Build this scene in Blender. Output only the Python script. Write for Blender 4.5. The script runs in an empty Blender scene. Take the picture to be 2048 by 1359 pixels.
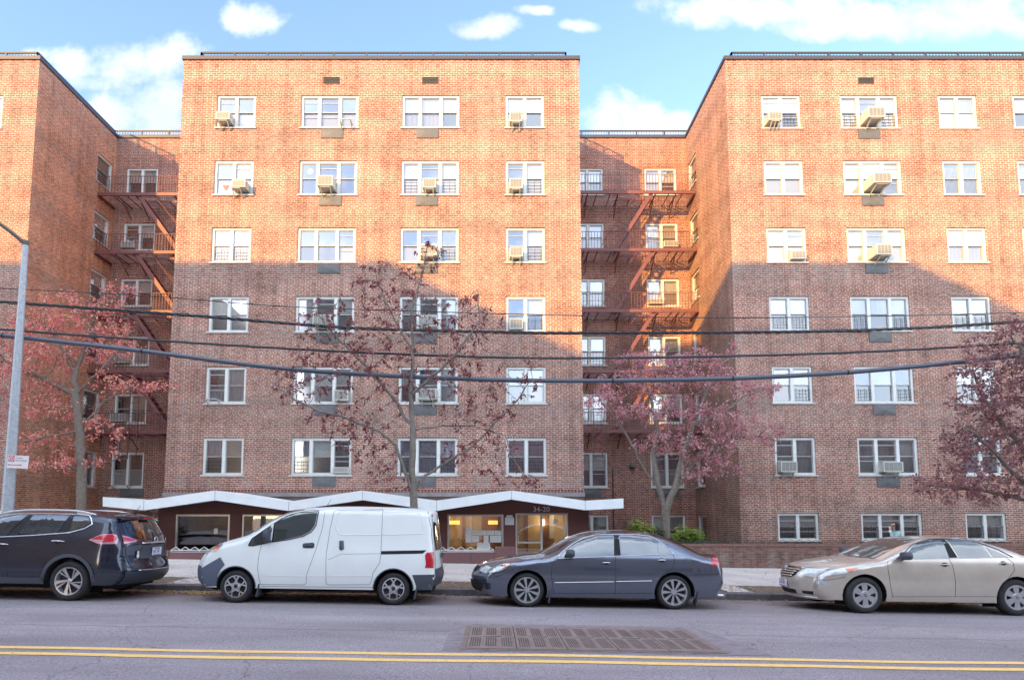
import bpy, bmesh, math, random
from mathutils import Vector, Matrix
random.seed(7)
R = math.radians
C = bpy.context.scene.collection
# ------------------------------------------------------------------ camera
F = 1200.0; PX, PY = 989.0, 935.0; TH = math.atan(101 / 1200.0); CH = 1.625
cam_d = bpy.data.cameras.new('camera'); cam = bpy.data.objects.new('camera', cam_d); C.objects.link(cam)
cam_d.sensor_width = 36; cam_d.lens = F / 2048 * 36; cam_d.clip_end = 2000; cam_d.clip_start = .05
cam_d.shift_x = (1024 - PX) / 2048; cam_d.shift_y = (PY - 679.5) / 2048
cam.location = (0, 0, CH); cam.rotation_euler = (R(90) + TH, 0, 0)
bpy.context.scene.camera = cam
CT, ST = math.cos(TH), math.sin(TH)
def ray(px, py):
    a = (px - PX) / F; b = (PY - py) / F
    return Vector((a, CT - b * ST, ST + b * CT))
def W(px, py, Y):            # measured point of the photograph on the plane at depth Y
    d = ray(px, py); t = Y / d.y
    return Vector((d.x * t, Y, CH + d.z * t))
def WX(px, py, X):           # the same on a wall at constant X
    d = ray(px, py); t = X / d.x
    return Vector((X, d.y * t, CH + d.z * t))
SL = .0152
PROF = [(-400, .05), (0, .0), (6.4, .06), (11.2, 0), (13.15, -.05)]
def GZ(X, Y):                # street level
    z = PROF[-1][1]
    for (a, za), (b, zb) in zip(PROF, PROF[1:]):
        if Y <= b:
            z = za + (zb - za) * (Y - a) / (b - a); break
    return z - SL * X
def SZ(X, Y):                # pavement level
    return .10 + (Y - 13.15) * .018 - SL * X
# ------------------------------------------------------------------ helpers
def tag(o, label=None, cat=None, group=None, kind=None):
    if label: o['label'] = label
    if cat: o['category'] = cat
    if group: o['group'] = group
    if kind: o['kind'] = kind
    return o
def empty(name, loc=(0, 0, 0), rot=(0, 0, 0)):
    o = bpy.data.objects.new(name, None); C.objects.link(o); o.location = loc; o.rotation_euler = rot
    return o
class MB:
    def __init__(s): s.v = []; s.f = []; s.uv = []; s.m = []; s.cm = 0
    def quad(s, pts, uv=None):
        n = len(s.v); s.v += [tuple(p) for p in pts]; s.f.append(tuple(range(n, n + len(pts))))
        s.uv.append(uv or [(p[0], p[2]) for p in pts]); s.m.append(s.cm)
    def box(s, a, b):
        x0, y0, z0 = [min(p, q) for p, q in zip(a, b)]; x1, y1, z1 = [max(p, q) for p, q in zip(a, b)]
        P = [(x0, y0, z0), (x1, y0, z0), (x1, y1, z0), (x0, y1, z0), (x0, y0, z1), (x1, y0, z1), (x1, y1, z1), (x0, y1, z1)]
        for f in ((0, 1, 5, 4), (1, 2, 6, 5), (2, 3, 7, 6), (3, 0, 4, 7), (4, 5, 6, 7), (3, 2, 1, 0)):
            p = [P[i] for i in f]
            if f in ((1, 2, 6, 5), (3, 0, 4, 7)): uv = [(q[1], q[2]) for q in p]
            elif f in ((4, 5, 6, 7), (3, 2, 1, 0)): uv = [(q[0], q[1]) for q in p]
            else: uv = [(q[0], q[2]) for q in p]
            s.quad(p, uv)
        return s
    def obox(s, c, ax, ay, az, hx, hy, hz):     # oriented box
        c = Vector(c); ax, ay, az = Vector(ax).normalized(), Vector(ay).normalized(), Vector(az).normalized()
        P = [c + ax * hx * i + ay * hy * j + az * hz * k for (i, j, k) in
             ((-1, -1, -1), (1, -1, -1), (1, 1, -1), (-1, 1, -1), (-1, -1, 1), (1, -1, 1), (1, 1, 1), (-1, 1, 1))]
        for f in ((0, 1, 5, 4), (1, 2, 6, 5), (2, 3, 7, 6), (3, 0, 4, 7), (4, 5, 6, 7), (3, 2, 1, 0)):
            s.quad([P[i] for i in f])
        return s
    def beam(s, a, b, w, h, up=(0, 0, 1)):
        a, b = Vector(a), Vector(b); d = (b - a).normalized(); u = Vector(up)
        sd = d.cross(u).normalized(); u2 = sd.cross(d)
        return s.obox((a + b) / 2, d, sd, u2, (b - a).length / 2, w / 2, h / 2)
    def tube(s, pts, rad, n=6, cap=True):
        pts = [Vector(p) for p in pts]; k = len(pts)
        if not hasattr(rad, '__len__'): rad = [rad] * k
        base = len(s.v); ref = None
        for i, p in enumerate(pts):
            t = (pts[min(i + 1, k - 1)] - pts[max(i - 1, 0)])
            t = t.normalized() if t.length > 1e-9 else Vector((0, 0, 1))
            if ref is None:
                ref = Vector((1, 0, 0)) if abs(t.x) < .9 else Vector((0, 1, 0))
            ref = (ref - t * ref.dot(t)); ref = ref.normalized() if ref.length > 1e-6 else t.orthogonal().normalized()
            o = t.cross(ref)
            for j in range(n):
                a = 2 * math.pi * j / n
                s.v.append(tuple(p + (ref * math.cos(a) + o * math.sin(a)) * rad[i]))
        for i in range(k - 1):
            for j in range(n):
                j2 = (j + 1) % n
                s.f.append((base + i * n + j, base + i * n + j2, base + (i + 1) * n + j2, base + (i + 1) * n + j))
                s.uv.append([(j / n, i), ((j + 1) / n, i), ((j + 1) / n, i + 1), (j / n, i + 1)]); s.m.append(s.cm)
        if cap:
            for i in (0, k - 1):
                s.f.append(tuple(base + i * n + j for j in range(n))); s.uv.append([(0, 0)] * n); s.m.append(s.cm)
        return s
    def lathe(s, prof, n, c, ax='y'):          # prof = [(radius, offset along axis)]
        base = len(s.v); k = len(prof)
        for (r, o) in prof:
            for j in range(n):
                a = 2 * math.pi * j / n
                if ax == 'y': p = (c[0] + r * math.cos(a), c[1] + o, c[2] + r * math.sin(a))
                elif ax == 'z': p = (c[0] + r * math.cos(a), c[1] + r * math.sin(a), c[2] + o)
                else: p = (c[0] + o, c[1] + r * math.cos(a), c[2] + r * math.sin(a))
                s.v.append(p)
        for i in range(k - 1):
            for j in range(n):
                j2 = (j + 1) % n
                s.f.append((base + i * n + j, base + i * n + j2, base + (i + 1) * n + j2, base + (i + 1) * n + j))
                s.uv.append([(0, 0)] * 4); s.m.append(s.cm)
        return s
    def prism(s, poly, a, b, fn):              # poly 2D, fn(x, z, depth) -> 3D
        n = len(poly)
        s.quad([fn(x, z, a) for x, z in poly]); s.quad([fn(x, z, b) for x, z in reversed(poly)])
        for i in range(n):
            p, q = poly[i], poly[(i + 1) % n]
            s.quad([fn(*p, a), fn(*p, b), fn(*q, b), fn(*q, a)])
        return s
    def build(s, name, mats, parent=None, smooth=False, weld=False):
        me = bpy.data.meshes.new(name); me.from_pydata(s.v, [], s.f)
        uvl = me.uv_layers.new(name='UVMap'); flat = []
        for u in s.uv:
            for p in u: flat += [p[0], p[1]]
        uvl.data.foreach_set('uv', flat)
        if not isinstance(mats, (list, tuple)): mats = [mats]
        for m in mats: me.materials.append(m)
        me.polygons.foreach_set('material_index', s.m)
        if smooth: me.polygons.foreach_set('use_smooth', [True] * len(s.f))
        bm = bmesh.new(); bm.from_mesh(me)
        if weld: bmesh.ops.remove_doubles(bm, verts=bm.verts, dist=.0008)
        if weld or len(s.f) < 20000: bmesh.ops.recalc_face_normals(bm, faces=bm.faces)
        bm.to_mesh(me); bm.free()
        me.update()
        o = bpy.data.objects.new(name, me); C.objects.link(o)
        if parent: o.parent = parent
        return o
# ------------------------------------------------------------------ materials
def newmat(name):
    m = bpy.data.materials.new(name); m.use_nodes = True
    nt = m.node_tree; return m, nt, nt.nodes, nt.links, nt.nodes['Principled BSDF']
def N(nodes, t, **kw):
    n = nodes.new(t)
    for k, v in kw.items():
        if k in n.inputs: n.inputs[k].default_value = v
        else: setattr(n, k, v)
    return n
def plain(name, col, rough=.6, metal=0, spec=.5, coat=0, noise=0, nscale=3, bump=0, bscale=60, emit=0):
    m, nt, nd, L, b = newmat(name)
    b.inputs['Base Color'].default_value = (*col, 1); b.inputs['Roughness'].default_value = rough
    b.inputs['Metallic'].default_value = metal; b.inputs['Specular IOR Level'].default_value = spec
    b.inputs['Coat Weight'].default_value = coat; b.inputs['Coat Roughness'].default_value = .04
    if noise:
        tc = N(nd, 'ShaderNodeTexCoord'); no = N(nd, 'ShaderNodeTexNoise', Scale=nscale, Detail=6.0, Roughness=.65)
        L.new(tc.outputs['Object'], no.inputs['Vector'])
        mr = N(nd, 'ShaderNodeMapRange'); L.new(no.outputs['Fac'], mr.inputs['Value'])
        mr.inputs['From Min'].default_value = .3; mr.inputs['From Max'].default_value = .7
        mr.inputs['To Min'].default_value = 1 - noise; mr.inputs['To Max'].default_value = 1 + noise
        hs = N(nd, 'ShaderNodeHueSaturation', Color=(*col, 1)); L.new(mr.outputs[0], hs.inputs['Value'])
        L.new(hs.outputs[0], b.inputs['Base Color'])
    if bump:
        tc = N(nd, 'ShaderNodeTexCoord'); no = N(nd, 'ShaderNodeTexNoise', Scale=bscale, Detail=5.0)
        L.new(tc.outputs['Object'], no.inputs['Vector'])
        bp = N(nd, 'ShaderNodeBump', Strength=bump, Distance=.02); L.new(no.outputs['Fac'], bp.inputs['Height'])
        L.new(bp.outputs[0], b.inputs['Normal'])
    if emit:
        b.inputs['Emission Color'].default_value = (*col, 1); b.inputs['Emission Strength'].default_value = emit
    return m
def brick(name, c1, c2, mortar, patch, stain=.35, msize=.013, dirt=(.20, .17, .15)):
    m, nt, nd, L, b = newmat(name)
    uv = N(nd, 'ShaderNodeUVMap')
    br = N(nd, 'ShaderNodeTexBrick', Scale=1.0, Color1=(*c1, 1), Color2=(*c2, 1), Mortar=(*mortar, 1))
    br.inputs['Brick Width'].default_value = .215; br.inputs['Row Height'].default_value = .0775
    br.inputs['Mortar Size'].default_value = msize; br.inputs['Mortar Smooth'].default_value = .2
    br.inputs['Bias'].default_value = -.1
    L.new(uv.outputs[0], br.inputs['Vector'])
    # header courses every sixth row : short bricks, a little darker
    br2 = N(nd, 'ShaderNodeTexBrick', Scale=1.0, Color1=(c1[0] * .6, c1[1] * .6, c1[2] * .62, 1), Color2=(*c2, 1), Mortar=(*mortar, 1))
    br2.inputs['Brick Width'].default_value = .105; br2.inputs['Row Height'].default_value = .0775
    br2.inputs['Mortar Size'].default_value = msize; br2.inputs['Mortar Smooth'].default_value = .2
    L.new(uv.outputs[0], br2.inputs['Vector'])
    sx = N(nd, 'ShaderNodeSeparateXYZ'); L.new(uv.outputs[0], sx.inputs[0])
    dv = N(nd, 'ShaderNodeMath', operation='DIVIDE'); L.new(sx.outputs[1], dv.inputs[0]); dv.inputs[1].default_value = .0775 * 6
    fr = N(nd, 'ShaderNodeMath', operation='FRACT'); L.new(dv.outputs[0], fr.inputs[0])
    lt = N(nd, 'ShaderNodeMath', operation='LESS_THAN'); L.new(fr.outputs[0], lt.inputs[0]); lt.inputs[1].default_value = 1 / 6
    mxh = N(nd, 'ShaderNodeMix', data_type='RGBA'); L.new(lt.outputs[0], mxh.inputs[0])
    L.new(br.outputs['Color'], mxh.inputs[6]); L.new(br2.outputs['Color'], mxh.inputs[7])
    # patches: courses that differ in tone (stretched along the courses)
    mp = N(nd, 'ShaderNodeMapping'); mp.inputs['Scale'].default_value = (.35, 1.1, 1); L.new(uv.outputs[0], mp.inputs[0])
    n1 = N(nd, 'ShaderNodeTexNoise', Scale=1.1, Detail=7.0, Roughness=.62); L.new(mp.outputs[0], n1.inputs['Vector'])
    r1 = N(nd, 'ShaderNodeMapRange'); L.new(n1.outputs['Fac'], r1.inputs['Value'])
    for k, v in zip(('From Min', 'From Max', 'To Min', 'To Max'), (.42, .66, 0, 1)): r1.inputs[k].default_value = v
    mx1 = N(nd, 'ShaderNodeMix', data_type='RGBA', blend_type='MULTIPLY')
    L.new(r1.outputs[0], mx1.inputs[0]); L.new(mxh.outputs[2], mx1.inputs[6]); mx1.inputs[7].default_value = (*patch, 1)
    # chalky bloom
    n2 = N(nd, 'ShaderNodeTexNoise', Scale=.9, Detail=9.0, Roughness=.72); 
    mp2 = N(nd, 'ShaderNodeMapping'); mp2.inputs['Scale'].default_value = (1.0, .6, 1); mp2.inputs['Location'].default_value = (13, 5, 0)
    L.new(uv.outputs[0], mp2.inputs[0]); L.new(mp2.outputs[0], n2.inputs['Vector'])
    r2 = N(nd, 'ShaderNodeMapRange'); L.new(n2.outputs['Fac'], r2.inputs['Value'])
    for k, v in zip(('From Min', 'From Max', 'To Min', 'To Max'), (.52, .8, 0, stain)): r2.inputs[k].default_value = v
    mx2 = N(nd, 'ShaderNodeMix', data_type='RGBA')
    L.new(r2.outputs[0], mx2.inputs[0]); L.new(mx1.outputs[2], mx2.inputs[6]); mx2.inputs[7].default_value = (.56, .48, .43, 1)
    # dirty courses
    n3 = N(nd, 'ShaderNodeTexNoise', Scale=.55, Detail=8.0, Roughness=.7)
    mp3 = N(nd, 'ShaderNodeMapping'); mp3.inputs['Scale'].default_value = (.5, 1.6, 1); mp3.inputs['Location'].default_value = (3, 31, 0)
    L.new(uv.outputs[0], mp3.inputs[0]); L.new(mp3.outputs[0], n3.inputs['Vector'])
    r3 = N(nd, 'ShaderNodeMapRange'); L.new(n3.outputs['Fac'], r3.inputs['Value'])
    for k, v in zip(('From Min', 'From Max', 'To Min', 'To Max'), (.48, .70, 0, .5)): r3.inputs[k].default_value = v
    mx3 = N(nd, 'ShaderNodeMix', data_type='RGBA')
    L.new(r3.outputs[0], mx3.inputs[0]); L.new(mx2.outputs[2], mx3.inputs[6]); mx3.inputs[7].default_value = (*dirt, 1)
    # low splash zone at the foot of the walls
    r4 = N(nd, 'ShaderNodeMapRange'); L.new(sx.outputs[1], r4.inputs['Value'])
    for k, v in zip(('From Min', 'From Max', 'To Min', 'To Max'), (.4, 1.7, .45, 0)): r4.inputs[k].default_value = v
    ml4 = N(nd, 'ShaderNodeMath', operation='MULTIPLY'); L.new(r4.outputs[0], ml4.inputs[0]); L.new(n2.outputs['Fac'], ml4.inputs[1])
    mx4 = N(nd, 'ShaderNodeMix', data_type='RGBA')
    L.new(ml4.outputs[0], mx4.inputs[0]); L.new(mx3.outputs[2], mx4.inputs[6]); mx4.inputs[7].default_value = (.16, .135, .11, 1)
    # brick to brick variation and rain streaks
    mp5 = N(nd, 'ShaderNodeMapping'); mp5.inputs['Scale'].default_value = (4.65, 12.9, 1); L.new(uv.outputs[0], mp5.inputs[0])
    n5 = N(nd, 'ShaderNodeTexNoise', Scale=1.0, Detail=1.0); L.new(mp5.outputs[0], n5.inputs['Vector'])
    mp6 = N(nd, 'ShaderNodeMapping'); mp6.inputs['Scale'].default_value = (2.6, .16, 1); L.new(uv.outputs[0], mp6.inputs[0])
    n6 = N(nd, 'ShaderNodeTexNoise', Scale=1.0, Detail=6.0, Roughness=.6); L.new(mp6.outputs[0], n6.inputs['Vector'])
    a5 = N(nd, 'ShaderNodeMath', operation='ADD'); L.new(n5.outputs['Fac'], a5.inputs[0]); L.new(n6.outputs['Fac'], a5.inputs[1])
    r6 = N(nd, 'ShaderNodeMapRange'); L.new(a5.outputs[0], r6.inputs['Value'])
    for k, v in zip(('From Min', 'From Max', 'To Min', 'To Max'), (.7, 1.3, .62, 1.38)): r6.inputs[k].default_value = v
    # sooty courses under each row of sills (streaked by the rain)
    def mth(op, a, b_=None):
        n = N(nd, 'ShaderNodeMath', operation=op)
        for i, v in enumerate((a, b_)):
            if v is None: continue
            if isinstance(v, (int, float)): n.inputs[i].default_value = v
            else: L.new(v, n.inputs[i])
        return n.outputs[0]
    fb = mth('FRACT', mth('DIVIDE', mth('SUBTRACT', sx.outputs[1], 3.28), 2.755))
    rb = N(nd, 'ShaderNodeMapRange', interpolation_type='SMOOTHSTEP'); L.new(fb, rb.inputs['Value'])
    for k, v in zip(('From Min', 'From Max', 'To Min', 'To Max'), (.62, .97, 0, 1)): rb.inputs[k].default_value = v
    rn = N(nd, 'ShaderNodeMapRange', interpolation_type='SMOOTHSTEP'); L.new(n6.outputs['Fac'], rn.inputs['Value'])
    for k, v in zip(('From Min', 'From Max', 'To Min', 'To Max'), (.44, .60, 0, .5)): rn.inputs[k].default_value = v
    sb = N(nd, 'ShaderNodeMix', data_type='RGBA'); L.new(mth('MULTIPLY', rb.outputs[0], rn.outputs[0]), sb.inputs[0]); L.new(mx4.outputs[2], sb.inputs[6]); sb.inputs[7].default_value = (.19, .17, .155, 1); mx4 = sb
    hs6 = N(nd, 'ShaderNodeHueSaturation'); L.new(mx4.outputs[2], hs6.inputs['Color']); L.new(r6.outputs[0], hs6.inputs['Value'])
    L.new(hs6.outputs[0], b.inputs['Base Color'])
    b.inputs['Roughness'].default_value = .88; b.inputs['Specular IOR Level'].default_value = .2
    bp = N(nd, 'ShaderNodeBump', Strength=.5, Distance=.008); iv = N(nd, 'ShaderNodeMath', operation='SUBTRACT'); iv.inputs[0].default_value = 1
    L.new(br.outputs['Fac'], iv.inputs[1]); L.new(iv.outputs[0], bp.inputs['Height']); L.new(bp.outputs[0], b.inputs['Normal'])
    return m
M = {}
M['brick_front'] = brick('brick_front', (.34, .118, .075), (.235, .088, .066), (.47, .385, .325), (.70, .67, .68), .24, .0145)
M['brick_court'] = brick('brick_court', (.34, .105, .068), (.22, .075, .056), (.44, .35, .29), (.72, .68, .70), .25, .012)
M['brick_side_glow'] = brick('brick_side_glow', (.56, .19, .09), (.40, .13, .075), (.60, .44, .32), (.78, .74, .72), .25, .012)  # brighter orange tone puts bounced sunlight from the middle wing into the colour
M['brick_low'] = brick('brick_low', (.25, .10, .075), (.18, .075, .06), (.26, .21, .18), (.8, .78, .8), .12, .008)
M['coping'] = plain('coping', (.055, .06, .075), .5, .3)
M['rail_dark'] = plain('rail_dark', (.05, .055, .07), .5, .3)
M['frame'] = plain('frame_white', (.62, .64, .62), .45, noise=.08, nscale=4)
M['sash'] = plain('sash', (.34, .35, .34), .4, .2)
M['sill'] = plain('sill', (.50, .50, .47), .7, noise=.15, nscale=6)
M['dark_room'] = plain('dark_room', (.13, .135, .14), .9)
M['blind'] = plain('blind', (.56, .56, .53), .8)
M['blind_warm'] = plain('blind_warm', (.42, .385, .32), .8)
M['curtain'] = plain('curtain', (.42, .43, .50), .9)
M['curtain_red'] = plain('curtain_red', (.36, .20, .22), .9)
M['guard'] = plain('guard', (.06, .06, .06), .5, .3)
M['oxide'] = plain('oxide_paint', (.17, .062, .06), .55, .1, noise=.2, nscale=5)
M['grey_panel'] = plain('grey_panel', (.115, .12, .125), .6, .2, noise=.15, nscale=5)
M['ac_white'] = plain('ac_white', (.48, .48, .43), .5, noise=.08, nscale=5)
M['ac_grille'] = plain('ac_grille', (.19, .20, .20), .5, .3)
M['bracket'] = plain('bracket', (.42, .42, .37), .5)
M['canopy'] = plain('canopy_white', (.74, .79, .81), .5, noise=.05, nscale=3)
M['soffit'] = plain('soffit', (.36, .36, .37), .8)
M['maroon'] = plain('maroon', (.15, .052, .048), .6, noise=.1, nscale=2)
M['granite'] = plain('granite', (.17, .085, .085), .35, noise=.35, nscale=25)
M['alu'] = plain('alu', (.55, .53, .48), .35, .6)
M['stone_band'] = plain('stone_band', (.20, .18, .18), .8, noise=.2, nscale=4)
M['tan_panel'] = plain('tan_panel', (.16, .105, .085), .8, noise=.25, nscale=3)
M['paper'] = plain('paper', (.78, .78, .76), .8)
M['ink'] = plain('ink', (.03, .03, .03), .8)
M['white_paint'] = plain('white_paint', (.75, .75, .75), .5)
M['letter'] = plain('letter', (.68, .66, .62), .4, .3)
M['roof'] = plain('roofing', (.12, .12, .12), .9)
def glass(name, refl, tint, rough=.015):
    m, nt, nd, L, b = newmat(name)
    nt.nodes.remove(b); out = nd['Material Output']
    tr = N(nd, 'ShaderNodeBsdfTransparent', Color=(*tint, 1)); gl = N(nd, 'ShaderNodeBsdfGlossy', Color=(.95, .97, 1, 1), Roughness=rough)
    fr = N(nd, 'ShaderNodeFresnel', IOR=1.5)
    ad = N(nd, 'ShaderNodeMath', operation='MULTIPLY_ADD'); L.new(fr.outputs[0], ad.inputs[0]); ad.inputs[1].default_value = 1.2; ad.inputs[2].default_value = refl
    ad.use_clamp = True
    tc = N(nd, 'ShaderNodeTexCoord'); no = N(nd, 'ShaderNodeTexNoise', Scale=.9, Detail=1.0); L.new(tc.outputs['Object'], no.inputs['Vector'])
    bp = N(nd, 'ShaderNodeBump', Strength=.06, Distance=.05); L.new(no.outputs['Fac'], bp.inputs['Height']); L.new(bp.outputs[0], gl.inputs['Normal'])
    mx = N(nd, 'ShaderNodeMixShader'); L.new(ad.outputs[0], mx.inputs[0]); L.new(tr.outputs[0], mx.inputs[1]); L.new(gl.outputs[0], mx.inputs[2])
    L.new(mx.outputs[0], out.inputs['Surface'])
    return m
M['glass'] = glass('window_glass', .27, (.88, .90, .90))
M['glass_screen'] = glass('window_glass_screened', .19, (.68, .70, .71), .10)
M['shop_glass'] = glass('shop_glass', .16, (.75, .77, .75))
# ------------------------------------------------------------------ world
def sky_world():
    w = bpy.data.worlds.new('World'); bpy.context.scene.world = w; w.use_nodes = True
    nt = w.node_tree; nd, L = nt.nodes, nt.links
    bg = nd['Background']; bg.inputs['Strength'].default_value = SKY_STRENGTH
    sk = N(nd, 'ShaderNodeTexSky', sky_type='NISHITA'); sk.sun_disc = False
    sk.sun_elevation = SUN_EL; sk.sun_rotation = SUN_ROT; sk.altitude = 50; sk.air_density = 1.0; sk.dust_density = .6; sk.ozone_density = 1.6
    tc = N(nd, 'ShaderNodeTexCoord'); sx = N(nd, 'ShaderNodeSeparateXYZ'); L.new(tc.outputs['Generated'], sx.inputs[0])
    def mth(op, a, b=None, c=None):
        n = N(nd, 'ShaderNodeMath', operation=op)
        for i, v in enumerate((a, b, c)):
            if v is None: continue
            if isinstance(v, (int, float)): n.inputs[i].default_value = v
            else: L.new(v, n.inputs[i])
        return n.outputs[0]
    yy = mth('MAXIMUM', sx.outputs[1], .05)
    a = mth('DIVIDE', sx.outputs[0], yy); b = mth('DIVIDE', sx.outputs[2], yy)
    cv = N(nd, 'ShaderNodeCombineXYZ'); L.new(a, cv.inputs[0]); L.new(b, cv.inputs[1])
    n1 = N(nd, 'ShaderNodeTexNoise', Scale=11.0, Detail=9.0, Roughness=.6); L.new(cv.outputs[0], n1.inputs['Vector'])
    n2 = N(nd, 'ShaderNodeTexNoise', Scale=3.0, Detail=4.0); L.new(cv.outputs[0], n2.inputs['Vector'])
    wob = mth('MULTIPLY_ADD', n1.outputs['Fac'], 7.0, -3.45)
    ns = N(nd, 'ShaderNodeSeparateColor'); n4 = N(nd, 'ShaderNodeTexNoise', Scale=7.0, Detail=3.0); L.new(cv.outputs[0], n4.inputs['Vector']); L.new(n4.outputs['Color'], ns.inputs[0])
    a = mth('MULTIPLY_ADD', ns.outputs[0], .10, mth('SUBTRACT', a, .05)); b = mth('MULTIPLY_ADD', ns.outputs[1], .06, mth('SUBTRACT', b, .03))
    acc = None
    for (x, y, rx, ry, s) in CLOUDS:
        d0 = ray(x, y); a0, b0 = d0.x / d0.y, d0.z / d0.y
        u = mth('MULTIPLY', mth('SUBTRACT', a, a0), F / (rx * 1.22)); v = mth('MULTIPLY', mth('SUBTRACT', b, b0), F / (ry * 1.3))
        r2 = mth('ADD', mth('MULTIPLY', u, u), mth('MULTIPLY', v, v))
        k = mth('MULTIPLY', mth('SUBTRACT', 1.0, r2), s)
        acc = k if acc is None else mth('MAXIMUM', acc, k)
    dens = mth('ADD', acc, wob)
    mr = N(nd, 'ShaderNodeMapRange', interpolation_type='SMOOTHSTEP'); L.new(dens, mr.inputs['Value'])
    mr.inputs['From Min'].default_value = -.75; mr.inputs['From Max'].default_value = 1.7
    front = mth('GREATER_THAN', sx.outputs[1], .05)
    # bright unseen clouds added behind the camera as fill for the shade
    n3 = N(nd, 'ShaderNodeTexNoise', Scale=2.2, Detail=8.0, Roughness=.6); L.new(tc.outputs['Generated'], n3.inputs['Vector'])
    m3 = N(nd, 'ShaderNodeMapRange', interpolation_type='SMOOTHSTEP'); L.new(n3.outputs['Fac'], m3.inputs['Value'])
    m3.inputs['From Min'].default_value = .36; m3.inputs['From Max'].default_value = .62
    back = mth('MULTIPLY', mth('SUBTRACT', 1.0, front), mth('MULTIPLY', m3.outputs[0], .92))
    fac = mth('ADD', mth('MULTIPLY', front, mth('MULTIPLY', mr.outputs[0], .97)), back)
    # cloud body shading from its thickness
    r5 = N(nd, 'ShaderNodeMapRange'); L.new(n2.outputs['Fac'], r5.inputs['Value'])
    r5.inputs['From Min'].default_value = .3; r5.inputs['From Max'].default_value = .7; r5.inputs['To Min'].default_value = .0; r5.inputs['To Max'].default_value = 1.
    cm = N(nd, 'ShaderNodeMix', data_type='RGBA'); L.new(r5.outputs[0], cm.inputs[0])
    cm.inputs[6].default_value = CLOUD_A; cm.inputs[7].default_value = CLOUD_B
    cb = N(nd, 'ShaderNodeMix', data_type='RGBA'); L.new(front, cb.inputs[0]); cb.inputs[6].default_value = CLOUD_FILL; L.new(cm.outputs[2], cb.inputs[7]); cm = cb
    mx = N(nd, 'ShaderNodeMix', data_type='RGBA'); L.new(fac, mx.inputs[0]); 
    hs = N(nd, 'ShaderNodeMix', data_type='RGBA', blend_type='MULTIPLY'); hs.inputs[0].default_value = 1; L.new(sk.outputs[0], hs.inputs[6]); hs.inputs[7].default_value = SKY_TINT
    L.new(hs.outputs[2], mx.inputs[6]); L.new(cm.outputs[2], mx.inputs[7])
    L.new(mx.outputs[2], bg.inputs['Color'])
SUN_DIR = Vector((.724, 1.0, -.348)).normalized()
SUN_EL = math.asin(.348 / math.sqrt(.724 ** 2 + 1 + .348 ** 2))
SUN_ROT = math.atan2(-.724, -1.0)      # azimuth of the sun measured from +Y towards +X
SKY_STRENGTH = .15
SKY_TINT = (1.06, 1.04, 1.14, 1)
CLOUD_FILL = (6.0, 6.5, 7.2, 1); CLOUD_A = (1.6, 1.85, 2.3, 1); CLOUD_B = (2.9, 2.95, 3.0, 1)  # first tone: unseen bright veil added to lift the shaded fronts
CLOUDS = [(518, 46, 56, 32, 1.8), (275, 125, 105, 38, 1.2), (150, 128, 70, 24, 1.1), (225, 215, 55, 45, 1.2), (325, 215, 55, 60, 1.0), (200, 160, 60, 22, 1.1), (95, 108, 40, 12, 1),
          (975, 50, 50, 18, 1.1), (1157, 54, 30, 14, 1.3), (1075, 28, 26, 9, 1.2), (1440, 18, 130, 26, 1.2), (1560, 22, 190, 26, 1.2), (1850, 45, 260, 32, 1.3), (1980, 20, 160, 44, 1.2), (1640, 68, 55, 16, 1.1),
          (1262, 232, 62, 42, 1.3), (1200, 245, 60, 28, 1.3), (1340, 244, 60, 22, 1.3), (1255, 195, 18, 14, 1.3)]
sky_world()
sd = bpy.data.lights.new('sun', 'SUN'); so = bpy.data.objects.new('sun', sd); C.objects.link(so)
sd.energy = 2.9; sd.angle = R(.6); sd.color = (1.0, .53, .12)
so.rotation_euler = SUN_DIR.to_track_quat('-Z', 'Y').to_euler()
vs = bpy.context.scene.view_settings
vs.view_transform = 'Standard'; vs.look = 'None'; vs.gamma = 1; vs.exposure = 1.8
bpy.context.scene.cycles.use_denoising = True
bpy.context.scene.cycles.max_bounces = 8
# ------------------------------------------------------------------ the apartment building
YF, YB = 22.5, 27.45
XL, XC0, XC1, XR = -18.15, -12.40, 3.36, 9.20
ZC = W(760, 120, YF).z              # top of the brickwork
bld = tag(empty('apartment_building', (0, YF, 0)), 'wide orange brick apartment block of three wings with fire escapes in the two recesses', 'building')
bld_inv = Matrix.Translation((0, -YF, 0))
_build = MB.build
def bpart(mb, name, mats, parent=None, smooth=False, **k):
    """build in world coordinates, then parent without moving"""
    p = parent or bld
    o = _build(mb, name, mats, None, smooth, **k)
    o.parent = p
    off = Vector((0, 0, 0)); q = p
    while q is not None: off += q.location; q = q.parent
    for v in o.data.vertices: v.co -= off
    return o
def rowz(px, tops_bots, Y):
    return [(W(px, b, Y).z, W(px, t, Y).z) for t, b in tops_bots]
RC = rowz(760, [(190, 255), (321, 389), (455, 524), (592, 663), (733, 806), (875, 949)], YF)
RR = rowz(1750, [(190, 256), (321, 389), (455, 524), (592, 661), (732, 805), (874, 949), (1025, 1080)], YF)
RB = rowz(1330, [(336, 390), (446, 500), (557, 612), (672, 730), (787, 846), (904, 974), (1029, 1088)], YB)
CC = [(-11.0, -9.47), (-7.66, -5.40), (-3.66, -1.40), (.44, 1.96)]
CR = [(10.58, 12.12), (13.70, 15.98), (17.60, 19.12), (20.55, 22.8), (24.6, 26.1)]
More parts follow.
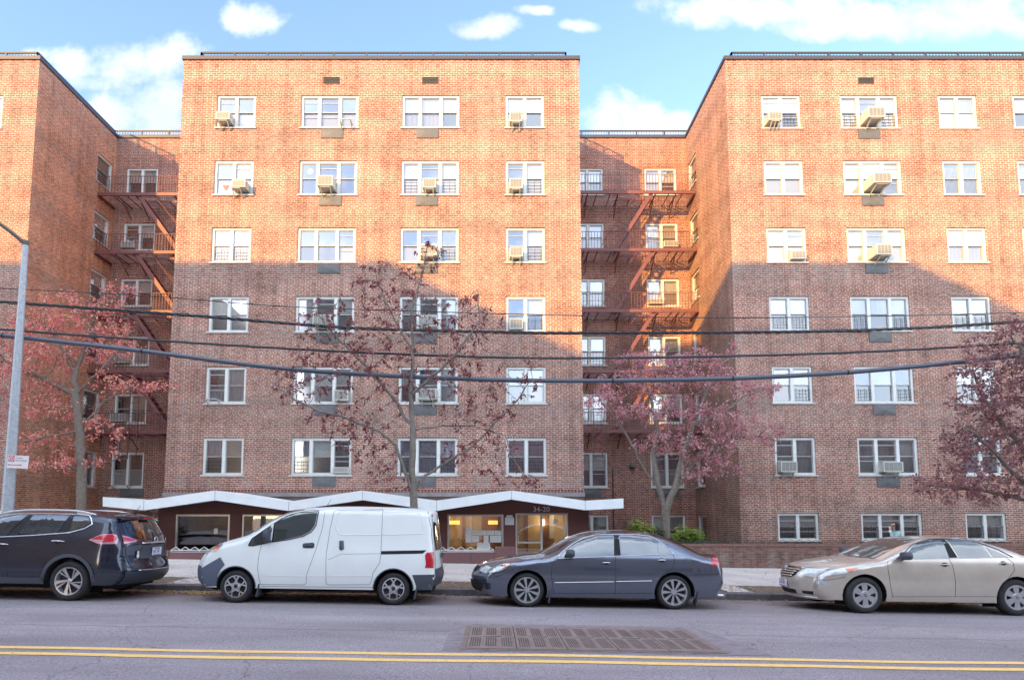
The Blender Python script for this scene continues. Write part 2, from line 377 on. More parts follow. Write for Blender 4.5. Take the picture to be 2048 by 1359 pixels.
def wall(name, O, U, u0, u1, z0, z1, ops, mat, label=None, reveal=.13, deep=.55, ztop=None):
    """brick sheet with real openings, brick reveals and a dark room behind each"""
    U = Vector(U); Nn = Vector((U.y, -U.x, 0)); O = Vector(O)     # outward normal
    def P(u, d, z): return O + U * (u) - Nn * d + Vector((0, 0, z))
    us = sorted({u0, u1, *[o[0] for o in ops], *[o[1] for o in ops]})
    us = [u for u in us if u0 <= u <= u1]
    mb = MB()
    for a, b in zip(us, us[1:]):
        m = (a + b) / 2; zs = [z0]
        for o in sorted([o for o in ops if o[0] < m < o[1]], key=lambda o: o[2]): zs += [o[2], o[3]]
        zs.append(z1)
        for za, zb in zip(zs[::2], zs[1::2]):
            if zb - za > .001: mb.quad([P(a, 0, za), P(b, 0, za), P(b, 0, zb), P(a, 0, zb)], [(a, za), (b, za), (b, zb), (a, zb)])
    for (a, b, za, zb) in ops:
        a, b = max(a, u0), min(b, u1)
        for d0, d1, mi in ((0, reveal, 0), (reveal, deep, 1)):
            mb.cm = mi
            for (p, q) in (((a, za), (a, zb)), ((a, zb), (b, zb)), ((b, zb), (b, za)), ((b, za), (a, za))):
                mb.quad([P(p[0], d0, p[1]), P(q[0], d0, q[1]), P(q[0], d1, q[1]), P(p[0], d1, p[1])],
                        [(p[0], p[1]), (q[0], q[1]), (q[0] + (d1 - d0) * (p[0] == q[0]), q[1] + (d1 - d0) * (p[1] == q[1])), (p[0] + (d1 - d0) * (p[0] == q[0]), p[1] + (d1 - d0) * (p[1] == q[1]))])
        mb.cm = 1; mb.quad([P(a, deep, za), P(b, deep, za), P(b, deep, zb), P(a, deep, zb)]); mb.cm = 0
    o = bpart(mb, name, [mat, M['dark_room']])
    if label: o['label'] = label
    return P
def window(P, u0, u1, z0, z1, lights, spec='', rng=None, guard='', curtain=None, sill=True):
    """lights: list of relative widths. spec: per light two letters upper/lower
       s plain glass, b blind, w warm blind, c curtain, r red curtain, v vertical blind, x rails"""
    rng = rng or random
    fr = MB(); def_d = .075
    def bx(mb, a, b, za, zb, d0, d1):
        Q = [P(a, d0, za), P(b, d0, za), P(b, d1, za), P(a, d1, za), P(a, d0, zb), P(b, d0, zb), P(b, d1, zb), P(a, d1, zb)]
        for f in ((0, 1, 5, 4), (1, 2, 6, 5), (2, 3, 7, 6), (3, 0, 4, 7), (4, 5, 6, 7), (3, 2, 1, 0)): mb.quad([Q[i] for i in f])
    J = .085; MU = .115
    bx(fr, u0 + .002, u0 + J, z0 + .002, z1 - .002, .05, .20); bx(fr, u1 - J, u1 - .002, z0 + .002, z1 - .002, .05, .20)
    bx(fr, u0 + J, u1 - J, z1 - .09, z1 - .002, .05, .20); bx(fr, u0 + J, u1 - J, z0 + .002, z0 + .07, .05, .20)
    n = len(lights); tot = (u1 - u0 - 2 * J) - MU * (n - 1); s = sum(lights); x = u0 + J; cells = []
    for i, l in enumerate(lights):
        w = tot * l / s; cells.append((x, x + w)); x += w
        if i < n - 1: bx(fr, x, x + MU, z0 + .07, z1 - .09, .045, .20); x += MU
    zm = (z0 + z1) / 2; zb, zt = z0 + .07, z1 - .09
    wo = bpart(fr, 'window', M['frame'])
    sa = MB(); gl = MB(); gs = MB(); bl = MB(); cu = MB(); bi = []
    for i, (a, b) in enumerate(cells):
        up, lo = (spec[2 * i:2 * i + 2] + 'ss')[:2]
        T = .03
        for (c0, c1, d) in ((zm - .02, zt, .09), (zb, zm + .02, .12)):
            bx(sa, a, a + T, c0, c1, d, d + .03); bx(sa, b - T, b, c0, c1, d, d + .03)
            bx(sa, a + T, b - T, c1 - T, c1, d, d + .03); bx(sa, a + T, b - T, c0, c0 + T, d, d + .03)
        if 'x' in (up, lo):
            bx(sa, a + T, b - T, zt - .22, zt - .19, .088, .11)
            bx(sa, a + T, b - T, zm - .2, zm - .17, .118, .14)
        gl.quad([P(a + T, .105, zm), P(b - T, .105, zm), P(b - T, .105, zt - T), P(a + T, .105, zt - T)])
        gs.quad([P(a + T, .135, zb + T), P(b - T, .135, zb + T), P(b - T, .135, zm), P(a + T, .135, zm)])
        for t, c0, c1 in ((up, zm, zt), (lo, zb, zm)):
            if t in 'bw':
                cut = c0 if t == up else c0
                m = cu if t == 'w' else bl
                k = 7
                for j in range(k):
                    q0 = c0 + (c1 - c0) * j / k; q1 = c0 + (c1 - c0) * (j + 1) / k
                    m.quad([P(a, .165 + .012, q0), P(b, .165 + .012, q0), P(b, .165, q1), P(a, .165, q1)])
            elif t in 'crv':
                m = cu if t != 'v' else bl
                k = max(8, int((b - a) / .045)); ph = rng.random() * 6
                amp = .02 if t != 'v' else .014
                for j in range(k):
                    p0 = a + (b - a) * j / k; p1 = a + (b - a) * (j + 1) / k
                    if t == 'v':
                        p1 = p0 + (p1 - p0) * .8
                        m.quad([P(p0, .22, c0), P(p1, .24, c0), P(p1, .24, c1), P(p0, .22, c1)])
                    else:
                        f0 = amp * math.sin(j * 1.9 + ph); f1 = amp * math.sin((j + 1) * 1.9 + ph)
                        m.quad([P(p0, .19 + f0, c0), P(p1, .19 + f1, c0), P(p1, .19 + f1, c1), P(p0, .19 + f0, c1)])
    bpart(sa, 'sash', M['sash'], wo); 
    gl2 = gl; off = len(gl2.v)
    for f in gs.f: gl2.f.append(tuple(i + off for i in f)); gl2.m.append(1)
    gl2.v += gs.v; gl2.uv += gs.uv
    bpart(gl2, 'pane', [M['glass'], M['glass_screen']], wo)
    if bl.f: bpart(bl, 'blind', M['blind'], wo)
    if cu.f: bpart(cu, 'curtain', {None: M['curtain'], 'red': M['curtain_red'], 'warm': M['blind_warm']}[curtain], wo)
    if sill:
        si = MB(); bx(si, u0 - .05, u1 + .05, z0 - .055, z0 - .001, -.045, .10); bpart(si, 'sill', M['sill'], wo)
    if guard:
        for g in guard:
            gd = MB(); a, b = cells[int(g)]
            for j in range(4): bx(gd, a + .02, b - .02, z0 + .10 + j * .13, z0 + .112 + j * .13, .025, .037)
            for q in (a + .06, b - .07, (a + b) / 2): bx(gd, q, q + .012, z0 + .07, z0 + .56, .012, .024)
            bpart(gd, 'window_guard', M['guard'], wo)
    return wo, cells
def ops_of(cols, rows): return [(a, b, z0, z1) for a, b in cols for z0, z1 in rows]
# ---- centre wing front
oC = ops_of(CC, RC)
ZB = W(760, 984, YF).z
PC = wall('wall', (0, YF, 0), (1, 0, 0), XC0, XC1, ZB, ZC, oC, M['brick_front'], 'front brick wall of the middle wing')
L2, L3 = [1, 1], [.95, 1.15, .95]
specC = [ # rows top to bottom, 4 windows each: (spec, guard, curtain)
 [('xbsb', '', None), ('xbxbsb', '', None), ('cccccs', '', None), ('cbbs', '', None)],
 [('scbx', '', None), ('ssxbss', '', None), ('bbxbbb', '02', None), ('xbbb', '1', None)],
 [('bbbb', '01', None), ('ssssxb', '', None), ('sbxbsb', '2', None), ('xbbb', '1', None)],
 [('bsbs', '', None), ('bsxbbs', '', None), ('bcxbbc', '02', 'red'), ('ssbs', '1', None)],
 [('xccc', '', None), ('bbbbbs', '', None), ('bsxsbs', '', None), ('sbbb', '', None)],
 [('csbs', '0', None), ('csbsxs', '0', None), ('cccccc', '02', None), ('rrrr', '01', 'red')]]
winC = {}
for r in range(6):
    for c in range(4):
        sp, g, cu = specC[r][c]
        winC[r, c] = window(PC, *CC[c], *RC[r], L2 if c in (0, 3) else L3, sp, guard=g, curtain=cu)
# ---- right wing front
XE = 60.0
oR = ops_of(CR, RR)
PR = wall('wall', (0, YF, 0), (1, 0, 0), XR, XE, 0, ZC, oR, M['brick_front'], 'front brick wall of the wing at the right')
specR = [
 [('xbbx', '1', None), ('bbxbbb', '02', None), ('vvvv', '', None), ('bs', '', None)],
 [('bwbw', '', 'warm'), ('bbxbbx', '', None), ('vvvv', '', None), ('vs', '', None)],
 [('bbxb', '', None), ('bbxbbb', '', None), ('ccsc', '', None), ('bs', '', None)],
 [('bsbs', '01', None), ('bscsbs', '02', None), ('bbbb', '01', None), ('bsbs', '', None)],
 [('srss', '1', 'red'), ('swcwss', '02', 'warm'), ('bsbs', '', None), ('ss', '', None)],
 [('xvvv', '', None), ('xvxvvv', '', None), ('bcbc', '', None), ('ss', '', None)],
 [('bxbx', '01', None), ('bxbxbx', '02', None), ('bsbs', '01', None), ('bs', '', None)]]
winR = {}
for r in range(7):
    for c in range(4):
        sp, g, cu = specR[r][c]
        winR[r, c] = window(PR, *CR[c], *RR[r], L2 if c in (0, 2) else L3, sp, guard=g, curtain=cu)
# ---- left wing front
oL = [(-21.75, -19.50, z0, z1) for z0, z1 in RR[:6]]
PLf = wall('wall', (0, YF, 0), (1, 0, 0), -60, XL, 0, ZC, oL, M['brick_front'], 'front brick wall of the wing at the left')
for r in range(3): window(PLf, *oL[r], L3, 'bbbbbs')
# ---- recess back walls
BL = (-17.62, -16.12); BR1, BR2 = (3.68, 5.20), (7.17, 8.70)
SIDE = (YB - 1.30, YB - .22)
oBL = ops_of([BL], RB[:6]); oBR = ops_of([BR1, BR2], RB)
PBL = wall('wall', (0, YB, 0), (1, 0, 0), XL, XC0, 0, ZC, oBL, M['brick_court'], 'darker brick wall at the back of the left recess')
PBR = wall('wall', (0, YB, 0), (1, 0, 0), XC1, XR, 0, ZC, oBR, M['brick_court'], 'brick wall at the back of the right recess')
sBL = ['bsbs', 'xbbs', 'csbs', 'xbsb', 'ssww', 'xbsb']
for r in range(6): window(PBL, *BL, *RB[r], L2, sBL[r], curtain='warm' if r == 4 else None)
sBR1 = ['bbbb', 'bbbb', 'bbbb', 'bsbs', 'bsbs', 'bsbx', 'bsbs']
sBR2 = ['bbbx', 'bxww', 'bbbw', 'bbvv', 'bsbs', 'xbxb', 'bsbs']
for r in range(7):
    window(PBR, *BR1, *RB[r], L2, sBR1[r]); window(PBR, *BR2, *RB[r], L2, sBR2[r], curtain='warm')
# ---- side walls.  left wing east wall faces +X : U runs along +Y
oSL = [(SIDE[0], SIDE[1], z0, z1) for z0, z1 in RB[:6]]
PSL = wall('wall', (XL, 0, 0), (0, 1, 0), YF, YB, 0, ZC, oSL, M['brick_side_glow'], 'receding side wall of the left wing')
for r in range(6): window(PSL, *SIDE, *RB[r], [1], ['ww', 'xb', 'wb', 'ss', 'ss', 'bb'][r], guard='0' if r < 3 else '', curtain='warm')
# right wing west wall faces -X : U runs along -Y
oSR = [(-SIDE[1], -SIDE[0], z0, z1) for z0, z1 in RB]
PSR = wall('wall', (XR, 0, 0), (0, -1, 0), -YB, -YF, 0, ZC, oSR, M['brick_front'], 'receding side wall of the right wing')
for r in range(7): window(PSR, *oSR[r], [1], 'bs' if r != 6 else 'ss', guard='0' if r in (0, 1, 2, 6) else '')
mb = MB()   # centre wing flanks
for X in (XC0, XC1): mb.quad([(X, YF, 0), (X, YB, 0), (X, YB, ZC), (X, YF, ZC)], [(YF, 0), (YB, 0), (YB, ZC), (YF, ZC)])
bpart(mb, 'wall', M['brick_front'])
# rest of the block
YE = 42.0
mb = MB(); mb.quad([(-60, YE, 0), (60, YE, 0), (60, YE, ZC), (-60, YE, ZC)])
for X in (-60, 60): mb.quad([(X, YF, 0), (X, YE, 0), (X, YE, ZC), (X, YF, ZC)], [(YF, 0), (YE, 0), (YE, ZC), (YF, ZC)])
bpart(mb, 'wall', M['brick_court'])
mb = MB()
for x0, x1, y0 in ((-60, XL, YF), (XL, XC0, YB), (XC0, XC1, YF), (XC1, XR, YB), (XR, 60, YF)):
    mb.quad([(x0 + .05, y0 + .3, ZC - .02), (x1 - .05, y0 + .3, ZC - .02), (x1 - .05, YE - .2, ZC - .02), (x0 + .05, YE - .2, ZC - .02)])
bpart(mb, 'roof', M['roof'])
# coping along the outline
OUT = [(-60, YF), (XL, YF), (XL, YB), (XC0, YB), (XC0, YF), (XC1, YF), (XC1, YB), (XR, YB), (XR, YF), (60, YF)]
def offset(path, d):
    res = []
    for i, p in enumerate(path):
        p = Vector((*p, 0)); ns = []
        for a, b in ((i - 1, i), (i, i + 1)):
            if a < 0 or b >= len(path): continue
            t = (Vector((*path[b], 0)) - Vector((*path[a], 0))).normalized(); ns.append(Vector((-t.y, t.x, 0)))
        if len(ns) == 1: q = p + ns[0] * d
        else: q = p + (ns[0] + ns[1]) * d if abs(ns[0].dot(ns[1])) < .5 else p + ns[0] * d
        res.append(q)
    return res
oo, ii = offset(OUT, -.05), offset(OUT, .35)
mb = MB()
for a, b, c, d in zip(oo, oo[1:], ii[1:], ii):
    z0, z1 = ZC + .002, ZC + .15; zv = Vector((0, 0, 1))
    mb.quad([a + zv * z1, b + zv * z1, c + zv * z1, d + zv * z1]); mb.quad([a + zv * z0, b + zv * z0, b + zv * z1, a + zv * z1])
    mb.quad([d + zv * z0, c + zv * z0, c + zv * z1, d + zv * z1]); mb.quad([a + zv * z0, b + zv * z0, c + zv * z0, d + zv * z0])
bpart(mb, 'coping', M['coping'])
rr = offset(OUT, .46); mb = MB(); zr0, zr1 = ZC + .15, ZC + .68
for a, b in zip(rr, rr[1:]):
    if (b - a).length > 30:            # only as far as the photograph could see
        if a.x < -50: a = Vector((-34, a.y, 0))
        if b.x > 50: b = Vector((40, b.y, 0))
    L_ = (b - a).length; t = (b - a) / L_
    up = Vector((0, 0, 1))
    mb.beam(a + up * (zr1), b + up * (zr1), .05, .06); mb.beam(a + up * (zr0 + .07), b + up * (zr0 + .07), .03, .04)
    k = max(1, round(L_ / 1.3))
    for i in range(k + 1):
        p = a + t * L_ * i / k; mb.box((p.x - .03, p.y - .03, zr0), (p.x + .03, p.y + .03, zr1))
    k = int(L_ / .13)
    for i in range(1, k):
        p = a + t * L_ * i / k; mb.beam(p + up * (zr0 + .07), p + up * zr1, .018, .018, up=t)
bpart(mb, 'roof_railing', M['rail_dark'])
# vents, sleeve covers
for px0, px1, py0, py1 in ((647, 680, 155, 168), (844, 877, 155, 168), (1716, 1747, 156, 168)):
    a = W(px0, py1, YF); b = W(px1, py0, YF); mb = MB()
    mb.box((a.x, YF - .012, a.z), (b.x, YF - .002, b.z)); mb.cm = 1
    for i in range(4):
        z = a.z + (b.z - a.z) * (i + .5) / 4; mb.obox(((a.x + b.x) / 2, YF - .03, z), (1, 0, 0), (0, 1, -.7), (0, .7, 1), (b.x - a.x) / 2 - .01, .022, .004)
    bpart(mb, 'vent', [M['dark_room'], M['grey_panel']])
def sleeve(xc, z1, Y=YF, w=.86, h=.38):
    mb = MB(); mb.box((xc - w / 2, Y - .03, z1 - h), (xc + w / 2, Y - .002, z1))
    mb2 = mb; c = Vector((xc, Y - .06, z1 - h * .55))
    P4 = [Vector((xc - w / 2 + .02, Y - .032, z1 - h + .02)), Vector((xc + w / 2 - .02, Y - .032, z1 - h + .02)), Vector((xc + w / 2 - .02, Y - .032, z1 - .02)), Vector((xc - w / 2 + .02, Y - .032, z1 - .02))]
    for i in range(4): mb.quad([P4[i], P4[(i + 1) % 4], c])
    bpart(mb, 'sleeve_cover', M['grey_panel'])
for r in range(6):
    sleeve(sum(CC[1]) / 2 + .12, RC[r][0] - .07); sleeve(sum(CC[2]) / 2 - .12, RC[r][0] - .07)
    sleeve(sum(CR[1]) / 2 - .05, RR[r][0] - .07); 
sleeve(4.3, RB[5][0] - .07, YB, 1.1); sleeve(7.9, RB[5][0] - .07, YB, 1.1); sleeve(-16.6, RB[5][0] - .07, YB, 1.1)
# stone band and tan panels over the lobby
zb1, zb0 = W(760, 979, YF).z, W(760, 989, YF - .1).z
mb = MB(); mb.box((XC0 - .02, YF - .10, ZB - .16), (XC1 + .02, YF + .2, ZB - .003)); bpart(mb, 'stone_band', M['stone_band'])
mb = MB(); xs = [XC0, -9.2, -6.3, -5.9, -2.0, .4, XC1]
for a, b in zip(xs, xs[1:]): mb.box((a + .006, YF - .02 - random.random() * .02, ZB - .80), (b - .006, YF + .1, ZB - .162))
bpart(mb, 'panel_band', M['tan_panel'])
# soldier course above the band
mb = MB(); x = XC0 + .03
while x < XC1 - .07: mb.box((x, YF - .006, ZB + .02), (x + .065, YF + .01, ZB + .11)); x += .125
bpart(mb, 'header_course', plain('dark_brick', (.15, .05, .045), .85))
# drain pipe in each recess and a wall lamp
mb = MB(); mb.tube([(-12.75, YB - .06, .5), (-12.75, YB - .06, 4.2)], .035); mb.box((-12.95, YB - .25, 4.0), (-12.7, YB - .02, 4.1)); bpart(mb, 'downpipe', M['grey_panel'])
mb = MB(); mb.tube([(5.42, YB - .05, .5), (5.42, YB - .05, 3.9)], .025); bpart(mb, 'downpipe', M['rail_dark'])
for x0, y0 in ((6.2, YB), ): 
    mb = MB(); mb.box((x0, YB - .22, 3.95), (x0 + .25, YB - .02, 4.08)); bpart(mb, 'wall_lamp', M['grey_panel'])
# ------------------------------------------------------------------ canopy, lobby front
YCN = 19.9; YM = 21.3
pts = [(205.4, 992.9, 1011.8), (286.8, 1000.3, 1019.8), (429.5, 980, 999.6), (577, 1002.5, 1021), (724.7, 980, 999.3), (873.2, 1000.3, 1020.8), (1023, 980, 998), (1170.6, 1000.6, 1019.5), (1247, 996, 1015.7)]
top = [W(x, a, YCN) for x, a, b in pts]; bot = [W(x, b, YCN) for x, a, b in pts]
YK = YF - .13
mb = MB()
for i in range(len(pts) - 1):
    a, b, c, d = bot[i], bot[i + 1], top[i + 1], top[i]
    mb.cm = 0; mb.quad([a, b, c, d])
    bk = [Vector((p.x, YK, p.z)) for p in (a, b, c, d)]
    inb = [Vector((p.x, YCN + .12, p.z)) for p in (a, b, c, d)]
    mb.quad([c, d, bk[3], bk[2]]); mb.quad([a, b, inb[1], inb[0]])
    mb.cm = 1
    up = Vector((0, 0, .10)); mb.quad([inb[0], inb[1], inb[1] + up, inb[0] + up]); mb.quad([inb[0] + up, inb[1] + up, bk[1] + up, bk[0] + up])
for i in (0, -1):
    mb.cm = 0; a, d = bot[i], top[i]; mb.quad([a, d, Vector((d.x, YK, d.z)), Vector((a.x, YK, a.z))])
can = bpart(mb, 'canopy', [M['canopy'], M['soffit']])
mb = MB()
for i in range(1, len(pts) - 1):
    a, d = bot[i], top[i]; mb.box((a.x - .008, YCN - .006, a.z + .004), (a.x + .008, YCN - .001, d.z - .004))
bpart(mb, 'seam', M['soffit'], can)
# maroon wall following the folds, with openings
def soff(x):
    for a, b in zip(bot, bot[1:]):
        if a.x <= x <= b.x: return a.z + (b.z - a.z) * (x - a.x) / (b.x - a.x) + .12
    return bot[0].z
XM0, XM1 = W(316, 1040, YM).x, W(1178, 1050, YM).x
ZM0 = .0
LW = [(W(352, 1030, YM).x, W(460, 1030, YM).x), (W(485, 1030, YM).x, W(600, 1030, YM).x), (W(640, 1030, YM).x, W(760, 1030, YM).x), (W(895, 1030, YM).x, W(1007, 1030, YM).x)]
LZ = (W(900, 1104, YM).z, W(900, 1028, YM).z)
DX = (W(1031, 1030, YM).x, W(1136, 1030, YM).x); DZ = (.22, W(1080, 1025.5, YM).z)
ops = [(a, b, *LZ) for a, b in LW] + [(DX[0], DX[1], *DZ)]
xs = sorted({XM0, XM1, *[o[0] for o in ops], *[o[1] for o in ops], *[p.x for p in bot[1:-1] if XM0 < p.x < XM1]})
mb = MB()
for a, b in zip(xs, xs[1:]):
    m = (a + b) / 2; o = [o for o in ops if o[0] < m < o[1]]
    lo = ZM0
    if o:
        mb.quad([(a, YM, lo), (b, YM, lo), (b, YM, o[0][2]), (a, YM, o[0][2])]); lo = o[0][3]
    mb.quad([(a, YM, lo), (b, YM, lo), (b, YM, soff(b)), (a, YM, soff(a))])
for X in (XM0, XM1): mb.quad([(X, YM, ZM0), (X, YK, ZM0), (X, YK, soff(X)), (X, YM, soff(X))])
for (a, b, z0, z1) in ops:
    for p, q in (((a, z0), (a, z1)), ((a, z1), (b, z1)), ((b, z1), (b, z0)), ((b, z0), (a, z0))):
        mb.quad([(p[0], YM, p[1]), (q[0], YM, q[1]), (q[0], YM + .1, q[1]), (p[0], YM + .1, p[1])])
bpart(mb, 'lobby_wall', M['maroon'], None)
def frame_rect(mb, x0, x1, z0, z1, t, y0, y1):
    mb.box((x0, y0, z0), (x0 + t, y1, z1)); mb.box((x1 - t, y0, z0), (x1, y1, z1)); mb.box((x0 + t, y0, z1 - t), (x1 - t, y1, z1)); mb.box((x0 + t, y0, z0), (x1 - t, y1, z0 + t))
for i, (a, b) in enumerate(LW):
    mb = MB(); frame_rect(mb, a + .002, b - .002, LZ[0] + .002, LZ[1] - .002, .06, YM + .0, YM + .09)
    o = bpart(mb, 'lobby_window', M['alu'])
    g = MB(); g.quad([(a + .06, YM + .05, LZ[0] + .06), (b - .06, YM + .05, LZ[0] + .06), (b - .06, YM + .05, LZ[1] - .06), (a + .06, YM + .05, LZ[1] - .06)]); bpart(g, 'pane', M['shop_glass'], o)
a, b = DX; z0, z1 = DZ; xm = W(1083, 1050, YM).x; zr = W(1050, 1084, YM).z
mb = MB(); frame_rect(mb, a + .002, b - .002, z0 + .002, z1 - .002, .06, YM, YM + .09); mb.box((xm - .04, YM, z0 + .06), (xm + .04, YM + .09, z1 - .06))
mb.box((a + .06, YM + .01, zr - .03), (xm - .04, YM + .08, zr + .03)); mb.box((b - .16, YM + .01, z0 + .06), (b - .12, YM + .08, z1 - .06))
dr = bpart(mb, 'entrance_door', M['alu'], None)
g = MB(); g.quad([(a + .06, YM + .05, z0 + .06), (b - .06, YM + .05, z0 + .06), (b - .06, YM + .05, z1 - .06), (a + .06, YM + .05, z1 - .06)]); bpart(g, 'pane', M['shop_glass'], dr)
g = MB(); g.tube([(a + .10, YM - .01, zr + .02), (a + .10, YM - .06, zr + .04), (a + .10, YM - .06, zr + .22), (a + .10, YM - .01, zr + .24)], .014); bpart(g, 'handle', M['alu'], dr)
# lobby room
ZL = LZ[1] + .25; YR = YF + 3.3
warm = plain('lobby_plaster', (.60, .47, .30), .8); dk = plain('lobby_dark', (.10, .085, .07), .8); wood = plain('lobby_wood', (.30, .15, .07), .5)
x0, x1, xd = XM0 + .2, XM1 - .2, W(880, 1050, YM).x
mb = MB(); z0 = .2
mb.quad([(xd, YR, z0), (x1, YR, z0), (x1, YR, ZL), (xd, YR, ZL)]); mb.quad([(x1, YM + .12, z0), (x1, YR, z0), (x1, YR, ZL), (x1, YM + .12, ZL)]); mb.quad([(xd, YM + .12, z0), (xd, YR, z0), (xd, YR, ZL), (xd, YM + .12, ZL)])
mb.quad([(xd, YM + .12, ZL), (x1, YM + .12, ZL), (x1, YR, ZL), (xd, YR, ZL)]); mb.cm = 1
mb.quad([(xd, YM + .12, z0), (x1, YM + .12, z0), (x1, YR, z0), (xd, YR, z0)])
mb.quad([(x0, YR - 1, z0), (xd - .01, YR - 1, z0), (xd - .01, YR - 1, ZL), (x0, YR - 1, ZL)]); mb.quad([(x0, YM + .12, ZL), (xd - .01, YM + .12, ZL), (xd - .01, YR - 1, ZL), (x0, YR - 1, ZL)]); mb.quad([(x0, YM + .12, z0), (xd - .01, YM + .12, z0), (xd - .01, YR - 1, z0), (x0, YR - 1, z0)]); mb.quad([(x0, YM + .12, z0), (x0, YR, z0), (x0, YR, ZL), (x0, YM + .12, ZL)])
mb.cm = 2
for xx, w in ((-1.35, .12), (-.55, .7), (.25, .1), (1.35, .08), (2.05, .5)): mb.box((xx, YR - .12, z0), (xx + w, YR - .02, ZL - .1))
mb.cm = 3; mb.box((.28, YR - .2, z0), (.75, YR - .14, ZL - .05)); mb.box((2.3, YR - .6, z0 + .6), (2.5, YR - .5, ZL - .2))
bpart(mb, 'lobby_room', [warm, dk, wood, M['blind_warm']])
mb = MB(); lx = W(1086, 1044, YR - .2); mb.box((lx.x - .05, YR - .3, lx.z - .12), (lx.x + .05, YR - .14, lx.z + .12)); bpart(mb, 'wall_sconce', plain('lamp_glow', (1.0, .72, .30), .5, emit=4.5))
mb = MB(); q = W(905, 1044, YR - .5); mb.box((q.x - .3, YR - .5, q.z - .08), (q.x + .3, YR - .4, q.z + .08)); mb.box((q.x + 1.5, YR - .5, q.z - .08), (q.x + 1.9, YR - .4, q.z + .08)); bpart(mb, 'ceiling_light', plain('orange_glow', (1.0, .45, .08), .5, emit=.8))
for nm, (xx, yy) in (('a', (-1.0, YR - 1.2)), ('b', (2.6, YR - 1.2))):
    ld = bpy.data.lights.new('lobby_lamp', 'POINT'); ld.energy = 9; ld.color = (1, .80, .56); ld.shadow_soft_size = .15
    lo_ = bpy.data.objects.new('lobby_lamp', ld); C.objects.link(lo_); lo_.location = (xx, yy, ZL - .35)
# notices taped in the lobby window
def sheet(px0, py0, px1, py1, y=YM + .04, lines=0, name='notice', par=None):
    A, B = W(px0, py1, YM), W(px1, py0, YM); mb = MB(); mb.box((A.x, y - .003, A.z), (B.x, y, B.z)); mb.cm = 1
    for i in range(lines):
        z = B.z - (B.z - A.z) * (.18 + .7 * i / max(1, lines)); mb.box((A.x + .02, y - .005, z - .003), (B.x - .02 - random.random() * .1, y - .0035, z + .003))
    return bpart(mb, name, [M['paper'], plain('grey_ink', (.35, .35, .37), .8) if 'grey_ink' not in bpy.data.materials else bpy.data.materials['grey_ink']], par)
for q in ((931, 1054, 943, 1084), (944, 1060, 973, 1069), (974, 1060, 988, 1069), (989, 1060, 1004, 1069), (944, 1071, 958, 1083), (967, 1070, 977, 1085), (980, 1070, 1003, 1084), (954, 1085, 980, 1099)):
    sheet(*q, lines=3)
sheet(1010, 1034, 1028, 1049, YM - .004, 3, 'wall_notice'); sheet(1013, 1029.5, 1025, 1033.5, YM - .004, 1, 'wall_notice'); sheet(1107, 1037, 1115, 1046, lines=1)
sheet(426.5, 1056, 434.5, 1067, lines=0)
# number over the door
def text_mesh(s, size, mat, loc, rot, parent, name, depth=.006, align='CENTER', sx=1):
    cu = bpy.data.curves.new(name, 'FONT'); cu.body = s; cu.size = size; cu.extrude = depth; cu.align_x = align; cu.align_y = 'CENTER'
    o = bpy.data.objects.new(name, cu); C.objects.link(o)
    dg = bpy.context.evaluated_depsgraph_get(); me = bpy.data.meshes.new_from_object(o.evaluated_get(dg))
    bpy.data.objects.remove(o); me.name = name; me.materials.clear(); me.materials.append(mat)
    o = bpy.data.objects.new(name, me); C.objects.link(o); o.location = loc; o.rotation_euler = rot; o.scale = (sx, 1, 1)
    if parent:
        off = Vector((0, 0, 0)); q = parent
        while q is not None: off += q.location; q = q.parent
        o.parent = parent; o.location = Vector(loc) - off
    return o
p = W(1082.5, 1018, YM)
text_mesh('34-20', .26, M['letter'], (p.x, YM - .02, p.z), (R(90), 0, 0), bld, 'house_number', .015)
# ------------------------------------------------------------------ knee wall, garden walls, fences
YW = 18.95
XKD0, XKD1 = W(1030, 1110, YW).x, W(1190, 1110, YW).x
XK0 = W(338, 1110, YW).x
ztk = W(950, 1103.5, YW).z
kw = empty('knee_wall', (0, YW, 0)); tag(kw, 'low polished red granite wall below the lobby windows, left of the door', 'wall')
def gpart(mb, name, mats, parent, **k): return bpart(mb, name, mats, parent, **k)
mb = MB(); x = XK0
while x < XKD0 - .9:
    w = 1.05; mb.box((x + .004, YW, -.2), (min(x + w, XKD0 - .62) - .004, YW + .22, ztk)); x += w
gpart(mb, 'slab', M['granite'], kw)
mb = MB(); mb.box((XKD0 - .62, YW - .03, -.2), (XKD0, YW + .30, W(1010, 1093, YW).z)); gpart(mb, 'pier', M['granite'], kw)
def zigzag(x0, x1, y, zf, h=.16, step=.30, t=.018):
    mb = MB(); n = max(1, round((x1 - x0) / step)); s = (x1 - x0) / n
    for i in range(n):
        a = x0 + i * s; mb.beam((a, y, zf(a) + .06), (a + s / 2, y, zf(a + s / 2) + h), t, t, up=(0, 1, 0)); mb.beam((a + s / 2, y, zf(a + s / 2) + h), (a + s, y, zf(a + s) + .06), t, t, up=(0, 1, 0))
    mb.beam((x0, y, zf(x0) + .06), (x1, y, zf(x1) + .06), t * 1.2, t * 1.2); mb.beam((x0, y, zf(x0) - .02 + .03), (x1, y, zf(x1) + .01), t, t)
    for i in range(0, n + 1, 3):
        a = x0 + i * s; mb.box((a - t / 2, y - t / 2, zf(a)), (a + t / 2, y + t / 2, zf(a) + .07))
    return mb
f = zigzag(XK0, XKD0 - .65, YW + .1, lambda x: ztk).build('zigzag_fence', M['white_paint']); tag(f, 'white metal zigzag fence on the red granite wall under the lobby windows', 'fence')
gw = empty('garden_wall', (0, YW, 0)); tag(gw, 'low dark brick garden wall along the pavement at the right', 'wall')
def gz(x): return W(1500, 1087, YW).z + 0 * x
mb = MB(); x0 = XKD1 + .1
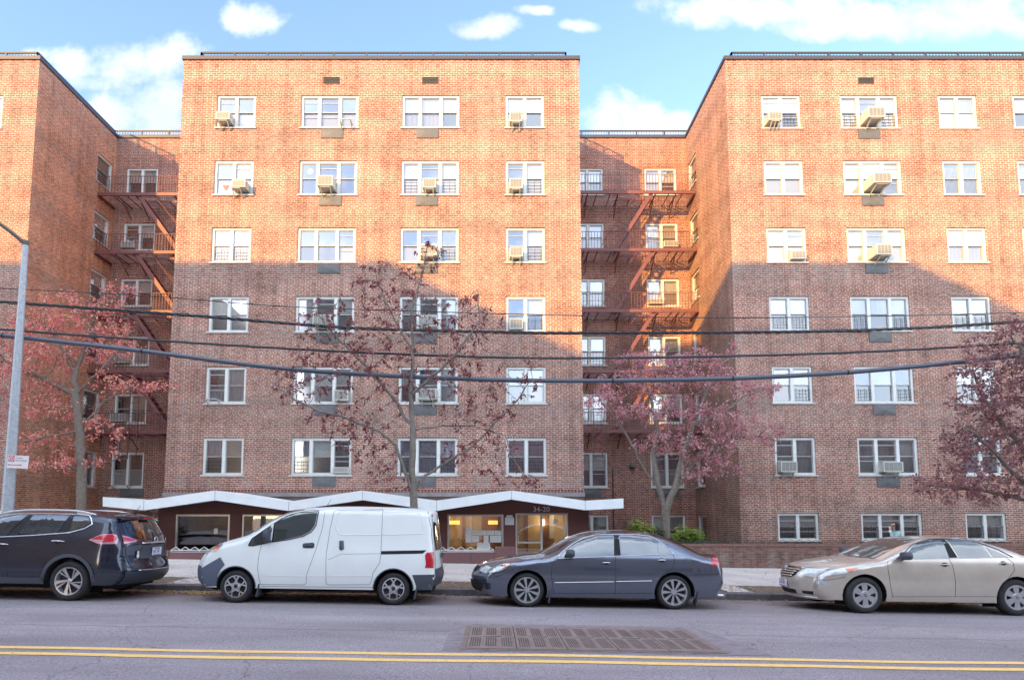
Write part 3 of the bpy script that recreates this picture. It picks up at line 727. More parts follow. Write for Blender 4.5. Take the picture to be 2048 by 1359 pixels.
mb.box((x0, YW, -1.2), (60, YW + .24, gz(0) - .08)); gpart(mb, 'brickwork', M['brick_low'], gw)
mb = MB(); mb.box((x0 - .02, YW - .02, gz(0) - .078), (60, YW + .26, gz(0))); gpart(mb, 'coping', plain('brick_cap', (.20, .11, .09), .85, noise=.3, nscale=12), gw)
f = zigzag(x0, 40, YW + .12, gz, .13, .26, .012).build('zigzag_fence', M['guard']); tag(f, 'thin rusty zigzag wire fence on the dark brick garden wall', 'fence')
gl_ = empty('garden_wall', (0, YW, 0)); tag(gl_, 'low dark brick garden wall behind the black car at the left', 'wall')
mb = MB(); mb.box((-60, YW, -1.2), (XK0 - .01, YW + .24, .55)); gpart(mb, 'brickwork', M['brick_low'], gl_)
mb = MB(); mb.box((-60, YW - .02, .552), (XK0 - .01, YW + .26, .62)); gpart(mb, 'coping', bpy.data.materials['brick_cap'], gl_)
# ------------------------------------------------------------------ ground
def strip_sheet(name, ys, zf, mat, x0=-300, x1=300, nx=24):
    mb = MB()
    for i in range(nx):
        a = x0 + (x1 - x0) * i / nx; b = x0 + (x1 - x0) * (i + 1) / nx
        for y0, y1 in zip(ys, ys[1:]):
            mb.quad([(a, y0, zf(a, y0)), (b, y0, zf(b, y0)), (b, y1, zf(b, y1)), (a, y1, zf(a, y1))], [(a, y0), (b, y0), (b, y1), (a, y1)])
    o = mb.build(name, mat); tag(o, kind='structure'); return o
def asphalt():
    m, nt, nd, L, b = newmat('asphalt')
    tc = N(nd, 'ShaderNodeTexCoord')
    n1 = N(nd, 'ShaderNodeTexNoise', Scale=48.0, Detail=6.0, Roughness=.85); L.new(tc.outputs['Object'], n1.inputs['Vector'])
    n2 = N(nd, 'ShaderNodeTexNoise', Scale=.6, Detail=6.0, Roughness=.6)
    mp = N(nd, 'ShaderNodeMapping'); mp.inputs['Scale'].default_value = (.4, 1.6, 1); L.new(tc.outputs['Object'], mp.inputs[0]); L.new(mp.outputs[0], n2.inputs['Vector'])
    cr = N(nd, 'ShaderNodeValToRGB'); L.new(n1.outputs['Fac'], cr.inputs[0])
    e = cr.color_ramp.elements; e[0].position = .34; e[0].color = (.11, .095, .10, 1); e[1].position = .68; e[1].color = (.54, .475, .49, 1)
    r = N(nd, 'ShaderNodeMapRange'); L.new(n2.outputs['Fac'], r.inputs['Value'])
    for k, v in zip(('From Min', 'From Max', 'To Min', 'To Max'), (.3, .7, .78, 1.2)): r.inputs[k].default_value = v
    # darker band along the parked cars
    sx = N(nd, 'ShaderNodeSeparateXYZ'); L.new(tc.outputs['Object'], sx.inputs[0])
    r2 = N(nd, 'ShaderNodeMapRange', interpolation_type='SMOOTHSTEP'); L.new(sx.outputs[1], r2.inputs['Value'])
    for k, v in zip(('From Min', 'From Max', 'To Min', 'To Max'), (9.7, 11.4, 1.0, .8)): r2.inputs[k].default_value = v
    # seam in the paving and cracks
    n3 = N(nd, 'ShaderNodeTexNoise', Scale=1.3, Detail=3.0); L.new(tc.outputs['Object'], n3.inputs['Vector'])
    def mth(op, a, b_=None, c=None):
        n = N(nd, 'ShaderNodeMath', operation=op)
        for i, v in enumerate((a, b_, c)):
            if v is None: continue
            if isinstance(v, (int, float)): n.inputs[i].default_value = v
            else: L.new(v, n.inputs[i])
        return n.outputs[0]
    yy = mth('ADD', sx.outputs[1], mth('MULTIPLY', n3.outputs['Fac'], .25))
    seam = mth('LESS_THAN', mth('ABSOLUTE', mth('SUBTRACT', yy, 8.75)), mth('MULTIPLY', n1.outputs['Fac'], .045))
    vo = N(nd, 'ShaderNodeTexVoronoi', feature='DISTANCE_TO_EDGE', Scale=.33); 
    wv = N(nd, 'ShaderNodeTexNoise', Scale=2.5, Detail=4.0); L.new(tc.outputs['Object'], wv.inputs['Vector'])
    va = N(nd, 'ShaderNodeVectorMath', operation='MULTIPLY_ADD'); L.new(wv.outputs['Color'], va.inputs[0]); va.inputs[1].default_value = (.5, .5, .5); L.new(tc.outputs['Object'], va.inputs[2]); L.new(va.outputs[0], vo.inputs['Vector'])
    crack = mth('LESS_THAN', vo.outputs['Distance'], .0022)
    dk = mth('SUBTRACT', 1.0, mth('MULTIPLY', mth('MAXIMUM', seam, crack), .32))
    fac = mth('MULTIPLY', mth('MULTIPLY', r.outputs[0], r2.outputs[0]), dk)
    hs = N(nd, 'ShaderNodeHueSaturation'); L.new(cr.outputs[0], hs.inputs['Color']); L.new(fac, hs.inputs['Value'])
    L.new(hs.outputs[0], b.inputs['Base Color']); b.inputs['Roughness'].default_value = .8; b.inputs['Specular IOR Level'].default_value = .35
    bp = N(nd, 'ShaderNodeBump', Strength=.55, Distance=.01); L.new(n1.outputs['Fac'], bp.inputs['Height']); L.new(bp.outputs[0], b.inputs['Normal'])
    return m
def concrete():
    m, nt, nd, L, b = newmat('concrete')
    tc = N(nd, 'ShaderNodeTexCoord')
    n1 = N(nd, 'ShaderNodeTexNoise', Scale=30.0, Detail=6.0, Roughness=.75); L.new(tc.outputs['Object'], n1.inputs['Vector'])
    n2 = N(nd, 'ShaderNodeTexNoise', Scale=.8, Detail=5.0); L.new(tc.outputs['Object'], n2.inputs['Vector'])
    br = N(nd, 'ShaderNodeTexBrick', Scale=1.0, Color1=(.58, .54, .50, 1), Color2=(.48, .45, .42, 1), Mortar=(.24, .22, .20, 1)); br.offset = 0
    br.inputs['Brick Width'].default_value = 1.5; br.inputs['Row Height'].default_value = 1.45; br.inputs['Mortar Size'].default_value = .008
    L.new(tc.outputs['Object'], br.inputs['Vector'])
    r = N(nd, 'ShaderNodeMapRange'); L.new(n1.outputs['Fac'], r.inputs['Value'])
    for k, v in zip(('From Min', 'From Max', 'To Min', 'To Max'), (.3, .7, .78, 1.15)): r.inputs[k].default_value = v
    r2 = N(nd, 'ShaderNodeMapRange'); L.new(n2.outputs['Fac'], r2.inputs['Value'])
    for k, v in zip(('From Min', 'From Max', 'To Min', 'To Max'), (.3, .7, .85, 1.12)): r2.inputs[k].default_value = v
    ml = N(nd, 'ShaderNodeMath', operation='MULTIPLY'); L.new(r.outputs[0], ml.inputs[0]); L.new(r2.outputs[0], ml.inputs[1])
    hs = N(nd, 'ShaderNodeHueSaturation'); L.new(br.outputs['Color'], hs.inputs['Color']); L.new(ml.outputs[0], hs.inputs['Value'])
    L.new(hs.outputs[0], b.inputs['Base Color']); b.inputs['Roughness'].default_value = .85
    return m
def soil(name, a, c, s=9):
    m, nt, nd, L, b = newmat(name)
    tc = N(nd, 'ShaderNodeTexCoord'); n1 = N(nd, 'ShaderNodeTexNoise', Scale=float(s), Detail=8.0, Roughness=.8); L.new(tc.outputs['Object'], n1.inputs['Vector'])
    cr = N(nd, 'ShaderNodeValToRGB'); L.new(n1.outputs['Fac'], cr.inputs[0]); e = cr.color_ramp.elements
    e[0].position = .35; e[0].color = (*a, 1); e[1].position = .68; e[1].color = (*c, 1)
    L.new(cr.outputs[0], b.inputs['Base Color']); b.inputs['Roughness'].default_value = .95
    bp = N(nd, 'ShaderNodeBump', Strength=.8, Distance=.03); L.new(n1.outputs['Fac'], bp.inputs['Height']); L.new(bp.outputs[0], b.inputs['Normal'])
    return m
M['asphalt'] = asphalt(); M['concrete'] = concrete()
M['kerb'] = plain('kerb_steel', (.13, .12, .125), .6, .2, noise=.3, nscale=8)
M['soil'] = soil('tree_strip_soil', (.07, .05, .035), (.26, .21, .15), 14)
M['garden'] = soil('garden_soil', (.03, .045, .02), (.13, .11, .06), 8)
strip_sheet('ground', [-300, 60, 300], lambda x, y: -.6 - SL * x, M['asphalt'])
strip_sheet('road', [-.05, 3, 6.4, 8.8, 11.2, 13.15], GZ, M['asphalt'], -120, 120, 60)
strip_sheet('pavement', [-12, -4, -.2], lambda x, y: .15 - SL * x, M['concrete'], -120, 120, 60)
mb = MB()
for i in range(80):
    a = -120 + i * 3; b = a + 2.985
    y0, y1 = 13.152, 13.30; d = .022
    P_ = lambda x, y, z: (x, y, z)
    za, zb_ = SZ(a, y1), SZ(b, y1)
    prof = [(y0, -.3), (y0, -d), (y0 + d, 0), (y1, 0), (y1, -.3)]
    for (ya, da), (yb, db) in zip(prof, prof[1:]):
        mb.quad([(a, ya, za + da), (b, ya, zb_ + da), (b, yb, zb_ + db), (a, yb, za + db)])
o = mb.build('kerb', M['kerb']); tag(o, kind='structure')
SY = 14.42
strip_sheet('pavement', [SY, 15.5, 17, YW + .01], SZ, M['concrete'], -120, 120, 80)
strip_sheet('tree_strip', [13.30, SY], lambda x, y: SZ(x, y) - .006, M['soil'], -120, 120, 80)
# concrete crossings in the tree strip
for x0, x1 in ((W(1440, 1185, 13.8).x, W(1476, 1185, 13.8).x + .15), (3.2, 4.6), (-7.2, -4.9)):
    strip_sheet('pavement_slab', [13.302, SY + .3], lambda x, y: SZ(x, y) + .004, M['concrete'], x0, x1, 2)
strip_sheet('garden_ground', [YW + .2, YF + .3, YB + .3], lambda x, y: .50 + (y - YW) * .02, M['garden'], XKD1, 60, 20)
strip_sheet('garden_ground', [YW + .2, YF + .3, YB + .3], lambda x, y: .45 + (y - YW) * .02, M['garden'], -60, XK0, 20)
strip_sheet('planter_ground', [YW + .2, YM], lambda x, y: .40, M['garden'], XK0, XKD0 - .7, 4)
strip_sheet('entrance_path', [YW, YM + .15], lambda x, y: .19, M['concrete'], XKD0, XKD1 + .1, 3)
# ------------------------------------------------------------------ road markings
M['yellow'] = plain('road_yellow', (.92, .60, .20), .7, noise=.12, nscale=14)
def chip(m):
    nt = m.node_tree; nd, L = nt.nodes, nt.links; b = nd['Principled BSDF']; src = b.inputs['Base Color'].links[0].from_socket
    tc = N(nd, 'ShaderNodeTexCoord'); n = N(nd, 'ShaderNodeTexNoise', Scale=9.0, Detail=9.0, Roughness=.8); L.new(tc.outputs['Object'], n.inputs['Vector'])
    r = N(nd, 'ShaderNodeMapRange'); L.new(n.outputs['Fac'], r.inputs['Value'])
    for k, v in zip(('From Min', 'From Max', 'To Min', 'To Max'), (.60, .66, 0, .8)): r.inputs[k].default_value = v
    mx = N(nd, 'ShaderNodeMix', data_type='RGBA'); L.new(r.outputs[0], mx.inputs[0]); L.new(src, mx.inputs[6]); mx.inputs[7].default_value = (.22, .19, .18, 1); L.new(mx.outputs[2], b.inputs['Base Color'])
chip(M['yellow'])
def line(y0, w, label, gaps):
    mb = MB(); x = -60.0
    while x < 60:
        b = min(x + .5, 60)
        if not any(a <= x < c for a, c in gaps):
            wob = lambda q: .02 * math.sin(q * .9 + y0) + .012 * math.sin(q * 2.3)
            mb.quad([(x, y0 + wob(x), GZ(x, y0) + .005), (b, y0 + wob(b), GZ(b, y0) + .005), (b, y0 + w + wob(b), GZ(b, y0 + w) + .005), (x, y0 + w + wob(x), GZ(x, y0 + w) + .005)])
        x = b
    o = mb.build('road_marking', M['yellow']); tag(o, label, 'road marking', kind='structure')
ya = W(1024, 1314, 6.3)
def yat(py):    # depth of the road seen at pixel row py in the middle of the picture
    lo, hi = 3.0, 12.0
    for _ in range(40):
        m = (lo + hi) / 2
        if W(1024, py, m).z < GZ(.2, m): hi = m
        else: lo = m
    return m
Y1, Y2, Y3, Y4 = yat(1307.5), yat(1312.3), yat(1319.5), yat(1325)
line(Y2, Y1 - Y2, 'far stripe of the double yellow centre line', []); line(Y4, Y3 - Y4, 'near stripe of the double yellow centre line', [])
# ------------------------------------------------------------------ steel vault cover in the road
def grate_mat():
    m, nt, nd, L, b = newmat('perforated_plate')
    uv = N(nd, 'ShaderNodeUVMap'); sx = N(nd, 'ShaderNodeSeparateXYZ'); L.new(uv.outputs[0], sx.inputs[0])
    def mth(op, a, b_=None):
        n = N(nd, 'ShaderNodeMath', operation=op)
        for i, v in enumerate((a, b_)):
            if v is None: continue
            if isinstance(v, (int, float)): n.inputs[i].default_value = v
            else: L.new(v, n.inputs[i])
        return n.outputs[0]
    def cell(o, s): return mth('SUBTRACT', mth('FRACT', mth('MULTIPLY', o, s)), .5)
    p = .042
    cx, cy = cell(sx.outputs[0], 1 / p), cell(sx.outputs[1], 1 / p)
    hole = mth('LESS_THAN', mth('ADD', mth('MULTIPLY', cx, cx), mth('MULTIPLY', cy, cy)), .13)
    # three perforated bands per plate, two fields each
    bx = mth('ABSOLUTE', cell(sx.outputs[0], 1 / .30)); band = mth('LESS_THAN', bx, .36)
    by = mth('ABSOLUTE', mth('SUBTRACT', sx.outputs[1], .50)); f1 = mth('GREATER_THAN', by, .05); f2 = mth('LESS_THAN', by, .42)
    h = mth('MULTIPLY', mth('MULTIPLY', hole, band), mth('MULTIPLY', f1, f2))
    n1 = N(nd, 'ShaderNodeTexNoise', Scale=5.0, Detail=6.0); L.new(uv.outputs[0], n1.inputs['Vector'])
    cr = N(nd, 'ShaderNodeValToRGB'); L.new(n1.outputs['Fac'], cr.inputs[0]); e = cr.color_ramp.elements
    e[0].position = .3; e[0].color = (.23, .17, .15, 1); e[1].position = .7; e[1].color = (.34, .265, .235, 1)
    mx = N(nd, 'ShaderNodeMix', data_type='RGBA'); L.new(h, mx.inputs[0]); L.new(cr.outputs[0], mx.inputs[6]); mx.inputs[7].default_value = (.02, .02, .02, 1)
    L.new(mx.outputs[2], b.inputs['Base Color']); b.inputs['Roughness'].default_value = .7; b.inputs['Metallic'].default_value = .3
    return m
M['plate'] = grate_mat()
gy0, gy1 = yat(1298), yat(1253.5); gx0, gx1 = W(931, 1297, gy0).x, W(1448, 1302, gy0 - .05).x
vg = tag(empty('vault_cover', (gx0, gy0, GZ(gx0, gy0))), 'rusty perforated steel vault cover set in the road', 'vault cover')
def onroad(x, y, h): return (x, y, GZ(x, y) + h)
n = 5; w = (gx1 - gx0) / n
for i in range(n):
    a, b = gx0 + i * w + .006, gx0 + (i + 1) * w - .006; mb = MB()
    mb.quad([onroad(a, gy0, .012), onroad(b, gy0, .012), onroad(b, gy1, .012), onroad(a, gy1, .012)], [(.0, 0), (.9, 0), (.9, 1), (.0, 1)])
    c = ((a + b) / 2, (gy0 + gy1) / 2); mb.cm = 1
    mb.box((c[0] - .13, c[1] - .02, GZ(*c) + .013), (c[0] + .13, c[1] + .02, GZ(*c) + .02))
    bpart(mb, 'plate', [M['plate'], plain('worn_steel', (.35, .31, .28), .4, .6) if i == 0 else bpy.data.materials['worn_steel']], vg)
mb = MB(); t = .07
for (x0, x1, y0, y1) in ((gx0 - t, gx0, gy0 - t, gy1 + t), (gx1, gx1 + t, gy0 - t, gy1 + t), (gx0, gx1, gy0 - t, gy0 - .004), (gx0, gx1, gy1 + .004, gy1 + t)):
    mb.quad([onroad(x0, y0, .009), onroad(x1, y0, .009), onroad(x1, y1, .009), onroad(x0, y1, .009)])
bpart(mb, 'frame', plain('rusty_frame', (.25, .19, .165), .8, .2, noise=.3, nscale=9), vg)
mb = MB(); mb.quad([onroad(gx0, gy0, .0065), onroad(gx1, gy0, .0065), onroad(gx1, gy1, .0065), onroad(gx0, gy1, .0065)]); bpart(mb, 'pit', plain('pit_dark', (.06, .045, .04), .9), vg)
mb = MB(); t = .28; mb.quad([onroad(gx0 - t, gy0 - .14, .004), onroad(gx1 + t + .3, gy0 - .14, .004), onroad(gx1 + t, gy1 + t, .004), onroad(gx0 - t, gy1 + t, .004)])
o = mb.build('road_patch', plain('patch_concrete', (.25, .215, .22), .9, noise=.3, nscale=7)); tag(o, kind='structure')
# ------------------------------------------------------------------ fallen leaves and litter
def leafmat(name, cols, rough=.75, trans=.0):
    m, nt, nd, L, b = newmat(name)
    g = N(nd, 'ShaderNodeNewGeometry'); cr = N(nd, 'ShaderNodeValToRGB'); cr.color_ramp.interpolation = 'LINEAR'
    L.new(g.outputs['Random Per Island'], cr.inputs[0]); e = cr.color_ramp.elements
    while len(e) < len(cols): e.new(.5)
    for i, c in enumerate(cols): e[i].position = i / (len(cols) - 1); e[i].color = (*c, 1)
    L.new(cr.outputs[0], b.inputs['Base Color']); b.inputs['Roughness'].default_value = rough
    if trans:
        out = nd['Material Output']; tl = N(nd, 'ShaderNodeBsdfTranslucent'); L.new(cr.outputs[0], tl.inputs[0])
        mx = N(nd, 'ShaderNodeMixShader'); mx.inputs[0].default_value = trans; L.new(b.outputs[0], mx.inputs[1]); L.new(tl.outputs[0], mx.inputs[2]); L.new(mx.outputs[0], out.inputs['Surface'])
    return m
M['litter'] = leafmat('leaf_litter', [(.30, .16, .06), (.46, .28, .10), (.17, .09, .045), (.42, .32, .18), (.26, .17, .10), (.12, .07, .05)])
def scatter(mb, n, fx, fy, zf, s0, s1, rng):
    for _ in range(n):
        x, y = fx(), fy(); s = rng.uniform(s0, s1); a = rng.uniform(0, 6.28); z = zf(x, y) + rng.uniform(.003, .02)
        c, d = math.cos(a) * s, math.sin(a) * s; t = rng.uniform(-.6, .6) * s; t2 = rng.uniform(-.5, .5) * s
        mb.quad([(x - c, y - d, z + abs(t) * .5), (x + d * .6, y - c * .6, z), (x + c, y + d, z + abs(t2)), (x - d * .6, y + c * .6, z + .006)])
rg = random.Random(3); mb = MB()
scatter(mb, 8500, lambda: rg.uniform(-13, 13) if rg.random() < .12 else rg.choice((-9.6, -8.2, -6.3, -5.6, -3.6, -2.9, -2.3, 1.5, 8.4, 9.2)) + rg.gauss(0, .55), lambda: 13.13 - abs(rg.gauss(0, .36)), GZ, .022, .055, rg)
scatter(mb, 2400, lambda: rg.uniform(-14, 14), lambda: rg.uniform(13.35, SY), lambda x, y: SZ(x, y), .02, .05, rg)
scatter(mb, 520, lambda: rg.uniform(-13, 13), lambda: 13.1 - abs(rg.gauss(0, 1.1)), GZ, .014, .034, rg)
scatter(mb, 90, lambda: rg.uniform(-12, 12), lambda: rg.uniform(5.5, 11), GZ, .012, .026, rg)
scatter(mb, 700, lambda: rg.uniform(-14, 14), lambda: rg.uniform(SY, YW), SZ, .02, .045, rg)
scatter(mb, 1500, lambda: rg.uniform(XKD1 + .2, 24), lambda: rg.uniform(YW + .3, YF - .1), lambda x, y: .50 + (y - YW) * .02, .02, .05, rg)
o = mb.build('fallen_leaves', M['litter']); tag(o, 'brown and yellow fallen leaves along the gutter and tree strip', 'leaves', kind='stuff')
# ground cover ivy in the garden
M['ivy'] = leafmat('ivy', [(.03, .06, .02), (.06, .11, .03), (.02, .04, .015), (.10, .14, .05)])
mb = MB()
scatter(mb, 3200, lambda: rg.uniform(W(1370, 1070, 20).x, W(1500, 1070, 20).x), lambda: rg.uniform(YW + .3, YF), lambda x, y: .52 + (y - YW) * .02 + rg.uniform(0, .16), .03, .06, rg)
scatter(mb, 500, lambda: rg.uniform(10.2, 14), lambda: rg.uniform(YF - .8, YF), lambda x, y: .56 + rg.uniform(0, .08), .03, .05, rg)
o = mb.build('ivy', M['ivy']); tag(o, 'dark green ivy ground cover behind the garden wall', 'ground cover', kind='stuff')
# ------------------------------------------------------------------ air conditioners
def ac(P, u, z, w, h, out, label, bracket=True, tilt=0, accordion=None, grille='lattice', nbr=2, grp='window air conditioners'):
    """u centre along the wall, z bottom. P(u, d, z) with d < 0 outside"""
    o0 = P(u, 0, z); root = tag(empty('air_conditioner', o0), label, 'air conditioner', grp)
    def bx(mb, a, b, za, zb, d0, d1):
        Q = [P(a, d0, za), P(b, d0, za), P(b, d1, za), P(a, d1, za), P(a, d0, zb), P(b, d0, zb), P(b, d1, zb), P(a, d1, zb)]
        for f in ((0, 1, 5, 4), (1, 2, 6, 5), (2, 3, 7, 6), (3, 0, 4, 7), (4, 5, 6, 7), (3, 2, 1, 0)): mb.quad([Q[i] for i in f])
    a, b = u - w / 2, u + w / 2
    mb = MB(); bx(mb, a, b, z, z + h, -out, .16)
    bx(mb, a - .006, b + .006, z + h - .03, z + h + .006, -out - .01, .1); bx(mb, a - .006, b + .006, z - .006, z + .03, -out - .01, .1)
    bx(mb, a - .006, a + .03, z + .03, z + h - .03, -out - .01, -out + .02); bx(mb, b - .03, b + .006, z + .03, z + h - .03, -out - .01, -out + .02)
    bpart(mb, 'casing', M['ac_white'], root)
    mb = MB(); bx(mb, a + .03, b - .03, z + .03, z + h - .03, -out - .004, -out - .001); mb.cm = 1
    n = 9
    for i in range(n):
        q = z + .045 + (h - .09) * i / n; bx(mb, a + .035, b - .035, q, q + .007, -out - .012, -out - .004)
    for i in range(1, 4):
        q = a + .03 + (w - .06) * i / 4; bx(mb, q - .004, q + .004, z + .03, z + h - .03, -out - .014, -out - .005)
    for i in range(6):      # side louvres
        q = z + h * .35 + i * h * .09
        bx(mb, a - .004, a - .001, q, q + h * .04, -out + .06, -out + .06 + out * .45); bx(mb, b + .001, b + .004, q, q + h * .04, -out + .06, -out + .06 + out * .45)
    bpart(mb, 'grille', [M['ac_grille'], M['ac_white']], root)
    if accordion:
        mb = MB(); bx(mb, accordion[0], a, z, z + h, .095, .115) if accordion[0] < a else None
        bx(mb, b, accordion[1], z, z + h, .095, .115) if accordion[1] > b else None
        if mb.f: bpart(mb, 'side_panel', M['ac_white'], root)
    if bracket:
        mb = MB()
        for i in range(nbr):
            q = a + w * (.2 + .6 * i / max(1, nbr - 1)) + tilt
            mb.beam(P(q, -out * .95, z - .012), P(q, .0, z - .012), .03, .03); mb.beam(P(q, -out * .9, z - .02), P(q, -.01, z - .26), .035, .035)
            mb.beam(P(q, -.012, z), P(q, -.012, z - .30), .04, .02)
        if nbr > 1: mb.beam(P(a + w * .2 + tilt, -out * .9, z - .03), P(a + w * .8 + tilt, -out * .9, z - .03), .025, .025)
        bpart(mb, 'bracket', M['bracket'], root)
    return root
def cell(w, i):
    (a, b) = w[1][i]; return a, b
def acw(P, win, i, z0, label, w=None, h=.36, out=.34, dz=0, du=0, **k):
    a, b = cell(win, i); w = w or min(b - a - .04, .56)
    return ac(P, (a + b) / 2 + du, z0 + .075 + dz * .7, w, h * .94, out * .8, label, accordion=(a, b), **k)
Z = lambda r: RC[r][0]
ZR_ = lambda r: RR[r][0]
acw(PC, winC[0, 0], 0, Z(0), 'tilted air conditioner in the leftmost top floor window of the middle wing', w=.52, h=.33, out=.42, dz=.06)
acw(PC, winC[0, 3], 0, Z(0), 'air conditioner in the rightmost top floor window of the middle wing', w=.48, h=.4)
acw(PC, winC[1, 0], 1, Z(1), 'air conditioner on a slanted bracket right of the red heart ornament', w=.5, h=.3, out=.46, dz=.05, tilt=-.12)
acw(PC, winC[1, 1], 1, Z(1), 'air conditioner in the middle light of the wide window with a round sticker', w=.6, h=.42, out=.5, dz=.1)
acw(PC, winC[1, 2], 1, Z(1), 'air conditioner between two barred lights, second floor from the top, middle wing', w=.50, h=.38, out=.36, dz=.08)
acw(PC, winC[1, 3], 0, Z(1), 'air conditioner in the second highest window of the right-hand column of the middle wing', w=.50, h=.40, dz=.06)
acw(PC, winC[2, 2], 1, Z(2), 'air conditioner behind the topmost twigs of the bare tree', w=.62, h=.44, out=.45, dz=.08)
acw(PC, winC[2, 3], 0, Z(2), 'air conditioner in the third highest window of the right-hand column of the middle wing', w=.50, h=.38, dz=.06)
acw(PC, winC[3, 1], 1, Z(3), 'air conditioner behind the upper black cable, left of the bare tree', w=.66, h=.44, out=.5, dz=.04)
acw(PC, winC[3, 2], 1, Z(3), 'air conditioner behind the bare tree, just above the upper black cable', w=.7, h=.42, out=.45, dz=.05)
acw(PC, winC[3, 3], 0, Z(3), 'air conditioner filling the lower left light of the half-shaded window', w=.50, h=.42, out=.16, bracket=False)
acw(PC, winC[4, 1], 2, Z(4), 'air conditioner in the right light of the wide window below the thick blue cable', w=.52, h=.4, out=.3, bracket=False)
acw(PC, winC[4, 2], 1, Z(4), 'air conditioner with latticed back on two legs, behind the trunk of the bare tree', w=.68, h=.42, out=.4, dz=.05)
acw(PC, winC[5, 1], 2, Z(5), 'white low panel unit in the lowest wide window over the white canopy', w=.58, h=.22, out=.06, bracket=False)
acw(PR, winR[0, 0], 0, ZR_(0), 'air conditioner on three legs in the leftmost top floor window of the right wing', w=.50, h=.34, out=.36, dz=.1, nbr=3, tilt=.02)
acw(PR, winR[0, 1], 1, ZR_(0), 'large air conditioner jutting from the wide top floor window of the right wing', w=.64, h=.42, out=.55, dz=.12)
acw(PR, winR[1, 1], 1, ZR_(1), 'largest air conditioner, jutting out far, second floor from the top of the right wing', w=.66, h=.40, out=.72, dz=.13)
acw(PR, winR[2, 0], 1, ZR_(2), 'small air conditioner without bracket, third floor from the top of the right wing', w=.56, h=.32, out=.2, bracket=False)
acw(PR, winR[2, 1], 1, ZR_(2), 'air conditioner at the shadow edge in the wide window of the right wing', w=.58, h=.42, out=.55, dz=.06, tilt=.06)
acw(PR, winR[5, 0], 0, ZR_(5), 'air conditioner in the shaded window beside the red-leaved tree', w=.60, h=.40, out=.28, dz=.04)
acw(PR, winR[5, 1], 1, ZR_(5), 'air conditioner with a half grey back, left of the purple tree', w=.72, h=.38, out=.32, dz=.04)
# recesses
ac(PBL, -17.3, RB[1][0] + .07, .6, .26, .18, 'low white air conditioner in the left recess, second window from the top', bracket=False)
ac(PBL, -17.28, RB[3][0] + .07, .62, .36, .25, 'air conditioner in the left recess behind the thick blue cable', bracket=False)
ac(PBL, -17.30, RB[4][0] + .07, .62, .36, .25, 'air conditioner in the left recess over the lowest fire escape platform', bracket=False)
ac(PBR, 8.3, RB[1][0] + .07, .66, .26, .25, 'latticed air conditioner in the right recess, second window from the top', bracket=False)
ac(PBR, 7.55, RB[2][0] + .07, .66, .22, .2, 'low air conditioner in the sunlit third window of the right recess', bracket=False)
def bare_bracket(P, u, z, label, w=.42):
    root = tag(empty('air_conditioner_bracket', P(u, 0, z)), label, 'bracket'); mb = MB()
    for q in (u - w / 2, u + w / 2):
        mb.beam(P(q, -.34, z + .05), P(q, .02, z + .05), .035, .035); mb.beam(P(q, -.34, z + .05), P(q, -.01, z - .14), .035, .03)
    bpart(mb, 'arm', M['bracket'], root)
    mb = MB(); mb.beam(P(u - w / 2, -.34, z + .06), P(u + w / 2, -.34, z + .06), .03, .03); bpart(mb, 'rail', M['bracket'], root)
bare_bracket(PC, sum(cell(winC[0, 1], 2)) / 2 - .05, Z(0) + .05, 'empty white bracket under the right light of the wide top floor window')
bare_bracket(PC, sum(cell(winC[4, 0], 0)) / 2, Z(4) + .04, 'empty white bracket under the window left of the tree, below the cables')
bare_bracket(PBL, -17.0, RB[5][0] + .02, 'weathered empty bracket under the lowest window of the left recess', .7)
# red heart and round sticker
mb = MB(); a, b = cell(winC[1, 0], 0); c = PC((a + b) / 2 + .02, .128, (RC[1][0] + RC[1][1]) / 2 - .32)
hp = [(0, -.14), (.1, -.02), (.12, .06), (.07, .1), (0, .05), (-.07, .1), (-.12, .06), (-.1, -.02)]
mb.prism(hp, 0, -.004, lambda x, z, d: Vector(c) + Vector((x, d, z))); bpart(mb, 'heart_ornament', plain('red_paper', (.7, .12, .10), .6))
mb = MB(); a, b = cell(winC[1, 1], 0); c = PC((a + b) / 2 + .03, .10, (RC[1][0] + RC[1][1]) / 2 + .30)
mb.prism([(.11 * math.cos(i * .524), .11 * math.sin(i * .524)) for i in range(12)], 0, -.004, lambda x, z, d: Vector(c) + Vector((x, d, z))); bpart(mb, 'round_sticker', plain('pale_pink', (.75, .5, .45), .6))
# flower pot in a window
mb = MB(); a, b = cell(winR[3, 1], 1); rg2 = random.Random(5)
for _ in range(40):
    c = PR((a + b) / 2 + rg2.gauss(.03, .10), .16, RR[3][0] + .16 + rg2.gauss(0, .06)); mb.obox(c, (rg2.random(), .2, rg2.random()), (0, 1, 0), (rg2.random(), 0, 1), .03, .006, .03)
bpart(mb, 'flowers', plain('red_petals', (.6, .06, .08), .6))
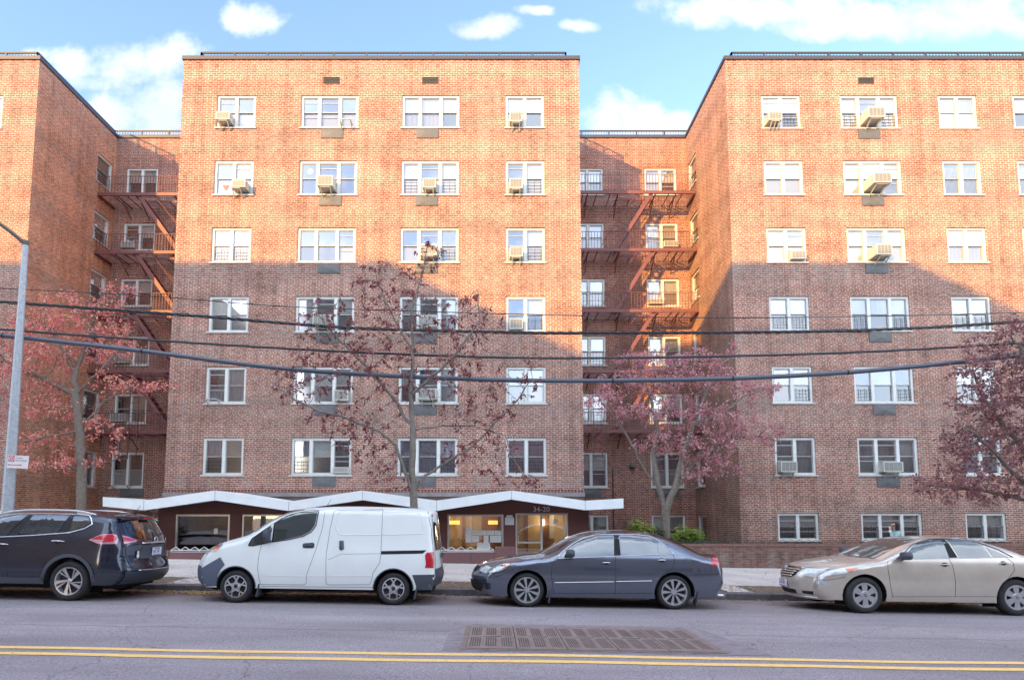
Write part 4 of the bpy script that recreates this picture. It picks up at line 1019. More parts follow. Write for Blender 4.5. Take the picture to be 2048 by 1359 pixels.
# ------------------------------------------------------------------ fire escapes
def fire_escape(xl, xr, flip, px_levels, pxx, label, ladder_x):
    YP = YB - 1.2
    zs = [W(pxx, y, YP).z for y in px_levels]
    fe = empty('fire_escape', (0, 0, 0)); fe['label'] = label; fe.parent = bld; fe.location = (0, 0, 0)
    def fp(mb, n): return bpart(mb, n, M['oxide'], fe)
    W_ = xr - xl
    # opening of the stair at each level (x0, x1) and run of the flight
    for k, z in enumerate(zs):
        mb = MB()
        y0, y1 = YP, YB - .03
        mb.box((xl + .02, y0, z - .065), (xr - .02, y0 + .05, z + .075))          # front channel
        mb.box((xl + .02, y0 + .05, z - .09), (xl + .07, y1, z + .02)); mb.box((xr - .07, y0 + .05, z - .09), (xr - .02, y1, z + .02))
        if flip: ox0, ox1 = xl + 2.3, xl + 4.0
        else: ox0, ox1 = xl + 1.75, xl + 3.5
        if k == 0 and False: ox0 = ox1
        ym = y0 + .62
        def slats(a, b, ya, yb):
            y = ya
            while y < yb: mb.box((a, y, z - .010), (b, y + .006, z + .008)); y += .11
            x = a
            while x <= b + .01: mb.box((x - .015, ya, z - .06), (x + .015, yb, z - .021)); x += .62
        last = k == len(zs) - 1
        if last: slats(xl + .08, xr - .08, y0 + .06, y1)
        else:
            slats(xl + .08, ox0, y0 + .06, y1); slats(ox1, xr - .08, y0 + .06, y1); slats(ox0, ox1, ym, y1)
            mb.box((ox0, ym - .03, z - .08), (ox1, ym, z + .02))
        for x in (xl + .9, ox0, ox1, xr - .9):                                 # brackets back to the wall
            mb.beam((x, y0 + .05, z - .07), (x, y1, z - .07), .05, .05, up=(0, 0, 1)); mb.beam((x, y0 + .45, z - .1), (x, y1, z - .62), .04, .04, up=(0, 0, 1))
        fp(mb, 'platform')
        mb = MB(); zr = z + .86
        mb.tube([(xl + .02, y0 + .02, zr), (xr - .02, y0 + .02, zr)], .016, 5); mb.tube([(xl + .02, y0 + .02, z + .47), (xr - .02, y0 + .02, z + .47)], .008, 4)
        x = xl + .1
        while x < xr - .05: mb.box((x - .009, y0 + .011, z + .09), (x + .009, y0 + .029, zr)); x += .135
        fp(mb, 'railing')
        if not last:
            zb = zs[k + 1]; sy = y0 + .09
            if flip: xa, xb = ox1 - .15, ox0 + .05 - .0
            else: xa, xb = ox0 + .1, ox1 + .1
            A = Vector((xa, 0, z)); B = Vector((xb + (-.25 if flip else .25), 0, zb))
            mb = MB(); 
            for yy in (sy, sy + .46): mb.beam((A.x, yy, A.z), (B.x, yy, B.z), .035, .17, up=(0, 0, 1))
            for i in range(1, 12):
                p = A.lerp(B, i / 12); mb.box((p.x - .11, sy + .02, p.z - .012), (p.x + .11, sy + .44, p.z + .012))
            d = Vector((-(B - A).z, 0, (B - A).x)).normalized(); d = d if d.z > 0 else -d
            off = d * .62
            for yy in (sy - .0, sy + .46):
                a_, b_ = A + off, B + off
                mb.tube([(a_.x, yy, a_.z - .1), (b_.x, yy, b_.z + .1)], .015, 5)
                for i in range(1, 5, 1):
                    p = A.lerp(B, i / 5); q = p + off; mb.tube([(p.x, yy, p.z), (q.x, yy, q.z)], .009, 4)
            fp(mb, 'stair')
    # drop ladder from the lowest platform
    mb = MB(); z = zs[-1]
    for x in (ladder_x, ladder_x + .38): mb.box((x - .015, YP - .06, z - 1.2), (x + .015, YP - .03, z + 2.0))
    for i in range(10): mb.box((ladder_x, YP - .055, z - 1.1 + i * .3), (ladder_x + .38, YP - .035, z - 1.08 + i * .3))
    fp(mb, 'drop_ladder')
fire_escape(XC1, XR, True, [384, 499, 621, 742, 862], 1270, 'dark red iron fire escape in the right recess', XC1 + 1.0)
fire_escape(XL, XC0, False, [388, 504, 623, 742, 864], 270, 'dark red iron fire escape in the left recess', W(255, 900, 26.2).x)
# ------------------------------------------------------------------ street light with parking sign
YPO = 13.75; xp = W(14, 1036, YPO).x
M['galv'] = plain('galvanised', (.42, .46, .50), .55, .45, noise=.2, nscale=14)
zt_ = W(50, 484, YPO).z; zb_ = SZ(xp, YPO)
lp = tag(empty('street_light', (xp, YPO, zb_)), 'galvanised street light pole at the left edge, behind the black car', 'street light')
mb = MB(); mb.tube([(xp, YPO, zb_), (xp, YPO, zb_ + .9), (xp, YPO, zt_)], [.135, .128, .058], 8); bpart(mb, 'pole', M['galv'], lp)
mb = MB(); mb.box((xp - .2, YPO - .2, zb_), (xp + .2, YPO + .2, zb_ + .06)); mb.lathe([(.17, .06), (.17, .30), (.135, .36)], 8, (xp, YPO, zb_), 'z'); bpart(mb, 'base', M['galv'], lp)
mb = MB(); e = W(-40, 418, YPO - .25); mb.tube([(xp, YPO, zt_ - .05), (xp - .25, YPO - .12, zt_ + .18), (e.x, e.y, e.z), (xp - 1.6, YPO - .9, zt_ + 1.0), (xp - 2.1, YPO - 1.3, zt_ + 1.15)], [.05, .045, .04, .035, .03], 7); mb.lathe([(.0, .03), (.07, .03), (.07, -.06), (.058, -.08)], 8, (xp, YPO, zt_), 'z')
bpart(mb, 'arm', plain('arm_brown', (.12, .11, .10), .6, .3), lp)
mb = MB(); mb.obox((xp - 2.4, YPO - 1.55, zt_ + 1.15), (-.8, -.6, 0), (.6, -.8, 0), (0, 0, 1), .38, .14, .07); bpart(mb, 'lamp_head', M['galv'], lp)
rs = random.Random(9); mb = MB()
for i in range(9):      # torn stickers and tape
    a = -1.57 + rs.uniform(-.7, .7); z = zb_ + rs.uniform(1.0, 1.55); rr_ = .131; dx = rs.uniform(.03, .06); dz = rs.uniform(.03, .08)
    c = Vector((xp + rr_ * math.cos(a), YPO + rr_ * math.sin(a), z)); nrm = Vector((math.cos(a), math.sin(a), 0)); mb.cm = i % 2
    mb.obox(c + nrm * .004, nrm.cross(Vector((0, 0, 1))), nrm, (0, 0, 1), dx, .002, dz)
bpart(mb, 'sticker', [M['paper'], M['ink']], lp)
A, B = W(13.5, 935, YPO - .16), W(57, 909.5, YPO - .16); sgw, sgh = B.x - A.x, B.z - A.z
sg = empty('parking_sign', (A.x, YPO - .16, A.z)); sg.rotation_euler = (0, R(2.2), 0); tag(sg, 'white no parking sign with red double arrow on the street light pole', 'sign')
def local(mb, name, mat, par):
    o = _build(mb, name, mat, None); o.parent = par; return o
M['sign_red'] = plain('sign_red', (.55, .015, .06), .5)
mb = MB(); mb.box((0, 0, 0), (sgw, .006, sgh)); local(mb, 'panel', M['white_paint'], sg)
mb = MB(); q = sgh * .46; mb.box((.02, -.003, sgh - q - .01), (.02 + q, -.001, sgh - .01)); mb.box((.05, -.003, .068), (sgw * .62, -.001, .082))
for s_, x in ((-1, .05), (1, sgw * .62)): mb.prism([(x, .055), (x, .095), (x + s_ * .04, .075)], -.003, -.001, lambda x, z, d: (x, d, z))
local(mb, 'red_print', M['sign_red'], sg)
mb = MB(); mb.lathe([(q * .30, -.005), (q * .42, -.005)], 20, (.02 + q / 2, 0, sgh - .01 - q / 2)); mb.beam((.02 + q * .25, -.006, sgh - .01 - q * .25), (.02 + q * .75, -.006, sgh - .01 - q * .75), .002, .014, up=(0, 1, 0)); local(mb, 'ring', M['white_paint'], sg)
def txt(s, size, mat, loc, rot, parent, name, sx=1, depth=.001):
    cu = bpy.data.curves.new(name, 'FONT'); cu.body = s; cu.size = size; cu.extrude = depth; cu.align_x = 'CENTER'; cu.align_y = 'CENTER'
    o = bpy.data.objects.new(name, cu); C.objects.link(o); dg = bpy.context.evaluated_depsgraph_get()
    me = bpy.data.meshes.new_from_object(o.evaluated_get(dg)); bpy.data.objects.remove(o); me.materials.clear(); me.materials.append(mat)
    o = bpy.data.objects.new(name, me); C.objects.link(o); o.parent = parent; o.location = loc; o.rotation_euler = rot; o.scale = (sx, 1, 1); return o
txt('P', q * .5, M['white_paint'], (.02 + q / 2, -.004, sgh - .01 - q / 2), (R(90), 0, 0), sg, 'letter')
tr_ = plain('sign_text', (.30, .12, .18), .6)
txt('Tuesday', .05, tr_, (q + .12, -.002, sgh - .055), (R(90), 0, 0), sg, 'text'); txt('9AM-10:30AM', .045, tr_, (q + .18, -.002, sgh - .115), (R(90), 0, 0), sg, 'text')
mb = MB(); mb.box((.03, .006, .04), (.14, .05, .06)); mb.box((.03, .006, sgh - .08), (.14, .05, sgh - .06)); local(mb, 'strap', M['galv'], sg)
# ------------------------------------------------------------------ overhead cables
def cable(pts, Y, rad, name, label, mat, twist=0, clamps=()):
    P_ = []
    for i in range(len(pts) - 1): pass
    xs = [p[0] for p in pts]; 
    def interp(x):          # smooth (Catmull-Rom) through the measured points
        i = max(0, min(len(pts) - 2, next((k for k in range(len(pts) - 1) if x <= pts[k + 1][0]), len(pts) - 2)))
        p0, p1, p2, p3 = pts[max(i - 1, 0)], pts[i], pts[i + 1], pts[min(i + 2, len(pts) - 1)]
        t = (x - p1[0]) / (p2[0] - p1[0]); m1 = (p2[1] - p0[1]) / max(1, (p2[0] - p0[0])); m2 = (p3[1] - p1[1]) / max(1, (p3[0] - p1[0])); h = p2[0] - p1[0]
        return (2 * t ** 3 - 3 * t * t + 1) * p1[1] + (t ** 3 - 2 * t * t + t) * h * m1 + (-2 * t ** 3 + 3 * t * t) * p2[1] + (t ** 3 - t * t) * h * m2
    line_ = []
    x0, x1 = pts[0][0], pts[-1][0]; n = 70
    for i in range(n + 1):
        x = x0 + (x1 - x0) * i / n; line_.append(W(x, interp(x), Y))
    c0 = line_[0]; root = tag(empty(name, tuple(c0)), label, 'cable', 'overhead cables over the pavement')
    mb = MB()
    if twist:
        for s_ in range(3):
            tp = []
            fine = []
            for a, b in zip(line_, line_[1:]):
                for j in range(6): fine.append(a.lerp(b, j / 6))
            for i, p in enumerate(fine):
                a = i * .55 + s_ * 2.094; tp.append(p + Vector((0, math.cos(a) * rad * .5, math.sin(a) * rad * .5)))
            mb.tube(tp, rad * .55, 5)
    else: mb.tube(line_, rad, 10)
    bpart(mb, 'sheath', mat, root, smooth=not twist)
    if clamps:
        mb = MB()
        for x in clamps:
            a, b = W(x - 1.5, interp(x - 1.5), Y), W(x + 1.5, interp(x + 1.5), Y); mb.tube([a, b], rad * 1.12, 10)
        bpart(mb, 'joint', M['ink'], root, smooth=False)
M['cable_black'] = plain('cable_black', (.035, .035, .04), .5); M['cable_blue'] = plain('cable_blue', (.075, .09, .125), .35, spec=.6)
cable([(-90, 571), (0, 576), (300, 592), (560, 612), (800, 621), (1000, 627), (1400, 635), (1800, 631), (2140, 622)], 14.6, .011, 'thin_cable', 'thin wire, highest of the four overhead cables', M['cable_black'])
cable([(-90, 595), (0, 603), (400, 632), (700, 655), (1000, 664), (1160, 666), (1600, 663), (1850, 655), (2140, 636)], 14.1, .040, 'black_cable', 'thick twisted black cable, second from the top', M['cable_black'], 1)
cable([(-90, 651), (0, 658), (200, 673), (560, 696), (800, 708), (1024, 715), (1160, 716), (1500, 711), (1800, 700), (2140, 679)], 14.1, .028, 'black_cable', 'smooth black cable between the twisted cable and the thick blue one', M['cable_black'])
cable([(-90, 661), (0, 670), (280, 701), (560, 736), (800, 752), (1024, 760), (1200, 761), (1500, 755), (1760, 739), (2140, 700)], 13.95, .054, 'blue_cable', 'thickest cable, blue grey, lowest of the four', M['cable_blue'], 0, (7, 285, 1225, 1465, 1695))
# ------------------------------------------------------------------ blocks across the street that throw the shade
zr_ = W(600, 524, YF).z; dY = 28.5; H_ = zr_ + .348 * dY
xa1 = W(775, 524, YF).x - .724 * dY
xb0 = 4.2 - .724 * dY; xb1 = W(1825, 530, YF).x - .724 * dY
M['far_brick'] = brick('brick_opposite', (.46, .41, .36), (.38, .34, .31), (.52, .50, .46), (.8, .8, .8), .2)
def block(x0, x1, y0, y1, h, label):
    r = tag(empty('apartment_building', (x0, y1, 0)), label, 'building')
    ops = []
    x = x0 + 1.2
    while x < x1 - 2.2:
        for k in range(int(h // 2.9) - 1): ops.append((x, x + 1.6, 1.6 + k * 2.9, 3.1 + k * 2.9))
        x += 3.7
    mb = MB(); us = sorted({x0, x1, *[o[0] for o in ops], *[o[1] for o in ops]})
    for a, b in zip(us, us[1:]):
        m = (a + b) / 2; zs = [-1.5]
        for o in sorted([o for o in ops if o[0] < m < o[1]], key=lambda o: o[2]): zs += [o[2], o[3]]
        zs.append(h)
        for za, zb in zip(zs[::2], zs[1::2]): mb.quad([(a, y1, za), (b, y1, za), (b, y1, zb), (a, y1, zb)])
    for X in (x0, x1): mb.quad([(X, y0, -1.5), (X, y1, -1.5), (X, y1, h), (X, y0, h)], [(y0, -1.5), (y1, -1.5), (y1, h), (y0, h)])
    mb.quad([(x0, y0, -1.5), (x1, y0, -1.5), (x1, y0, h), (x0, y0, h)]); 
    bpart(mb, 'wall', M['far_brick'], r)
    mb = MB(); mb.quad([(x0, y0, h - .01), (x1, y0, h - .01), (x1, y1, h - .01), (x0, y1, h - .01)]); bpart(mb, 'roof', M['roof'], r)
    mb = MB(); mb.cm = 0
    for (a, b, c, d) in ops: mb.quad([(a, y1 - .15, c), (b, y1 - .15, c), (b, y1 - .15, d), (a, y1 - .15, d)])
    bpart(mb, 'window_row', plain('far_glass', (.06, .07, .08), .08, spec=.8) if 'far_glass' not in bpy.data.materials else bpy.data.materials['far_glass'], r)
block(xb1 + .1, 75, -22, -6, 8.5, 'long low brick building across the street, reflected in the car windows')
block(-95, xa1, -6 - 13, -6, H_, 'long brick apartment block across the street at the left, behind the viewer')
block(xb0, xb1, -6 - 26, -6, H_, 'narrow tall brick apartment block across the street, behind the viewer')
# ------------------------------------------------------------------ cars
def paint(name, col, metal=.35, rough=.35, dust=.1):
    m = plain(name, col, rough, metal, .5, 1.0, noise=dust, nscale=2.5); return m
M['paint_black'] = paint('paint_black', (.025, .032, .055), .5, .14); M['paint_white'] = plain('paint_white', (.80, .84, .82), .35, 0, .5, .4, noise=.03, nscale=2)
M['paint_blue'] = paint('paint_bluegrey', (.15, .17, .22), .7, .16); M['paint_gold'] = paint('paint_gold', (.58, .52, .44), .4, .22)
M['plastic_dark'] = plain('plastic_dark', (.06, .07, .09), .55); M['plastic_grey'] = plain('plastic_grey', (.10, .12, .17), .5)
M['bumper_black'] = plain('bumper_black', (.035, .04, .055), .4); M['rubber'] = plain('rubber', (.025, .025, .027), .8, noise=.3, nscale=9); M['under'] = plain('underbody', (.012, .012, .013), .9)
M['chrome'] = plain('chrome', (.75, .76, .78), .15, .95); M['silver'] = plain('wheel_silver', (.52, .53, .55), .3, .7); M['wheel_dark'] = plain('wheel_dark', (.05, .05, .055), .5, .5)
M['gap'] = plain('panel_gap', (.012, .012, .014), .8)
M['headlamp'] = plain('headlamp', (.62, .66, .66), .12, .1, .8, 1.0, noise=.25, nscale=14); M['amber'] = plain('amber_lens', (.75, .20, .05), .2, 0, .6, 1.0)
M['tail_red'] = plain('tail_red', (.50, .012, .03), .15, 0, .6, 1.0); M['tail_pink'] = plain('tail_clear', (.60, .30, .36), .15, .1, .6, 1.0)
def carglass(name, refl, tint):
    m = glass(name, refl, tint, .01); return m
M['car_glass'] = carglass('car_glass', .12, (.36, .41, .41)); M['car_glass_dark'] = carglass('car_glass_dark', .13, (.07, .08, .09))
M['seat'] = plain('car_seat', (.16, .15, .14), .85); M['seat_tan'] = plain('car_seat_tan', (.36, .31, .25), .85)
M['plate_white'] = plain('plate_white', (.68, .68, .74), .5); M['plate_blue'] = plain('plate_blue', (.06, .08, .25), .5)
def catmull(pts, sub):
    out = []; n = len(pts)
    for i in range(n - 1):
        p0, p1, p2, p3 = pts[max(i - 1, 0)], pts[i], pts[i + 1], pts[min(i + 2, n - 1)]
        for j in range(sub):
            t = j / sub
            out.append(tuple(.5 * (2 * b + (c - a) * t + (2 * a - 5 * b + 4 * c - d) * t * t + (3 * b - a - 3 * c + d) * t ** 3) for a, b, c, d in zip(p0, p1, p2, p3)))
    out.append(tuple(pts[-1])); return out
def tri_grid(poly, step, x0=None, z0=None):
    """concave polygon -> bmesh of small faces (2D)"""
    bm = bmesh.new(); vs_ = [bm.verts.new((x, z, 0)) for x, z in poly]; f = bm.faces.new(vs_)
    bmesh.ops.triangulate(bm, faces=[f], ngon_method='EAR_CLIP')
    xs = [p[0] for p in poly]; zs = [p[1] for p in poly]
    x = math.floor(min(xs) / step) * step + step
    while x < max(xs):
        bmesh.ops.bisect_plane(bm, geom=bm.verts[:] + bm.edges[:] + bm.faces[:], dist=1e-5, plane_co=(x, 0, 0), plane_no=(1, 0, 0)); x += step
    z = math.floor(min(zs) / step) * step + step
    while z < max(zs):
        bmesh.ops.bisect_plane(bm, geom=bm.verts[:] + bm.edges[:] + bm.faces[:], dist=1e-5, plane_co=(0, z, 0), plane_no=(0, 1, 0)); z += step
    bmesh.ops.triangulate(bm, faces=bm.faces[:])
    V = [(v.co.x, v.co.y) for v in bm.verts]; bm.verts.index_update(); Fc = [tuple(v.index for v in f.verts) for f in bm.faces]; bm.free()
    return V, Fc
class Car:
    def __init__(s, name, label, loc, rotz, tilt, pairs, W0, belt, tumble, taper_f, taper_r, wheels, wr, arch, sill, paint_, rnd=.10, sub=4, kind='car'):
        s.root = tag(empty(name, loc), label, kind); s.root.rotation_euler = (0, tilt, rotz)
        s.pairs = catmull([(*a, *b) for a, b in pairs], sub); s.sub = sub
        s.W0, s.belt, s.tumble, s.tf, s.tr, s.rnd = W0, belt, tumble, taper_f, taper_r, rnd
        s.wheels, s.wr, s.arch, s.sill, s.paint = wheels, wr, arch, sill, paint_
        s.S = [(p[0], p[1]) for p in s.pairs]
    def part(s, mb, name, mats, parent=None, smooth=True, weld=False):
        o = _build(mb, name, mats, None, smooth, weld); o.parent = parent or s.root; return o
    def wbase(s, x, z):
        w = s.W0
        b = s.belt(x) if callable(s.belt) else s.belt
        zz = min(z, b); k = .050 if b < 1.0 else .035
        w -= k * ((zz - .58) / .40) ** 2 if zz > .58 else .045 * ((zz - .58) / .36) ** 2
        if z > b:
            e0 = 2 * k * (b - .58) / .16; t = min(1, (z - b) / .12)
            w -= (z - b) * (e0 + (s.tumble - e0) * t * .5) if t < 1 else (.12 * (e0 + s.tumble) / 2) + (z - b - .12) * s.tumble
        xf, af, kf = s.tf; xr, ar, kr = s.tr
        if x < xf: w -= af * ((xf - x) / kf) ** 2
        if x > xr: w -= ar * ((x - xr) / kr) ** 2
        return w
    def dist(s, x, z):
        d = 9
        for a, b in zip(s.S, s.S[1:]):
            dx, dz = b[0] - a[0], b[1] - a[1]; L2_ = dx * dx + dz * dz
            t = 0 if L2_ < 1e-12 else max(0, min(1, ((x - a[0]) * dx + (z - a[1]) * dz) / L2_))
            q = math.hypot(x - a[0] - dx * t, z - a[1] - dz * t)
            if q < d: d = q
        return d
    def y(s, x, z):
        d = s.dist(x, z); w = s.wbase(x, z); r = s.rnd
        if d < r: w -= r - math.sqrt(max(0, r * r - (r - d) ** 2))
        return w
    def side(s, x, z, off=0, sg=-1):
        e = .01; y0 = s.y(x, z)
        if off:
            n = Vector((-(s.y(x + e, z) - s.y(x - e, z)) / (2 * e), 1, -(s.y(x, z + e) - s.y(x, z - e)) / (2 * e)))
            n.x = max(-3, min(3, n.x)); n.z = max(-3, min(3, n.z)); n.normalize()
            return Vector((x + n.x * off, sg * (y0 + n.y * off), z + n.z * off))
        return Vector((x, sg * y0, z))
    def strip(s, u, v, off=0):
        """u: index along the pairs given (unsubdivided), v -1 (near side) .. 1"""
        k = u * s.sub; i = max(0, min(len(s.pairs) - 2, int(k))); t = k - i
        a, b = s.pairs[i], s.pairs[i + 1]; q = [p + (r - p) * t for p, r in zip(a, b)]
        ys = s.wbase(q[0], q[1]) - s.rnd; e = 1 - abs(v) ** 2.4
        P_ = Vector((q[0] + (q[2] - q[0]) * e, v * ys, q[1] + (q[3] - q[1]) * e))
        if off:
            h = .05; A_, B_ = s.strip(min(u + h, (len(s.pairs) - 1) / s.sub), v), s.strip(max(u - h, 0), v)
            C_, D_ = s.strip(u, min(v + h, 1)), s.strip(u, max(v - h, -1))
            n = (A_ - B_).cross(C_ - D_)
            if n.length > 1e-9:
                n.normalize(); c = Vector((0, 0, .6))
                if n.dot(P_ - c) < 0: n = -n
                P_ = P_ + n * off
        return P_
    def body(s, bottom):
        """bottom: list of (x,z) from rear bottom to front bottom along sill and arches"""
        poly = [p for i, p in enumerate(s.S)] + bottom
        V, Fc = tri_grid(poly, .045); mb = MB()
        for sg in (-1, 1):
            b = len(mb.v); mb.v += [tuple(s.side(x, z, 0, sg)) for x, z in V]
            mb.f += [tuple(b + i for i in f) for f in Fc]; mb.uv += [[(0, 0)] * 3] * len(Fc); mb.m += [0] * len(Fc)
        n = len(s.pairs); nv = 20; b = len(mb.v)
        for i in range(n):
            for j in range(nv + 1):
                v = -1 + 2 * j / nv; v = math.copysign(1 - (1 - abs(v)) ** 1.25, v); mb.v.append(tuple(s.strip(i / s.sub, v)))
        for i in range(n - 1):
            for j in range(nv):
                a = b + i * (nv + 1) + j; mb.f.append((a, a + 1, a + nv + 2, a + nv + 1)); mb.uv.append([(0, 0)] * 4); mb.m.append(0)
        s.part(mb, 'body', s.paint, weld=True)
        # arch liners, floor
        mb = MB()
        for wx in s.wheels:
            for sg in (-1, 1):
                pr = None
                for k in range(17):
                    a = math.pi * k / 16; x, z = wx + s.arch * math.cos(a), s.wr + s.arch * math.sin(a) * 1.0
                    w = s.y(x, max(z, .3)) - .012; p = (Vector((x, sg * w, z)), Vector((x, sg * (w - .34), z)))
                    if pr: mb.quad([pr[0], p[0], p[1], pr[1]])
                    pr = p
                mb.quad([(wx - s.arch, sg * (s.W0 - .36), .12), (wx + s.arch, sg * (s.W0 - .36), .12), (wx + s.arch, sg * (s.W0 - .36), s.wr + s.arch), (wx - s.arch, sg * (s.W0 - .36), s.wr + s.arch)])
        x0, x1 = s.S[0][0] + .05, s.S[-1][0] - .05
        mb.box((s.wheels[0] + s.arch, -s.W0 + .16, s.sill - .02), (s.wheels[1] - s.arch, s.W0 - .16, s.sill + .1)); mb.box((x0, -s.W0 + .38, .20), (x1, s.W0 - .38, .34))
        s.part(mb, 'underbody', M['under'], smooth=False)
    def arcs(s, x0, x1, sill_r, sill_f):
        """bottom contour rear -> front with the two wheel arches"""
        fx, rx = s.wheels; out = []
        def arch(cx):
            z0 = s.sill; a0 = math.asin(max(-1, min(1, (z0 - s.wr) / s.arch)))
            for k in range(15):
                a = a0 + (math.pi - 2 * a0) * k / 14; out.append((cx + s.arch * math.cos(a), s.wr + s.arch * math.sin(a)))
        out.append((rx + s.arch + .12, sill_r)); arch(rx); arch(fx); out.append((fx - s.arch - .10, sill_f)); return out
    def spatch(s, poly, name, mat, off=.004, both=False, parent=None, step=.06, closed=True):
        V, Fc = tri_grid(poly, step)
        for sg in ((1, -1) if both else (-1,)):
            mb = MB(); b = len(mb.v); mb.v += [tuple(s.side(x, z, off, sg)) for x, z in V]; mb.f += [tuple(b + i for i in f) for f in Fc]; mb.uv += [[(0, 0)] * 3] * len(Fc); mb.m += [0] * len(Fc)
            o = s.part(mb, name, mat, parent)
        return o
    def tpatch(s, poly, name, mat, off=.005, step=.08, parent=None):
        V, Fc = tri_grid(poly, step); mb = MB(); mb.v = [tuple(s.strip(u, v, off)) for u, v in V]; mb.f = Fc; mb.uv = [[(0, 0)] * 3] * len(Fc); mb.m = [0] * len(Fc)
        return s.part(mb, name, mat, parent)
    def sline(s, pts, name, mat, r=.006, off=.0, closed=False, parent=None, step=.05, both=False):
        P_ = []; q = list(pts) + ([pts[0]] if closed else [])
        for a, b in zip(q, q[1:]):
            n = max(1, int(math.hypot(b[0] - a[0], b[1] - a[1]) / step))
            for j in range(n): P_.append((a[0] + (b[0] - a[0]) * j / n, a[1] + (b[1] - a[1]) * j / n))
        P_.append(q[-1]); mb = MB(); mb.tube([s.side(x, z, off) for x, z in P_], r, 5)
        if both: mb.tube([s.side(x, z, off, 1) for x, z in P_], r, 5)
        return s.part(mb, name, mat, parent)
    def tline(s, pts, name, mat, r=.006, off=.0, parent=None, step=.08):
        P_ = []
        for a, b in zip(pts, pts[1:]):
            n = max(1, int(math.hypot(b[0] - a[0], b[1] - a[1]) / step))
            for j in range(n): P_.append((a[0] + (b[0] - a[0]) * j / n, a[1] + (b[1] - a[1]) * j / n))
        P_.append(pts[-1]); mb = MB(); mb.tube([s.strip(u, v, off) for u, v in P_], r, 5); return s.part(mb, name, mat, parent)
    def wheel(s, style, rim_r, inset=.03, tw=.215, mats=None):
        for wx in s.wheels:
            for sg in (-1, 1):
                yo = sg * (s.W0 - inset); R_ = s.wr
                w = empty('wheel'); w.parent = s.root; w.location = (wx, yo, s.wr)
                mb = MB(); d = -sg
                prof = [(rim_r, .012), (rim_r + .012, .0), (R_ - .045, -.006), (R_ - .018, .008), (R_ - .002, .035), (R_, .06), (R_, tw - .05), (R_ - .02, tw - .01), (rim_r, tw)]
                mb.lathe([(r, d * o) for r, o in prof], 48, (0, 0, 0)); s.part(mb, 'tyre', M['rubber'], w)
                mb = MB(); yy = lambda o: d * o
                mb.lathe([(rim_r + .002, yy(.006)), (rim_r - .018, yy(.008)), (rim_r - .026, yy(.03)), (rim_r - .04, yy(.16))], 40, (0, 0, 0))
                mb.cm = 1; mb.lathe([(rim_r - .03, yy(.10)), (.0, yy(.10))], 24, (0, 0, 0)); mb.lathe([(.14, yy(.085)), (.0, yy(.085))], 24, (0, 0, 0)); mb.cm = 0
                def spoke(a, w0, w1, r0, r1, y0_, y1_, skew=0, th=.02):
                    c, s_ = math.cos(a), math.sin(a); c1, s1 = math.cos(a + skew), math.sin(a + skew)
                    P8 = []
                    for (r, w_, cc, ss, yo_) in ((r0, w0, c, s_, y0_), (r1, w1, c1, s1, y1_)):
                        for (k, dd) in ((-1, 0), (1, 0), (.6, th), (-.6, th)):
                            P8.append((r * cc - k * w_ / 2 * ss, yy(yo_ + dd), r * ss + k * w_ / 2 * cc))
                    for f in ((0, 1, 5, 4), (1, 2, 6, 5), (2, 3, 7, 6), (3, 0, 4, 7), (0, 1, 2, 3), (4, 5, 6, 7)): mb.quad([P8[i] for i in f])
                ph = .35
                if style == 'ten':
                    for i in range(9):
                        a = ph + i * 2 * math.pi / 9; spoke(a, .022, .062, .05, rim_r - .012, .03, .014)
                    mb.lathe([(.058, yy(.028)), (.05, yy(.018)), (.0, yy(.016))], 20, (0, 0, 0)); mb.cm = 1
                    for i in range(5): a = i * 1.2566; mb.lathe([(.009, yy(.012)), (0, yy(.011))], 8, (.052 * math.cos(a), 0, .052 * math.sin(a)))
                elif style == 'star':
                    for i in range(5):
                        a = math.pi / 2 + i * 1.2566 + .0; spoke(a - .0, .05, .035, .03, rim_r * .66, .03, .02); 
                        for q in (-1, 1): spoke(a, .032, .032, rim_r * .55, rim_r - .012, .024, .008, skew=q * .26)
                        b2 = a + .628
                        c0 = Vector((math.cos(a) * rim_r * .6, 0, math.sin(a) * rim_r * .6)); c1 = Vector((math.cos(b2) * .065, 0, math.sin(b2) * .065)); c2 = Vector((math.cos(a + 1.2566) * rim_r * .6, 0, math.sin(a + 1.2566) * rim_r * .6))
                        for A_, B_ in ((c0, c1), (c1, c2)): mb.beam(A_ + Vector((0, yy(.03), 0)), B_ + Vector((0, yy(.035), 0)), .02, .022, up=(0, 1, 0))
                    mb.lathe([(.062, yy(.03)), (.055, yy(.014)), (.036, yy(.012))], 20, (0, 0, 0)); mb.cm = 1; mb.lathe([(.036, yy(.013)), (.0, yy(.01))], 16, (0, 0, 0))
                elif style == 'cap':
                    for i in range(6):
                        a = ph + .2 + i * math.pi / 3; spoke(a, .075, .125, .045, rim_r - .01, .004, .016)
                    mb.lathe([(.085, yy(.012)), (.07, yy(.0)), (.0, yy(-.006))], 24, (0, 0, 0)); mb.lathe([(rim_r - .008, yy(.004)), (rim_r - .034, yy(.008)), (rim_r - .036, yy(.02))], 40, (0, 0, 0)); mb.cm = 1; mb.lathe([(.026, yy(-.008)), (.018, yy(-.009))], 16, (0, 0, 0))
                elif style == 'swirl':
                    for i in range(5):
                        a = ph + i * 1.2566; spoke(a, .026, .07, .04, rim_r - .012, .032, .012, skew=.42); spoke(a + .33, .018, .028, .05, rim_r - .012, .04, .016, skew=.50)
                    mb.lathe([(.05, yy(.03)), (.04, yy(.018)), (0, yy(.014))], 20, (0, 0, 0))
                s.part(mb, 'rim', [mats[0] if mats else M['silver'], M['wheel_dark']], w, smooth=False)
